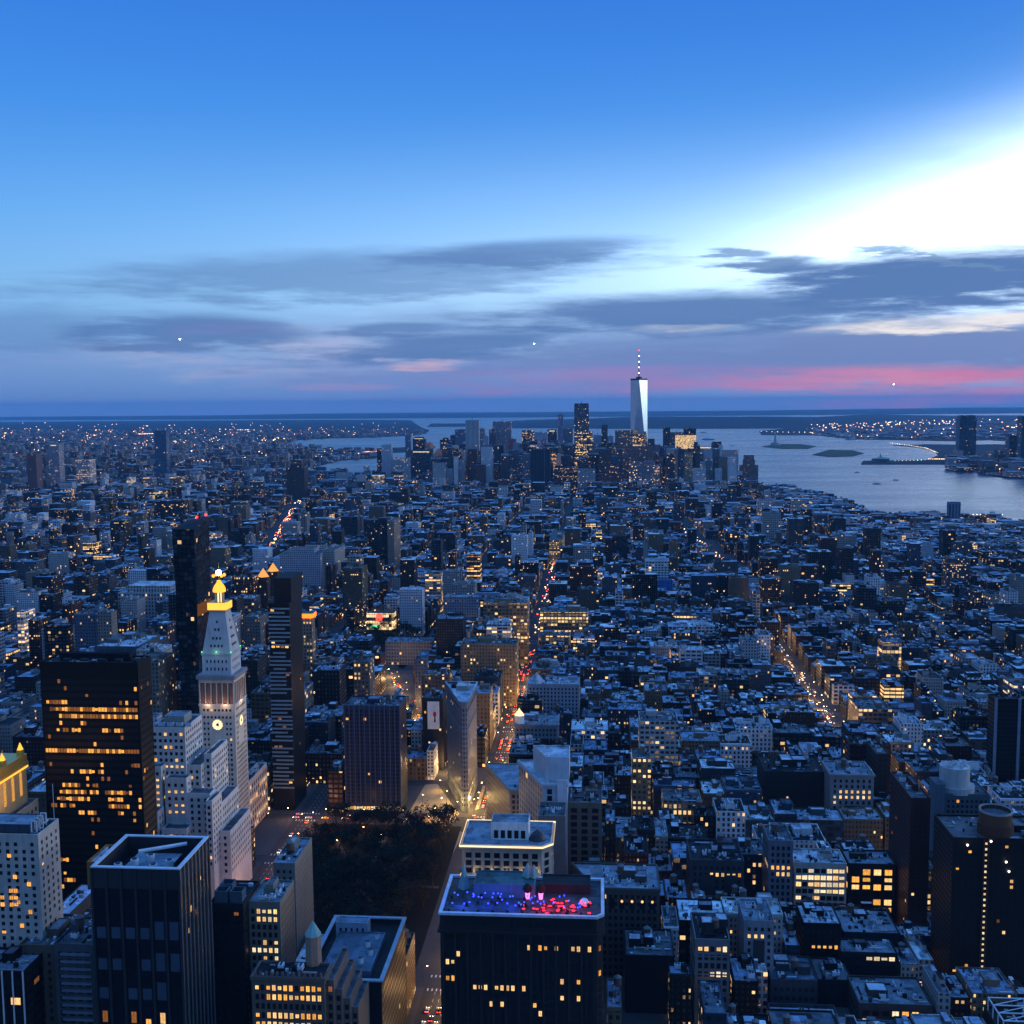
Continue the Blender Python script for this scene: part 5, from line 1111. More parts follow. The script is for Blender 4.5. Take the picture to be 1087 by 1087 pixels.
# ------------------------------------------------------------------ the far tip of the island
GD = dict(mat='glass_facade', win=(4, 4.2, .85, .7), kit=None, cat="tower", name="office_tower", shop=0)
MD = dict(win=(3.6, 4.0, .5, .6), kit=None, cat="tower", name="office_tower", shop=0)
def dt(base, **k): q = dict(base); q.update(k); return q
LB, MBL, SLATE = (.30, .33, .36), (.16, .19, .23), (.09, .11, .14)
DT = [
    (4500, 400, 404.6, 476, 30, DARK, .15, "thin dark edge tower with lit floors near the river", MD),
    (4480, 405, 415, 472, 34, (.34, .35, .37), .01, "pale concrete tower near the river at skyline's left end", MD),
    (4420, 417, 434, 486, 40, (.27, .31, .31), .10, "pale slab with lit centre strip left in the skyline", MD),
    (4700, 430, 435.5, 462, 24, MBL, .02, "slender grey blue tower rising behind the pale slab", MD),
    (4650, 438, 451, 466, 40, (.05, .07, .09), .03, "dark green topped tower with lit crown left in skyline", dt(GD, stack=[(.3, 8, None)])),
    (4520, 436, 458, 478, 50, (.06, .09, .11), .02, "broad dark teal block under the lit crown tower", GD),
    (4300, 459, 471, 484, 40, (.30, .25, .21), .03, "tan courthouse tower with orange pyramid roof", MD),
    (5000, 467, 478, 467, 40, (.05, .08, .09), .03, "dark tower with small green dome in the skyline", dt(GD, stack=[(.5, 9, (.08, .2, .18))])),
    (4600, 472, 485, 480, 40, (.12, .16, .19), .02, "blue grey office block left of the striped tower", GD),
    (5000, 483, 497, 456, 40, (.15, .17, .21), .03, "stone office tower in shade left of the striped tower", MD),
    (4450, 494, 508, 446, 36, (.48, .48, .50), .01, "tallest pale striped tower left of skyline centre", dt(MD, win=(5, 3.6, .5, 1.0))),
    (4900, 508, 514.5, 455, 30, (.2, .22, .25), .03, "grey slab just right of the striped tower", MD),
    (5150, 519, 526, 456, 40, SLATE, .05, "slate tower left of the broad grey slab tower", MD),
    (5200, 523, 542.5, 447.5, 40, (.22, .22, .24), .04, "broad grey slab tower standing high in the skyline", MD),
    (4350, 511, 530, 473, 36, (.12, .15, .17), .02, "broad teal grey block below the striped tower", GD),
    (4340, 530, 534, 473, 36, DARK, .0, "black side block against the teal grey one", MD),
    (4400, 534, 545, 482, 40, (.11, .14, .15), .05, "teal block with arched roof edge in skyline centre", GD),
    (4900, 540, 547.5, 466, 30, (.30, .10, .09), .02, "reddish stone tower behind the teal blocks", MD),
    (4500, 547, 563, 481, 40, (.20, .23, .27), .04, "grey blue office block in skyline centre", MD),
    (5100, 554, 567, 457, 40, (.055, .06, .07), .22, "dark tower with orange lit middle floors", GD),
    (4950, 567, 581, 459, 36, (.30, .33, .36), .06, "pale mottled tower right of the orange lit one", MD),
    (3950, 563, 584, 477, 40, (.022, .03, .05), .0, "windowless dark blue slab with vertical ribs", dt(MD, win=(9, 400, .45, 1.0))),
    (5000, 581, 591, 456, 36, (.07, .09, .11), .08, "dark tower with glowing top floor in the skyline", GD),
    (5150, 592, 598, 440, 26, (.20, .22, .27), .04, "slender grey tower left of the twin topped glass tower", MD),
    (4900, 598, 608, 455, 36, (.20, .24, .29), .03, "blue glass tower left of the tall glass tower", GD),
    (4550, 609.5, 625, 430, 36, (.10, .15, .17), .06, "tall square glass tower with dark crown", dt(GD, stack=[(.05, 7, (.03, .04, .05))])),
    (4450, 610, 629, 458, 30, (.09, .11, .13), .28, "lower lit half block in front of the tall glass tower", dt(GD, warm=.2)),
    (4700, 630, 638.5, 462, 36, (.26, .30, .34), .03, "pale blue office block right of the tall glass tower", MD),
    (4800, 638.5, 645, 451, 28, (.06, .09, .11), .03, "thin dark tower left of the brown stepped block", GD),
    (4150, 630, 646, 483, 36, (.25, .29, .33), .03, "pale blue low block in front of thin dark tower", MD),
    (4350, 653, 672, 457, 40, (.20, .155, .14), .12, "brown flat topped block left of the spired tower", MD),
    (4250, 649, 664, 473, 40, (.18, .14, .125), .08, "brown stepped foot left of the spired tower", MD),
    (4150, 672, 685, 461, 34, (.20, .16, .12), .32, "amber lit glass block before the spired tower", GD),
    (4100, 661, 694, 474, 40, (.19, .135, .115), .08, "wide brown stone block before the spired tower", MD),
    (4300, 688, 695, 466, 36, (.09, .10, .12), .03, "dark block peeking right of the spired tower", GD),
    (3950, 668, 695, 490, 40, (.26, .26, .27), .14, "pale broad glass block with slanting glow below spired tower", dt(GD, warm=.2)),
    (3900, 636, 662, 503, 40, (.16, .075, .07), .10, "reddish brown loft block below the skyline", dt(MD, stack=[(.4, 26, None)])),
    (3850, 588, 614, 497, 40, (.045, .045, .05), .20, "dark block sprinkled with lit windows below skyline", MD),
    (3800, 613, 632, 498, 40, (.27, .26, .26), .07, "pale brown loft below the lit half block", MD),
    (4650, 704, 711.5, 454, 34, (.05, .065, .085), .02, "dark slim tower right of the spired tower", GD),
    (4720, 711, 726, 459, 34, (.26, .25, .24), .03, "pale tower behind the gold glass block", MD),
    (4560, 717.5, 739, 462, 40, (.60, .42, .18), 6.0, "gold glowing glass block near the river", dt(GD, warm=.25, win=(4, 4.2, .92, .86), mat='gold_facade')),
    (4580, 726, 739, 455, 36, (.08, .09, .12), .02, "dark blue top storey block behind gold glass", GD),
    (4250, 703.5, 719.5, 485, 36, (.08, .11, .15), .02, "dark glass cube left of the gold glowing block", GD),
    (4500, 741, 757, 476, 36, (.25, .24, .24), .06, "stepped tower with white lit crown near the river", dt(MD, stack=[(.25, 9, WHITE)])),
    (4450, 761.5, 784, 478, 40, (.38, .30, .28), .02, "broad pinkish stone office block near the river", MD),
    (4500, 786, 805, 494, 40, (.20, .13, .12), .03, "brown stepped residential tower at the river end", dt(MD, stack=[(.35, 22, None), (.45, 18, None)])),
    (4250, 762, 797, 516, 90, (.30, .33, .36), .0, "long low white roofed school block near the river", dt(MD, rt=R_PALE)),
    (4800, 447, 453, 470, 26, MBL, .03, "narrow slate tower behind the lit crown tower", MD), (4700, 453, 459, 476, 26, (.25, .25, .27), .03, "grey narrow tower left of the orange pyramid", MD),
    (5050, 478, 484, 462, 26, SLATE, .04, "dark slim tower between green dome and shaded stone tower", MD), (4850, 513, 518.5, 463, 26, (.3, .3, .33), .03, "pale slim tower left of the slate tower", MD),
    (4300, 545, 551, 470, 26, (.24, .26, .3), .04, "slim grey tower standing before the reddish one", MD), (4650, 574, 580, 466, 24, (.2, .22, .27), .05, "slim slate tower behind the ribbed dark slab", MD),
    (4700, 586, 593, 467, 26, (.14, .17, .22), .05, "slim blue tower below the slender grey one", GD), (4350, 598, 606, 472, 30, (.2, .2, .22), .08, "grey tower left below the tall square glass tower", MD),
    (4900, 645, 651, 463, 26, (.3, .31, .34), .03, "pale slim tower left of the brown flat topped block", MD), (4500, 646, 653, 470, 26, (.1, .12, .16), .04, "dark slim tower left of the brown stepped foot", GD),
    (4850, 693, 701, 472, 30, (.2, .2, .23), .03, "low slate tower right of the spired tower", MD), (4400, 696, 704, 486, 30, (.26, .25, .25), .05, "pale low tower left of dark glass cube", MD),
    (4600, 752, 762, 486, 34, (.17, .16, .17), .06, "dark low tower between lit crown and pinkish block", MD), (4250, 500, 510, 487, 30, (.3, .3, .32), .05, "pale low tower below the striped tower", MD),
    (3900, 466, 471.5, 508, 20, (.55, .57, .60), .0, "white slim slab below the skyline at left", MD),
    (4100, 484, 493, 488, 30, (.42, .44, .44), .04, "pale white block with teal top in skyline", MD),
    (3700, 303.5, 323, 497, 50, (.075, .05, .045), .01, "dark brown apartment tower in front of the river", dt(MD, stack=[(.4, 14, None)])),
    (4700, 163.5, 176, 457.5, 34, (.11, .17, .24), .01, "tall blue glass tower alone near the left river shore", GD),
    (4740, 175, 179, 458.5, 20, (.02, .025, .03), .0, "black side shaft of the lone blue tower", GD),
    (4300, 160, 179, 515, 60, (.22, .17, .15), .01, "brown podium block below the lone blue tower", MD),
    (6150, 1019, 1037, 444, 60, (.10, .14, .19), .01, "tall glass tower alone on the far right shore", dt(GD, stack=[(.12, 16, None)])),
    (5600, 1072, 1086, 462, 60, (.06, .09, .13), .02, "dark tower on the far right shore", GD),
    (5500, 1085, 1120, 442, 60, (.05, .07, .10), .02, "tall dark tower cut by the right edge across the bay", GD),
    (5700, 1060, 1073, 478, 60, (.10, .12, .15), .03, "low dark block on the far right shore", MD),
    (5650, 1045, 1060, 487, 60, (.12, .14, .17), .03, "low grey block beside the right shore docks", MD),
    (2980, 1007, 1020, 533, 14, (.15, .17, .22), .0, "square brick vent tower on the river pier", dt(MD, win=(8, 60, .5, .6))),
    (4000, 80, 95, 488, 50, (.28, .26, .26), .55, "lit office block with red lamps among far left housing", dt(MD, warm=.2)),
    (4100, 51, 62, 471, 40, (.24, .23, .24), .10, "grey tower with lit crown among far left housing", MD),
    (3650, 28, 38, 482, 40, (.17, .10, .10), .02, "reddish housing tower at the far left", MD),
    (3300, 96, 110, 533, 30, (.36, .38, .42), .0, "pale blue church like block at far left", MD),
]
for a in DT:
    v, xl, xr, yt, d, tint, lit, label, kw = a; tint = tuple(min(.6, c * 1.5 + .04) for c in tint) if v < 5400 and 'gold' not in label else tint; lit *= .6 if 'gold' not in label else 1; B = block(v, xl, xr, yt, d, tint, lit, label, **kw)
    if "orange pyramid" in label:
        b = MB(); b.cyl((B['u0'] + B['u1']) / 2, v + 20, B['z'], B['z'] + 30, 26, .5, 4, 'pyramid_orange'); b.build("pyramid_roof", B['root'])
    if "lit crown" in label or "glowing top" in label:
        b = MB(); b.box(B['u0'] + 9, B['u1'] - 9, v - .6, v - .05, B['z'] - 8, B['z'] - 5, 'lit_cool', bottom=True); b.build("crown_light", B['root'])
    if "spired" not in label and a[3] < 470 and v > 4400 and v < 5300:
        b = MB(); b.bar(((B['u0'] + B['u1']) / 2, v + 12, B['z'] - 1), ((B['u0'] + B['u1']) / 2, v + 12, B['z'] + 9), 1.0, 'metal_dark', 5); b.build("mast", B['root'])
# the spired tower: square foot, eight tall triangles, roof ring, mast
vT = 4600; u0, u1, zt = front(vT, 669.6, 687.6, 403.5); cx, hh = (u0 + u1) / 2, (u1 - u0) / 2; cy = vT + hh; base = zc(cx, cy); zb = base + 56
T = thing("spired_tower", "tallest tapering glass tower with mast and one bright white facet", "skyscraper", (cx, cy, base)); occ(u0, u1, vT, vT + 2 * hh)
Bc = [(cx - hh, cy - hh), (cx + hh, cy - hh), (cx + hh, cy + hh), (cx - hh, cy + hh)]; Tc = [(cx, cy - hh), (cx + hh, cy), (cx, cy + hh), (cx - hh, cy)]
b = MB(); b.win = (5, 5, .8, .7); b.lit = (.03, .4, .4, .2); b.prism(Bc, base, zb, 'glass_facade', None, tint=MBL, zb=base); b.build("podium", T)
for i in range(4):
    j = (i + 1) % 4
    b = MB(); b.face([(*Bc[i], zb), (*Bc[j], zb), (*Tc[i], zt)], 'mirror_glass'); b.build("facet", T)
    b = MB(); b.face([(*Bc[j], zb), (*Tc[j], zt), (*Tc[i], zt)], 'mirror_glass'); b.build("facet", T)
b = MB(); b.prism([(x * 1, y) for x, y in Tc], zt, zt + 7, 'metal_dark', 'roof', tint=R_DARK); b.build("roof_parapet", T)
b = MB(); b.cyl(cx, cy, zt + 7, zt + 14, 12, 12, 20, 'metal_dark', 'metal_dark'); b.build("roof_ring", T)
tip = at_depth(679, 371.5, cy)[1]; b = MB(); b.cyl(cx, cy, zt + 14, tip, 2.6, .7, 8, 'metal_dark'); b.build("mast", T)
for k in range(5):
    z = zt + 30 + (tip - zt - 32) * k / 4; b = MB(); b.ball((cx, cy - 1.5, z), 2.4, 'white_light' if k < 4 else 'red_light'); b.build("mast_light", T)
for zz in (zb + 60, zb + 66, zb + 88): b = MB(); b.box(cx - 18, cx + 16, cy - hh + 1.2, cy - hh + 5.5, zz, zz + 3, 'lit_warm', bottom=True); b.build("lit_floor", T)
# ------------------------------------------------------------------ the street grid and its ordinary buildings
AVE = [-3100, -2800, -2520, -2230, -1960, -1700, -1480, -1270, -1065, -845, -640, -500, -370, -226, -86, 233, 510, 790, 1070, 1350, 1640]
STR = [20 + 80.5 * k for k in range(-1, 60)]
def bway_u(v): return -86 - (v - 825) * (.396 if v < 825 else .345)
PARKS = [(-176, -98, 826, 906), (-262, -226, 757, 832), (-212, -101, 596, 812), (-352, -238, 1395, 1530), (-520, -450, 940, 1010)]
def clip_lot(x0, x1, y0, y1):
    """cut an ordinary lot back to what the individually built towers and parks leave free"""
    for _ in range(6):
        hit = next((q for q in OCC + PARKS if x0 < q[1] and x1 > q[0] and y0 < q[3] and y1 > q[2]), None)
        if hit is None: return x0, x1, y0, y1
        opts = [(x0, hit[0] - .1, y0, y1), (hit[1] + .1, x1, y0, y1), (x0, x1, y0, hit[2] - .1), (x0, x1, hit[3] + .1, y1)]
        opts = [o for o in opts if o[1] - o[0] > 5.5 and o[3] - o[2] > 8]
        if not opts: return None
        x0, x1, y0, y1 = max(opts, key=lambda o: (o[1] - o[0]) * (o[3] - o[2]))
    return None
def blocked(x0, x1, y0, y1):
    for a, b_, c, d in OCC:
        if x0 < b_ and x1 > a and y0 < d and y1 > c: return True
    for a, b_, c, d in PARKS:
        if x0 < b_ and x1 > a and y0 < d and y1 > c: return True
    # glowing diagonal roads further down
    for (ax, ay), (bx, by), w in ROADS:
        for y in (y0, y1):
            if min(ay, by) <= y <= max(ay, by):
                x = ax + (bx - ax) * (y - ay) / (by - ay)
                if x0 - w < x < x1 + w: return True
    return False
ROADS = [(ground_at(284, 588), ground_at(312, 540), 20), (ground_at(308, 545), ground_at(330, 512), 18), (ground_at(787, 612), ground_at(741, 575), 20), (ground_at(741, 575), ground_at(715, 552), 12)]
def inside_manh(x, y):
    c = False; n = len(MANH)
    for i in range(n):
        (x1, y1), (x2, y2) = MANH[i], MANH[i - 1]
        if (y1 > y) != (y2 > y) and x < (x2 - x1) * (y - y1) / (y2 - y1) + x1: c = not c
    return c
def height(x, y, r):
    k = r.random()
    if y < 1560:
        if -380 < x < 240: h = r.choice([22, 30, 38, 45, 52, 60]) * r.uniform(.85, 1.1)
        elif x >= 240: h = r.choice([14, 18, 22, 30, 38, 48]) * r.uniform(.85, 1.1)
        else: h = r.choice([16, 20, 26, 34, 44, 58]) * r.uniform(.85, 1.1)
        if y < 640: h = min(h, 46)
        if 1000 < y and k < .07: h = r.uniform(58, 88)
    elif y < 2700: h = r.choice([13, 16, 18, 22, 26, 34]) * r.uniform(.85, 1.15) + (r.uniform(18, 50) if k < .11 else 0)
    elif y < 3700:
        h = r.choice([15, 18, 22, 26, 30]) * r.uniform(.85, 1.15) + (r.uniform(15, 40) if k < .09 else 0)
    else:
        h = r.choice([20, 26, 34, 44]) * r.uniform(.85, 1.2) if -700 < x < 650 else r.choice([16, 20, 24, 30]) * r.uniform(.8, 1.2)
        if -650 < x < 500 and y > 4000 and k < .7: h = r.uniform(55, 165)
    if x > 550 and y > 2200: h = min(h, r.uniform(10, 22))
    if x < -700 and y > 1500 and k > .93: h = r.uniform(42, 62)
    if -2700 < x < -1100 and y > 1700 and k > .80: h = r.uniform(40, 65)
    return h
PAL = [("tan", (.26, .21, .155)), ("brown", (.10, .07, .055)), ("red brick", (.14, .06, .045)), ("grey", (.16, .17, .18)), ("dark grey", (.055, .06, .07)), ("pale stone", (.41, .40, .38)), ("white", (.66, .66, .67)), ("dark stone", (.075, .075, .075)), ("dark brick", (.055, .042, .038)), ("blue grey", (.10, .13, .17))]
ROOFS = [("pale", (.64, .69, .74)), ("grey", (.22, .24, .26)), ("dark", (.05, .055, .06)), ("blue grey", (.33, .39, .47)), ("silver", (.42, .46, .50))]
LOTS = []
def in_view(x, y, m=60):
    px, py = project(x, y, 20); return -m < px < 1087 + m and py < 1087 + 330
def make_lots():
    r = random.Random(23)
    for ai in range(len(AVE) - 1):
        for si in range(len(STR) - 1):
            a0, a1 = AVE[ai] + 14, AVE[ai + 1] - 14; s0, s1 = STR[si] + 9, STR[si + 1] - 9
            if s1 < 500: continue
            if s0 > 1560: a0 += r.uniform(-6, 6); a1 += r.uniform(-6, 6)
            if not (in_view(a0, s0, 250) or in_view(a1, s0, 250) or in_view((a0 + a1) / 2, s1, 250)): continue
            near = s0 < 1560
            for row in (0, 1):
                y0, y1 = (s0, (s0 + s1) / 2 - .02) if row == 0 else ((s0 + s1) / 2 + .02, s1)
                x = a0; idx = 0
                while x < a1 - 5:
                    end = x == a0 or a1 - x < 34
                    w = r.choice([8, 11, 15, 20, 26, 32]) if near else r.choice([9, 13, 18, 24, 30, 38])
                    if end: w = r.choice([22, 28, 32])
                    if s0 > 3000: w *= 1.25
                    w = min(w, a1 - x); w = a1 - x if a1 - x - w < 6 else w
                    yy0, yy1 = y0, y1
                    if row == 0: yy1 -= r.uniform(0, 7)
                    else: yy0 += r.uniform(0, 7)
                    x0, x1 = x, x + w - .03; x += w; idx += 1
                    if yy0 < 1560:      # cut back to the diagonal avenue
                        lo, hi = bway_u(yy1) - 12.5, bway_u(yy0) + 12.5
                        if x0 < hi and x1 > lo:
                            if lo - x0 >= x1 - hi: x1 = lo
                            else: x0 = hi
                            if x1 - x0 < 5: continue
                    cut = clip_lot(x0, x1, yy0, yy1)
                    if cut is None: continue
                    x0, x1, yy0, yy1 = cut; cxm, cym = (x0 + x1) / 2, (yy0 + yy1) / 2
                    if not in_view(cxm, cym) or not inside_manh(cxm, cym) or blocked(x0, x1, yy0, yy1): continue
                    h = height(cxm, cym, r)
                    if end and near: h *= 1.2
                    for a, b_, c, d_, hm in LIMITS:
                        if a < cxm < b_ and c < cym < d_: h = min(h, hm * r.uniform(.75, 1.0))
                    LOTS.append(dict(x0=x0, x1=x1, y0=yy0, y1=yy1, h=h, c=r.choice(PAL), rf=r.choice(ROOFS), si=si, ai=ai, row=row, idx=idx, seed=r.random(), r=random.Random(r.randrange(1 << 30))))
LIMITS = [(130, 290, 575, 664, 20), (60, 420, 480, 546, 17), (200, 420, 480, 600, 17), (96, 200, 560, 640, 24), (178, 234, 1010, 1320, 15), (-230, -120, 1000, 1250, 26), (-230, 330, 0, 560, 36), (-420, -215, 500, 700, 34), (-80, 260, 560, 660, 40), (-80, 330, 660, 830, 46), (-240, -84, 820, 1000, 34), (-330, -220, 820, 1000, 40), (-84, 0, 1000, 1300, 40), (-420, -190, 1200, 1560, 34), (200, 560, 500, 830, 40), (-700, -360, 500, 1000, 52), (-60, 200, 830, 1560, 42), (230, 900, 830, 1560, 34)]
make_lots()
def body(b, L, detail):
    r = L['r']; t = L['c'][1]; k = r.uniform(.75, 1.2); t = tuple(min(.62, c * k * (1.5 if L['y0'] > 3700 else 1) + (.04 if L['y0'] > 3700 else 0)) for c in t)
    st = r.choice([(3.0, 3.6, .45, .55), (2.4, 3.4, .45, .5), (4.2, 4.0, .7, .6), (3.4, 3.8, .5, .62), (5.0, 4.2, .75, .62), (2.8, 3.2, .55, .5)])
    far = L['y0'] > 1600
    p = r.choice([.012, .02, .03, .045, .075]) * (1.0 if far else 1.0)
    if r.random() < .03: p = .5; st = r.choice([(6.0, 4.0, .9, .55), (4.5, 4.0, .8, .6)])
    if L['y0'] < 740: p += .035
    p *= .6 if L['y0'] > 3900 else 1
    L['p'] = p; b.win = st; b.lit = (p, L['seed'], r.random(), .08 if r.random() < .65 else .35)
    x0, x1, y0, y1, h = L['x0'], L['x1'], L['y0'], L['y1'], L['h']; zb = zc((x0 + x1) / 2, y0)
    L['zb'] = zb; L['tint'] = t
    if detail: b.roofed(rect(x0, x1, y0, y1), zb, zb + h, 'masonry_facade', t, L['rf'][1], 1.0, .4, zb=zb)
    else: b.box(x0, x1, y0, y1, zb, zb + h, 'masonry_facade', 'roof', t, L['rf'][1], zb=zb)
def lumps(b, L, n):
    r = L['r']; x0, x1, y0, y1 = L['x0'], L['x1'], L['y0'], L['y1']; W, D = x1 - x0, y1 - y0; z = L['zb'] + L['h'] - (1.0 if L['y0'] < 2000 else 0)
    b.lit = (0, 0, 0, 0)
    for _ in range(n):
        w, d = max(2, W * r.uniform(.15, .35)), max(2, D * r.uniform(.12, .35)); x, y = x0 + .6 + r.random() * max(.1, W - w - 1.2), y0 + .6 + r.random() * max(.1, D - d - 1.2)
        b.box(x, x + w, y, y + d, z, z + r.uniform(1.5, 5.0), 'roof', 'roof', r.choice([L['tint'], (.2, .22, .24), (.4, .42, .45)]), r.choice(ROOFS)[1])
    if r.random() < .3 and L['y0'] < 2600:
        x, y = x0 + W * r.uniform(.2, .8), y0 + D * r.uniform(.3, .8); b.cyl(x, y, z + 3, z + 6.6, 1.8, 1.8, 7, 'timber'); b.cyl(x, y, z + 6.6, z + 8, 2, .05, 7, 'tank_roof')
        for q in ((-1, -1), (1, -1), (1, 1), (-1, 1)): b.box(x + q[0] * 1.1 - .15, x + q[0] * 1.1 + .15, y + q[1] * 1.1 - .15, y + q[1] * 1.1 + .15, z, z + 3.05, 'metal_dark')
# the 300 that show largest are things, the rest one mass
def seen_size(L):
    x, y = (L['x0'] + L['x1']) / 2, L['y0']; px, py = project(x, y, L['h'])
    if not (4 < px < 1083) or py > 1083 or y > 1800: return 0
    return (L['x1'] - L['x0']) * (L['h'] * .6 + (L['y1'] - L['y0']) * .4) / (x * x + y * y)
LOTS.sort(key=seen_size, reverse=True)
KEEP = LOTS[:290]
ORD = ["", "first", "second", "third", "fourth", "fifth", "sixth", "seventh", "eighth", "ninth", "tenth", "eleventh", "twelfth", "thirteenth", "fourteenth", "fifteenth", "sixteenth", "seventeenth", "eighteenth", "nineteenth", "twentieth"]
def ordn(k): return ORD[k] if k < len(ORD) else str(k) + "th"
GRP = "ordinary buildings filling the street grid"
seen_labels = {}
for L in sorted(KEEP, key=lambda q: (q['si'], q['ai'], q['row'], q['x0'])):
    r = L['r']; x0, x1, y0, y1, h = L['x0'], L['x1'], L['y0'], L['y1'], L['h']
    root = thing("building", "x", "building", ((x0 + x1) / 2, (y0 + y1) / 2, 0), GRP)
    b = MB(); body(b, L, True); b.build("wall", root)
    nb = 1 if x1 - x0 < 12 else r.choice([1, 2, 2, 3]); nt_ = int(r.random() < .42); nu = r.choice([0, 1, 2, 3])
    roof_kit(root, x0 + .5, x1 - .5, y0 + .5, y1 - .5, h - 1, L['tint'], r, nb, nt_, nu)
    if h > 24 and r.random() < .5:
        c = MB(); c.box(x0 - .0, x1, y0 - .7, y0 - .01, h - 1.9, h - .2, 'stone', tint=L['tint'], bottom=True); c.build("cornice", root)
    L['root'] = root; L['tank'] = nt_
for L in KEEP:
    px, py = project((L['x0'] + L['x1']) / 2, L['y0'], L['h']); L['px'], L['py'] = px, py
# labels: look first, then row and place along the row counted by eye
rows = {}
for L in KEEP: rows.setdefault((L['si'], L['row']), []).append(L)
keys = sorted(rows)
for n, key in enumerate(keys):
    q = sorted(rows[key], key=lambda L: L['px']); 
    for i, L in enumerate(q):
        st = max(2, round(L['h'] / 3.7)); lit = "many lights" if L['p'] > .2 else ("unlit" if L['p'] < .025 else "few lights")
        top = L['rf'][0] + " roof" + (" and tank" if L['tank'] else "")
        tag(L['root'], f"{L['c'][0]} block, {top}, {lit}, {ordn(i + 1)} from left, {ordn(n + 1)} row", "building", GRP)
B_ = MB()
FAR_LOTS = LOTS[290:]
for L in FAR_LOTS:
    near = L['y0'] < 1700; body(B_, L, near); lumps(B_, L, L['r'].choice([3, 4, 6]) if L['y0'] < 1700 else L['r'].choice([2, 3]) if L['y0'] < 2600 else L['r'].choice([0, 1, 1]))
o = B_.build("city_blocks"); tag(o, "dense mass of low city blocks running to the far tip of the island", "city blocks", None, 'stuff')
# pavements: one raised slab per block, kerb height
pv = MB()
for ai in range(8, len(AVE) - 1):
    for si in range(4, 24):
        a0, a1, s0, s1 = AVE[ai] + 10, AVE[ai + 1] - 10, STR[si] + 5.5, STR[si + 1] - 5.5
        if not (in_view(a0, s0, 300) or in_view(a1, s0, 300)): continue
        if AVE[ai] == -226 and 590 < s1 < 850: continue
        if (AVE[ai] == -226 and 825 < s0 < 1560) or (AVE[ai] == -86 and s1 < 826):   # block cut by the diagonal avenue
            for q in (0, 1):
                l0, l1 = bway_u(s0), bway_u(s1)
                if q == 0 and min(l0, l1) - 13 > a0: pv.prism([(a0, s0), (l0 - 13, s0), (l1 - 13, s1), (a0, s1)], 0, .14, 'pavement', 'pavement')
                if q == 1 and max(l0, l1) + 13 < a1: pv.prism([(l0 + 13, s0), (a1, s0), (a1, s1), (l1 + 13, s1)], 0, .14, 'pavement', 'pavement')
            continue
        pv.box(a0, a1, s0, s1, 0, .14, 'pavement')
o = pv.build("pavement"); o['kind'] = 'structure'; o['label'] = "raised pavement slabs round every city block"
pz = MB(); pz.prism([(-150, 818), (-112, 818), (-109, 838), (-136, 905), (-146, 903)], 0, .145, 'plaza', 'plaza'); pz.prism([(-97.5, 846), (-94.8, 850), (-94.8, 903), (-97.5, 903)], 0, .145, 'plaza', 'plaza')
pz.prism([(-133, 790), (-104, 760), (-101, 800), (-116, 814)], 0, .145, 'plaza', 'plaza')
o = pz.build("plaza"); o['kind'] = 'structure'; o['label'] = "tan paved plaza round the wedge tower"
pk = MB(); pk.box(-212, -104, 598, 812, 0, .16, 'park_soil'); pk.box(-352, -238, 1398, 1528, 0, .16, 'park_soil')
o = pk.build("park_ground"); o['kind'] = 'structure'; o['label'] = "dark park ground under the trees"
pp = MB()
for (a, b_) in (((-205, 605), (-112, 805)), ((-205, 805), (-112, 605)), ((-158, 600), (-158, 810)), ((-210, 705), (-106, 705))):
    d = Vector((b_[0] - a[0], b_[1] - a[1])).normalized(); n = Vector((-d.y, d.x)) * 1.8
    pp.face([(a[0] - n.x, a[1] - n.y, .166 + .004 * len(pp.f)), (a[0] + n.x, a[1] + n.y, .166 + .004 * len(pp.f)), (b_[0] + n.x, b_[1] + n.y, .166 + .004 * len(pp.f)), (b_[0] - n.x, b_[1] - n.y, .166 + .004 * len(pp.f))][::-1], 'pavement')
o = pp.build("park_path"); o['kind'] = 'structure'
rm = MB()
def stripe(x0, x1, y0, y1): rm.face([(x0, y0, .006), (x1, y0, .006), (x1, y1, .006), (x0, y1, .006)], 'paint_white')
for av in (-86, 233, -226):
    for si in range(5, 20):
        s = STR[si]
        if av == -226 and s > 830: continue
        for k in range(7):
            for e in (-8.5, 6): stripe(av - 8 + 2.4 * k, av - 7.2 + 2.4 * k, s + e, s + e + 2.6)
        for k in range(9):
            for q in (-3.2, 0, 3.2): stripe(av + q - .09, av + q + .09, s + 12 + 7 * k, s + 15 + 7 * k)
o = rm.build("road_markings"); o['kind'] = 'structure'
# ------------------------------------------------------------------ lamps, traffic, trees
def lamp_meshes():
    b = MB(); b.cyl(0, 0, 0, .8, .22, .16, 8, 'metal_dark'); b.bar((0, 0, .8), (0, 0, 9), .10, 'metal_dark'); b.bar((0, 0, 9), (2.4, 0, 9.6), .07, 'metal_dark'); p = b.mesh("pole")
    h = MB(); h.ball((2.5, 0, 9.45), .42, 'sodium', 8, 5, .5); h.box(2.0, 3.0, -.2, .2, 9.62, 9.75, 'metal_dark', bottom=True); return p, h.mesh("lamp_head")
POLE, HEAD = lamp_meshes()
LN = {}
def street_lamp(x, y, rz, light, label, group, en=20000, col=(1, .58, .22)):
    T = thing("street_lamp", label, "street lamp", (x, y, .14), group); put("pole", POLE, T, (0, 0, 0), rz); put("lamp_head", HEAD, T, (0, 0, 0), rz)
    if light: lamp_light(T, (2.5 * math.cos(rz), 2.5 * math.sin(rz), 8.6), en, col, .35)
G1 = "street lamps lining the central avenue"
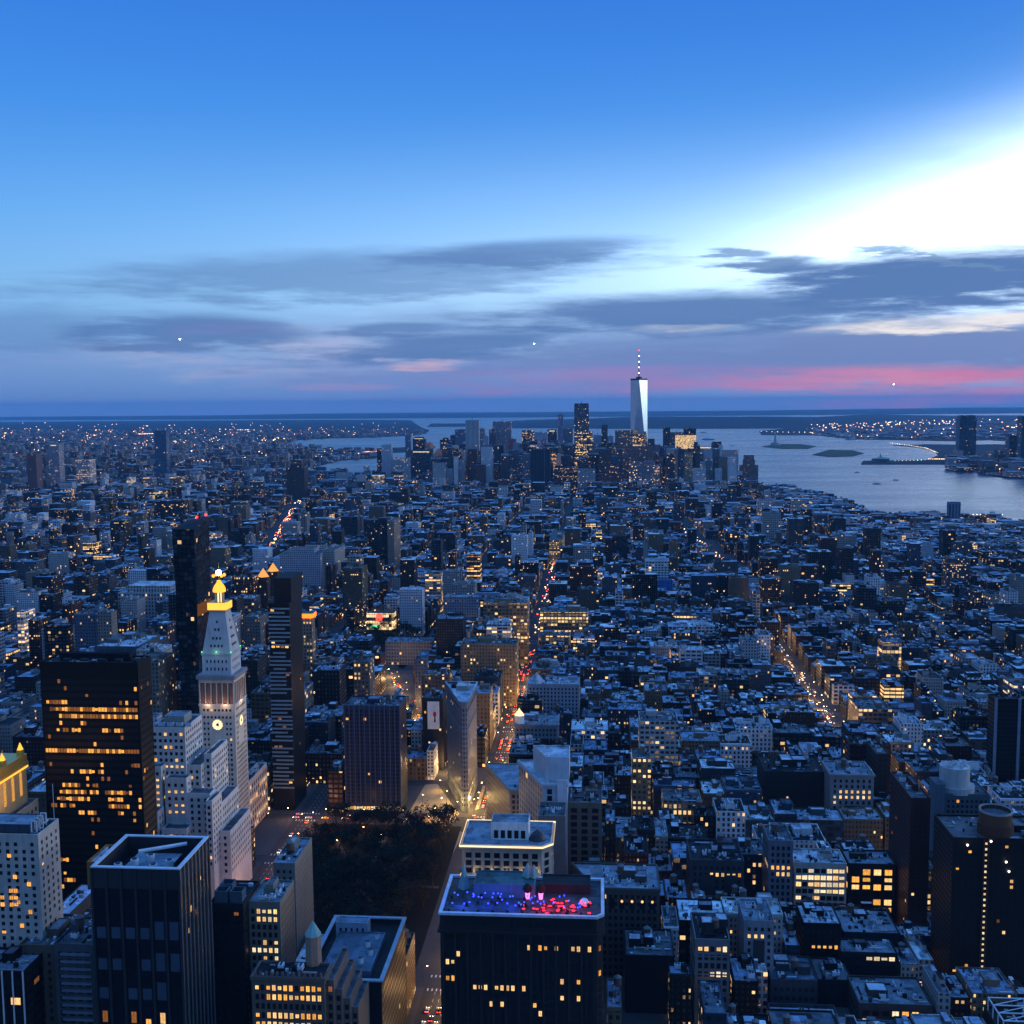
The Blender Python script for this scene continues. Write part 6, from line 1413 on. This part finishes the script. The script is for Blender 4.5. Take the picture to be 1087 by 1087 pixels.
for k, y in enumerate(range(520, 1500, 44)):
    street_lamp(-86 + 11.5, y, math.pi, y < 1300, "street lamp on the kerb of the central avenue", G1)
    if k % 2: street_lamp(-86 - 11.5, y + 20, 0, False, "street lamp on the kerb of the central avenue", G1)
for y in range(690, 1700, 50): street_lamp(233 - 11.5, y, 0, y < 1650, "street lamp on the kerb of the right avenue", "street lamps lining the right avenue", 14000)
for y in range(850, 1500, 42): street_lamp(bway_u(y) - 9.5, y, 0, y < 1300, "street lamp along the diagonal avenue left of the wedge tower", "street lamps along the diagonal avenue")
for x in range(-330, -110, 30): street_lamp(x, 815.5, math.pi / 2, True, "street lamp on the cross street behind the park", "street lamps behind the park", 3200, (1, .50, .2))
for y in range(600, 815, 42): street_lamp(-226 + 10.5, y, math.pi, True, "street lamp on the street left of the park", "street lamps left of the park", 6000, (1, .5, .25))
for (x, y, e) in ((-110.5, 836.5, 4200), (-122, 860, 3600), (-131, 885, 3000), (-98, 842.5, 4200), (-96, 858, 3000), (-96, 880, 2500), (-126, 822, 2500), (-140, 850, 2000)): street_lamp(x, y, math.pi / 2, True, "amber street lamp on the plaza round the wedge tower", "street lamps on the plaza", e * 2.2, (1, .62, .18))

def car_meshes():
    out = []
    for k, (L, W, H, col) in enumerate(((4.6, 1.85, 1.45, 'metal_dark'), (4.8, 1.9, 1.5, 'cab_yellow'), (4.9, 1.95, 1.75, 'white_paint'), (4.5, 1.8, 1.45, 'metal_pale'))):
        b = MB(); h0 = .35; hm = H * .58
        prof = [(-L / 2, h0), (-L / 2, hm * .95), (-L * .32, hm), (-L * .24, H * .97), (L * .12, H), (L * .30, hm), (L / 2 - .1, hm * .88), (L / 2, h0)]
        for s in (-1, 1):
            pts = [(s * W / 2 * (.86 if z > hm else 1), y, z) for y, z in prof]; b.face(pts if s > 0 else pts[::-1], col)
        for (ya, za), (yb, zb) in zip(prof, prof[1:]):
            ka, kb = (.86 if za > hm else 1), (.86 if zb > hm else 1); glass = (za > hm) != (zb > hm) or False
            b.face([(-W / 2 * ka, ya, za), (W / 2 * ka, ya, za), (W / 2 * kb, yb, zb), (-W / 2 * kb, yb, zb)], 'dark_glass' if glass else col)
        for s in (-1, 1): b.face([(s * W / 2 * .88, -L * .22, hm + .06), (s * W / 2 * .88, L * .24, hm + .06), (s * W / 2 * .875, L * .11, H * .93), (s * W / 2 * .875, -L * .2, H * .93)], 'dark_glass')
        body = b.mesh("body"); w = MB()
        for s in (-1, 1):
            for y in (-L * .31, L * .31):
                for k2 in range(10):
                    a0, a1 = 2 * math.pi * k2 / 10, 2 * math.pi * (k2 + 1) / 10; x = s * W / 2
                    w.face([(x - s * .2, y + .34 * math.cos(a0), .34 + .34 * math.sin(a0)), (x - s * .2, y + .34 * math.cos(a1), .34 + .34 * math.sin(a1)), (x + s * .02, y + .34 * math.cos(a1), .34 + .34 * math.sin(a1)), (x + s * .02, y + .34 * math.cos(a0), .34 + .34 * math.sin(a0))], 'tyre')
                w.face([(s * W / 2 + s * .021, y + .34 * math.cos(2 * math.pi * q / 10), .34 + .34 * math.sin(2 * math.pi * q / 10)) for q in range(10)], 'tyre')
        hl, tl = MB(), MB(); hl.box(-.22, .22, -.06, .08, -.12, .12, 'head_light', bottom=True); tl.box(-.22, .22, -.08, .06, -.12, .12, 'tail_light', bottom=True)
        whole = MB(); 
        for src in (b, w):
            for f, m_ in zip(src.f, src.m): whole.face([src.v[i] for i in f], src.mats[m_])
        for s in (-.68, .68): whole.box(s - .24, s + .24, L / 2 - .02, L / 2 + .12, .58, .84, 'head_light', bottom=True); whole.box(s - .24, s + .24, -L / 2 - .12, -L / 2 + .02, .68, .94, 'tail_light', bottom=True)
        out.append((L, body, w.mesh("wheels"), hl.mesh("headlight"), tl.mesh("taillight"), whole.mesh("car")))
    return out
CARS = car_meshes(); cr = random.Random(5)
KNAME = ["dark car", "yellow taxi", "white car", "silver car"]
def car(x, y, rz, parts, where, group):
    k = cr.choice([0, 0, 1, 1, 2, 3]); L, body_, wh, hl, tl, whole = CARS[k]; lab = f"{KNAME[k]} with lamps on, {where}"
    if not parts:
        o = put("car", whole, None, (x, y, .01), rz); tag(o, lab, "car", group); return
    T = thing("car", lab, "car", (x, y, .01), group); T.rotation_euler.z = rz
    put("body", body_, T, (0, 0, 0)); put("wheels", wh, T, (0, 0, 0))['kind'] = 'stuff'
    for s in (-.68, .68): put("headlight", hl, T, (s, L / 2, .70)); put("taillight", tl, T, (s, -L / 2, .80))
def lane(fx, y0, y1, gap, lanes, rz, parts_to, where, group, slope=0.0):
    for q in lanes:
        y = y0 + cr.random() * gap
        while y < y1:
            car(fx(y) + q, y, rz, y < parts_to, where, group); y += gap * cr.choice([.22, .3, .4, .8, 1.6, 2.4])
S_ = 0.0    # heading down the avenue: tail lamps towards the camera
lane(lambda y: -86, 520, 700, 34, (-4.6, -1.4, 1.8), S_, 1200, "near end of the central avenue", "cars on the near central avenue")
lane(lambda y: -86, 700, 830, 18, (-6, -3, 0, 3), S_, 1200, "queue beside the park on the central avenue", "cars queuing beside the park")
lane(lambda y: -86, 845, 1450, 26, (-6, -2, 2), S_, 900, "on the central avenue beyond the wedge tower", "cars on the far central avenue")
lane(lambda y: bway_u(y), 845, 1400, 32, (-4, -1), -math.atan(.345) * -1, 900, "on the diagonal avenue left of the wedge tower", "cars on the diagonal avenue")
lane(lambda y: bway_u(y), 760, 835, 11, (-8, -4), .37, 900, "in the junction before the wedge tower", "cars in the junction")
lane(lambda y: 233, 720, 1600, 40, (-6, -2.5, 1, 4.5), math.pi, 820, "coming up the right avenue", "cars on the right avenue")
for x in range(-330, -110, 13):
    if cr.random() < .75: car(x + cr.random() * 5, 822, math.pi / 2, True, "on the cross street behind the park", "cars behind the park")
    if cr.random() < .6: car(x + cr.random() * 5, 829, -math.pi / 2, True, "on the cross street behind the park", "cars behind the park")
for y in range(600, 820, 26): car(-226 + cr.choice([-3, 2]), y + cr.random() * 8, 0 if cr.random() < .5 else math.pi, True, "on the street left of the park", "cars left of the park")
for (x, y, z_) in ((-104, 566, 0),):
    T = thing("bus", "white bus driving beside the dark park edge", "bus", (-80, 600, .01)); b = MB(); b.box(-81.3, -78.7, 594, 606, .5, 3.2, 'white_paint', bottom=True); b.build("body", T); b = MB(); b.box(-81.33, -78.67, 594.8, 605.2, 1.6, 2.6, 'dark_glass', bottom=True); b.build("window", T)
    for s in (-1, 1):
        for yy in (597, 603): b = MB(); b.cyl(-80 + s * 1.1, yy, .0, .5, .5, .5, 8, 'tyre', 'tyre'); b.build("wheel", T)
# glitter of traffic further away
TRF = MB(); tr = random.Random(12)
def glitter(p0, p1, n, w, mats, r0=.5, r1=1.1, z=2.0, parts=TRF):
    for _ in range(n):
        t = tr.random(); x, y = p0[0] + (p1[0] - p0[0]) * t + tr.uniform(-w, w), p0[1] + (p1[1] - p0[1]) * t; zz = zc(x, y) + z; s = tr.uniform(r0, r1)
        parts.box(x - s, x + s, y - s, y + s, zz, zz + 1.6 * s, tr.choice(mats), bottom=True)
glitter(ground_at(284, 588), ground_at(312, 540), 110, 9, ('far_white', 'far_orange', 'far_orange', 'far_red'), .5, 1.1)
glitter(ground_at(270, 600), ground_at(284, 588), 14, 8, ('far_orange',), .5, 1.1)
glitter(ground_at(312, 540), ground_at(330, 514), 30, 9, ('far_white', 'far_orange'), .6, 1.2)
glitter(ground_at(787, 612), ground_at(741, 575), 100, 9, ('far_white', 'far_orange', 'far_orange', 'far_red'), .4, .9)
glitter(ground_at(741, 575), ground_at(715, 552), 24, 8, ('far_white', 'far_orange'), .5, 1.1)
glitter((233, 1650), (233, 2050), 16, 8, ('far_white', 'far_orange', 'far_red'), .4, .8)
glitter((233, 1000), (233, 1330), 34, 12, ('far_orange', 'far_orange', 'far_white'), .2, .45)
glitter((bway_u(900), 900), (bway_u(1300), 1300), 30, 10, ('far_orange', 'far_orange', 'far_red'), .2, .45)
glitter((-86, 900), (-86, 1500), 50, 13, ('far_orange', 'far_orange', 'far_red'), .2, .4)
glitter((-86, 1500), (-86, 2300), 70, 7, ('far_red', 'far_orange', 'far_white'), .4, .9)
glitter(ground_at(378, 668), ground_at(386, 660), 40, 16, ('far_white', 'far_white', 'far_orange'), .5, .9)
glitter(ground_at(352, 640), ground_at(372, 662), 26, 5, ('far_red', 'far_red', 'far_white'), .4, .8)
glitter(ground_at(687, 606), ground_at(691, 585), 16, 5, ('far_red',), .4, .8)
o = TRF.build("traffic_lights"); tag(o, "glitter of distant traffic lamps on the far avenues", "traffic", None, 'stuff')

def tree_mesh(seed, mat, n=800, bare=False):
    r = random.Random(seed); t = MB(); t.cyl(0, 0, 0, 5, .38, .24, 8, 'bark'); tips = []
    for k in range(7):
        a = 2 * math.pi * k / 7 + r.uniform(-.3, .3); L = r.uniform(3.2, 5.4); z0 = r.uniform(3.6, 5.2); tip = (L * math.cos(a) * .8, L * math.sin(a) * .8, z0 + L * r.uniform(.6, 1.2))
        t.bar((0, 0, z0), tip, .12, 'bark', 5); tips.append(tip)
        for _ in range(2):
            tp = (tip[0] + r.uniform(-1.8, 1.8), tip[1] + r.uniform(-1.8, 1.8), tip[2] + r.uniform(.6, 2.4)); t.bar(tip, tp, .06, 'bark', 4); tips.append(tp)
    c = MB(); clumps = [(p[0], p[1], p[2] + .4, r.uniform(1.2, 2.2)) for p in tips] + [(0, 0, 9, 2.2), (.5, -.6, 10.5, 1.7)]
    for _ in range(n):
        x, y, z, s = r.choice(clumps); d = Vector((r.gauss(0, 1), r.gauss(0, 1), r.gauss(0, .8))).normalized() * s * r.random() ** .4
        p = Vector((x, y, z)) + d; u_ = Vector((r.gauss(0, 1), r.gauss(0, 1), r.gauss(0, 1))).normalized(); w_ = u_.orthogonal().normalized(); k = r.uniform(.22, .5)
        c.face([tuple(p - u_ * k), tuple(p + w_ * k * .7), tuple(p + u_ * k), tuple(p - w_ * k * .7)], mat)
    return t.mesh("trunk"), c.mesh("crown")
TREES = [tree_mesh(1, 'leaf'), tree_mesh(2, 'leaf_brown', 700), tree_mesh(3, 'leaf', 850), tree_mesh(4, 'leaf_brown', 600)]
tr2 = random.Random(31); spots = []
def plant_trees(x0, x1, y0, y1, n, label, group, ok=lambda x, y: True):
    got = 0; tries = 0
    while got < n and tries < 4000:
        tries += 1; x, y = tr2.uniform(x0, x1), tr2.uniform(y0, y1)
        if not ok(x, y) or any((x - a) ** 2 + (y - b_) ** 2 < 26 for a, b_ in spots): continue
        spots.append((x, y)); got += 1; tm, cm = tr2.choice(TREES); s = tr2.uniform(1.0, 1.65); rz = tr2.uniform(0, 6.28)
        T = thing("park_tree", label, "tree", (x, y, .16), group); put("trunk", tm, T, (0, 0, 0), rz, (s, s, s)); put("crown", cm, T, (0, 0, 0), rz, (s, s, s))
plant_trees(-208, -110, 604, 806, 150, "dark leafed tree in the unlit park", "trees in the park")
plant_trees(-348, -242, 1402, 1524, 36, "dark tree in the square before the glaring store", "trees in the far square")
for k, (x, y) in enumerate(((-196, 790), (-176, 796), (-160, 782), (-190, 770), (-140, 792), (-125, 740), (-150, 704))):
    T = thing("park_lamp", "small amber lamp under the park trees", "lamp", (x, y, .16), "lamps in the park"); b = MB(); b.bar((x, y, .16), (x, y, 4), .07, 'metal_dark'); b.build("stem", T); b = MB(); b.ball((x, y, 4.3), .35, 'sodium'); b.build("globe", T); lamp_light(T, (0, 0, 4.9), 1500 if k < 4 else 90, (1, .5, .2), .3)
T = thing("flagpole", "white tipped flagpole at the park corner", "flagpole", (-118, 806, .16)); b = MB(); b.bar((-118, 806, .16), (-118, 806, 24), .14, 'metal_pale'); b.build("pole", T); b = MB(); b.ball((-118, 806, 24.4), .55, 'white_light'); b.build("lamp", T)

# ------------------------------------------------------------------ across the water
fr = random.Random(77)
def inside(poly, x, y):
    c = False
    for i in range(len(poly)):
        (x1, y1), (x2, y2) = poly[i], poly[i - 1]
        if (y1 > y) != (y2 > y) and x < (x2 - x1) * (y - y1) / (y2 - y1) + x1: c = not c
    return c
FB = MB(); FL = MB()
def scatter(poly, pxr, pyr, n, hs, size, nl=0, lm=('far_white', 'far_orange', 'far_orange'), bld=FB, ls=(1.4, 3.2)):
    done = 0; tries = 0
    while done < n and tries < n * 6:
        tries += 1; x, y = ground_at(fr.uniform(*pxr), fr.uniform(*pyr))
        if not inside(poly, x, y): continue
        w, d, h = fr.uniform(*size), fr.uniform(*size), fr.choice(hs) * fr.uniform(.7, 1.3); zb = zc(x, y); t = fr.choice([(.25, .22, .19), (.12, .12, .13), (.3, .3, .3), (.18, .1, .08), (.4, .38, .36)])
        bld.win = (5, 4, .5, .5); bld.lit = (.03, fr.random(), .5, .1); bld.box(x - w / 2, x + w / 2, y - d / 2, y + d / 2, zb, zb + h, 'masonry_facade', 'roof', t, fr.choice(ROOFS)[1], zb=zb); done += 1
    done = 0; tries = 0
    while done < nl and tries < nl * 8 + 8:
        tries += 1; x, y = ground_at(fr.uniform(*pxr), fr.uniform(*pyr))
        if not inside(poly, x, y): continue
        s = fr.uniform(*ls) * math.hypot(x, y) / 9000; zb = zc(x, y) + fr.uniform(6, 30); FL.box(x - s, x + s, y - s, y + s, zb, zb + 1.6 * s, fr.choice(lm), bottom=True); done += 1
scatter(BROOK, (-20, 460), (456, 506), 4200, [9, 11, 14, 18, 26], (18, 55), 260, ls=(1.0, 2.4))
scatter(BROOK, (-20, 330), (478, 507), 1200, [10, 13, 18, 40, 55], (16, 40), 90)
scatter(NJ, (860, 1110), (448, 466), 900, [10, 12, 16, 20], (40, 120), 110, ls=(1.4, 2.8))
scatter(PARKP, (1010, 1110), (484, 506), 160, [10, 14, 20, 40], (30, 70), 26)
scatter(BROOK, (-10, 420), (450, 472), 0, [10], (20, 40), 170, ls=(1.0, 2.0))
o = FB.build("far_town"); tag(o, "hazy low town beyond the rivers", "town", None, 'stuff')
def row_lights(pts, n, mats, s=1.8, z=8):
    jit = z if 18 <= z <= 25 else 6
    for k in range(n):
        t = k / max(1, n - 1) * (len(pts) - 1); i = min(int(t), len(pts) - 2); f = t - i
        px, py = pts[i][0] + (pts[i + 1][0] - pts[i][0]) * f, pts[i][1] + (pts[i + 1][1] - pts[i][1]) * f
        x, y = ground_at(px + fr.uniform(-1, 1) * (jit > 15) * 4, py + fr.uniform(-1, 1) * (jit - 6) / 6); q = .75 * s * math.hypot(x, y) / 9000 * fr.uniform(.7, 1.2); zb = zc(x, y) + z; FL.box(x - q, x + q, y - q, y + q, zb, zb + 1.6 * q, fr.choice(mats), bottom=True)
row_lights([(945, 471.5), (966, 474.2), (983, 477), (995, 482)], 26, ('far_white',), 2.4)
row_lights([(986, 489), (1018, 489)], 18, ('far_orange', 'far_white'), 3.0); row_lights([(950, 491), (982, 490)], 9, ('far_white', 'far_green'), 2.0)
row_lights([(240, 500), (262, 493)], 22, ('far_white', 'far_orange'), 2.6, 40); row_lights([(200, 497), (242, 500)], 14, ('far_white',), 1.5, 40); row_lights([(186, 504), (206, 493)], 16, ('far_white',), 1.2, 45)
row_lights([(281, 470), (298, 467)], 12, ('far_white', 'far_orange'), 3.4, 20); row_lights([(382, 482), (402, 481)], 16, ('far_orange', 'far_red'), 3.0, 12); row_lights([(252, 457), (264, 457)], 8, ('far_white',), 2.4)
row_lights([(290, 491), (304, 495)], 10, ('far_white',), 2.6); row_lights([(322, 493), (330, 496)], 7, ('far_white',), 2.4); row_lights([(330, 487), (352, 483)], 16, ('far_white', 'far_orange'), 2.4)
row_lights([(862, 455), (900, 453), (940, 452), (975, 450), (1020, 450)], 70, ('far_orange', 'far_white', 'far_orange'), 3.0, 22); row_lights([(940, 448), (1085, 446)], 26, ('far_white', 'far_orange'), 3.0, 20)
row_lights([(744, 453), (768, 452.6)], 12, ('far_white', 'far_orange'), 3.0, 8); row_lights([(600, 450), (700, 450)], 12, ('far_white',), 1.7, 10); row_lights([(808, 459), (860, 460)], 10, ('far_white',), 2.4)
row_lights([(1033, 549.5), (1064, 549.5)], 9, ('far_white',), 2.6, 8); row_lights([(1010, 546), (1018, 546)], 5, ('far_orange',), 2.2, 6); row_lights([(1019, 497), (1033, 497)], 8, ('far_white', 'far_orange'), 3.0)
row_lights([(148, 465), (162, 464.5)], 9, ('far_orange',), 3.4, 40); row_lights([(145, 474), (160, 474)], 10, ('far_orange',), 2.4, 25); row_lights([(178, 473), (195, 473)], 12, ('far_orange', 'far_white'), 2.4, 25)
for k in range(80): px = fr.uniform(720, 1086); x, y = ground_at(px, fr.uniform(447, 449)); 
o = FL.build("shore_lights"); tag(o, "scattered warm lamps along the far shores", "lights", None, 'stuff')
# terminal, statue, pier, boats
x, y = ground_at(938, 490); zb = zc(x, y); T = thing("ferry_terminal", "red brick ferry terminal with clock spire on the pier", "terminal", (x, y, zb)); b = MB(); b.box(x - 55, x + 25, y - 20, y + 30, zb, zb + 16, 'brick_red'); b.build("hall", T); b = MB(); b.cyl(x - 10, y, zb + 16, zb + 26, 52, 4, 4, 'copper_green'); b.build("roof", T); b = MB(); b.cyl(x - 18, y, zb + 20, zb + 46, 5, .5, 8, 'metal_dark'); b.build("spire", T)
x, y = ground_at(823, 472.5); zb = zc(x, y); T = thing("statue", "green robed statue with raised arm on an island pedestal", "statue", (x, y, zb)); b = MB(); b.cyl(x, y, zb, zb + 18, 34, 32, 11, 'granite', 'granite'); b.cyl(x, y, zb + 18, zb + 47, 12, 9, 4, 'granite', 'granite'); b.build("pedestal", T)
b = MB(); pr_ = [(6.4, 0), (6.0, 10), (5.0, 22), (4.4, 29), (3.6, 33), (1.6, 34.5), (2.2, 36.5), (2.3, 39), (1.2, 41)]
for (r0, h0), (r1, h1) in zip(pr_, pr_[1:]): b.cyl(x, y, zb + 47 + h0, zb + 47 + h1, r0, r1, 12, 'copper_green')
b.bar((x - 3, y, zb + 79), (x - 5.5, y, zb + 90), 1.1, 'copper_green'); b.bar((x - 5.5, y, zb + 88), (x - 5.5, y, zb + 92), 1.5, 'copper_green')
for k in range(7): a = math.pi * (k + .5) / 7; b.bar((x, y, zb + 86), (x + 4.2 * math.cos(a), y, zb + 86 + 4.2 * math.sin(a)), .3, 'copper_green', 4)
b.build("figure", T); b = MB(); b.ball((x - 5.5, y, zb + 93.5), 1.6, 'gold_light'); b.build("torch", T)
p0, p1 = ground_at(925, 548.5), ground_at(1005, 549.5); T = thing("pier", "long low pier reaching the square vent tower", "pier", (*p0, 0)); b = MB(); d = Vector((p1[0] - p0[0], p1[1] - p0[1])).normalized(); n = Vector((-d.y, d.x)) * 14
b.prism([(p0[0] - n.x, p0[1] - n.y), (p1[0] - n.x, p1[1] - n.y), (p1[0] + n.x, p1[1] + n.y), (p0[0] + n.x, p0[1] + n.y)], -2.5, 7, 'granite', 'roof', ttint=R_GREY); b.build("deck", T)
def boat(px, py, L, lit, label):
    x, y = ground_at(px, py); zb = zc(x, y) - 3; T = thing("boat", label, "boat", (x, y, zb)); W = L * .24; h = L * .06
    lo = [(-L / 2, -W / 2 * .8), (L * .3, -W / 2 * .8), (L / 2 * .94, 0), (L * .3, W / 2 * .8), (-L / 2, W / 2 * .8)]; hi = [(-L / 2, -W / 2), (L * .32, -W / 2), (L / 2, 0), (L * .32, W / 2), (-L / 2, W / 2)]; b = MB()
    for i in range(5): j = (i + 1) % 5; b.face([(x + lo[i][0], y + lo[i][1], zb - .5), (x + lo[j][0], y + lo[j][1], zb - .5), (x + hi[j][0], y + hi[j][1], zb + h), (x + hi[i][0], y + hi[i][1], zb + h)], 'hull')
    b.face([(x + p[0], y + p[1], zb + h) for p in hi], 'metal_dark'); b.build("hull", T)
    b = MB(); b.box(x - L * .38, x + L * .2, y - W * .34, y + W * .34, zb + h, zb + h * 2, 'lit_cool' if lit else 'white_paint', 'white_paint'); b.build("cabin", T); b = MB(); b.box(x - L * .1, x + L * .12, y - W * .22, y + W * .22, zb + h * 2, zb + h * 2.8, 'white_paint'); b.build("bridge", T); b = MB(); b.cyl(x - L * .2, y, zb + h * 2, zb + h * 3.4, L * .03, L * .03, 8, 'hull', 'metal_dark'); b.build("funnel", T)
boat(931, 513, 34, False, "largest dark ferry on the near right water"); boat(951, 509, 26, False, "dark tug right of the largest ferry"); boat(910, 501, 26, False, "small boat further out left of the terminal pier"); boat(906, 466, 90, False, "long grey ship far out before the docks"); boat(761, 469, 60, True, "brightly lit white ferry beyond the gold glass block"); boat(752, 466.5, 110, False, "long barge behind the lit white ferry"); boat(778, 473, 34, False, "small dark boat right of the lit ferry"); boat(747, 459, 70, False, "distant ship near the wooded hill"); boat(733, 466, 40, False, "tiny dark boat left of the lit ferry")
def plane(px, py, dist, label, s=1.0):
    X, Y, Z = ray(px, py); t = dist / math.sqrt(X * X + Y * Y + Z * Z); x, y, z = X * t, Y * t, EYE + Z * t; T = thing("aeroplane", label, "aeroplane", (x, y, z)); b = MB()
    pr = [(.2, -20), (1.8, -17), (2.0, 0), (1.8, 10), (.4, 19)]
    for (r0, a0), (r1, a1) in zip(pr, pr[1:]):
        for k in range(8):
            c0, c1 = 2 * math.pi * k / 8, 2 * math.pi * (k + 1) / 8; b.face([(x + r0 * math.cos(c0), y + a0, z + r0 * math.sin(c0)), (x + r0 * math.cos(c1), y + a0, z + r0 * math.sin(c1)), (x + r1 * math.cos(c1), y + a1, z + r1 * math.sin(c1)), (x + r1 * math.cos(c0), y + a1, z + r1 * math.sin(c0))], 'metal_pale')
    b.build("fuselage", T); b = MB(); b.prism([(x - 17, y + 6), (x, y - 5), (x + 17, y + 6), (x + 17, y + 8), (x, y + 2), (x - 17, y + 8)], z - .6, z - .2, 'metal_pale', 'metal_pale', bottom=True); b.build("wing", T); b = MB(); b.prism([(x - .2, y + 13), (x + .2, y + 13), (x + .2, y + 19), (x - .2, y + 19)], z, z + 6, 'metal_pale', 'metal_pale'); b.build("tail_fin", T)
    b = MB(); b.ball((x, y - 21, z - 1), 2.6 * s * dist / 9000, 'beacon'); b.build("landing_light", T)
plane(192, 360, 9000, "aeroplane landing light before the dark left cloud", 1.6); plane(567, 365, 11000, "aeroplane light above the skyline left of the mast", 1.3); plane(948, 408, 12000, "faint aeroplane light among the pink clouds at right", .8)

# ------------------------------------------------------------------ air
m, nt, out = new_mat("haze"); vp = nt.nodes.new("ShaderNodeVolumePrincipled"); vp.inputs['Color'].default_value = (*HAZE_C, 1); vp.inputs['Density'].default_value = HAZE_D; vp.inputs['Anisotropy'].default_value = 0.0; nt.links.new(vp.outputs[0], out.inputs['Volume'])
b = MB(); b.box(-62000, 62000, -3000, 75000, zc(62000, 75000) - 30, 560, 'haze', bottom=True); o = b.build("haze"); o['kind'] = 'stuff'; o['label'] = "thin blue evening haze over the city and bay"
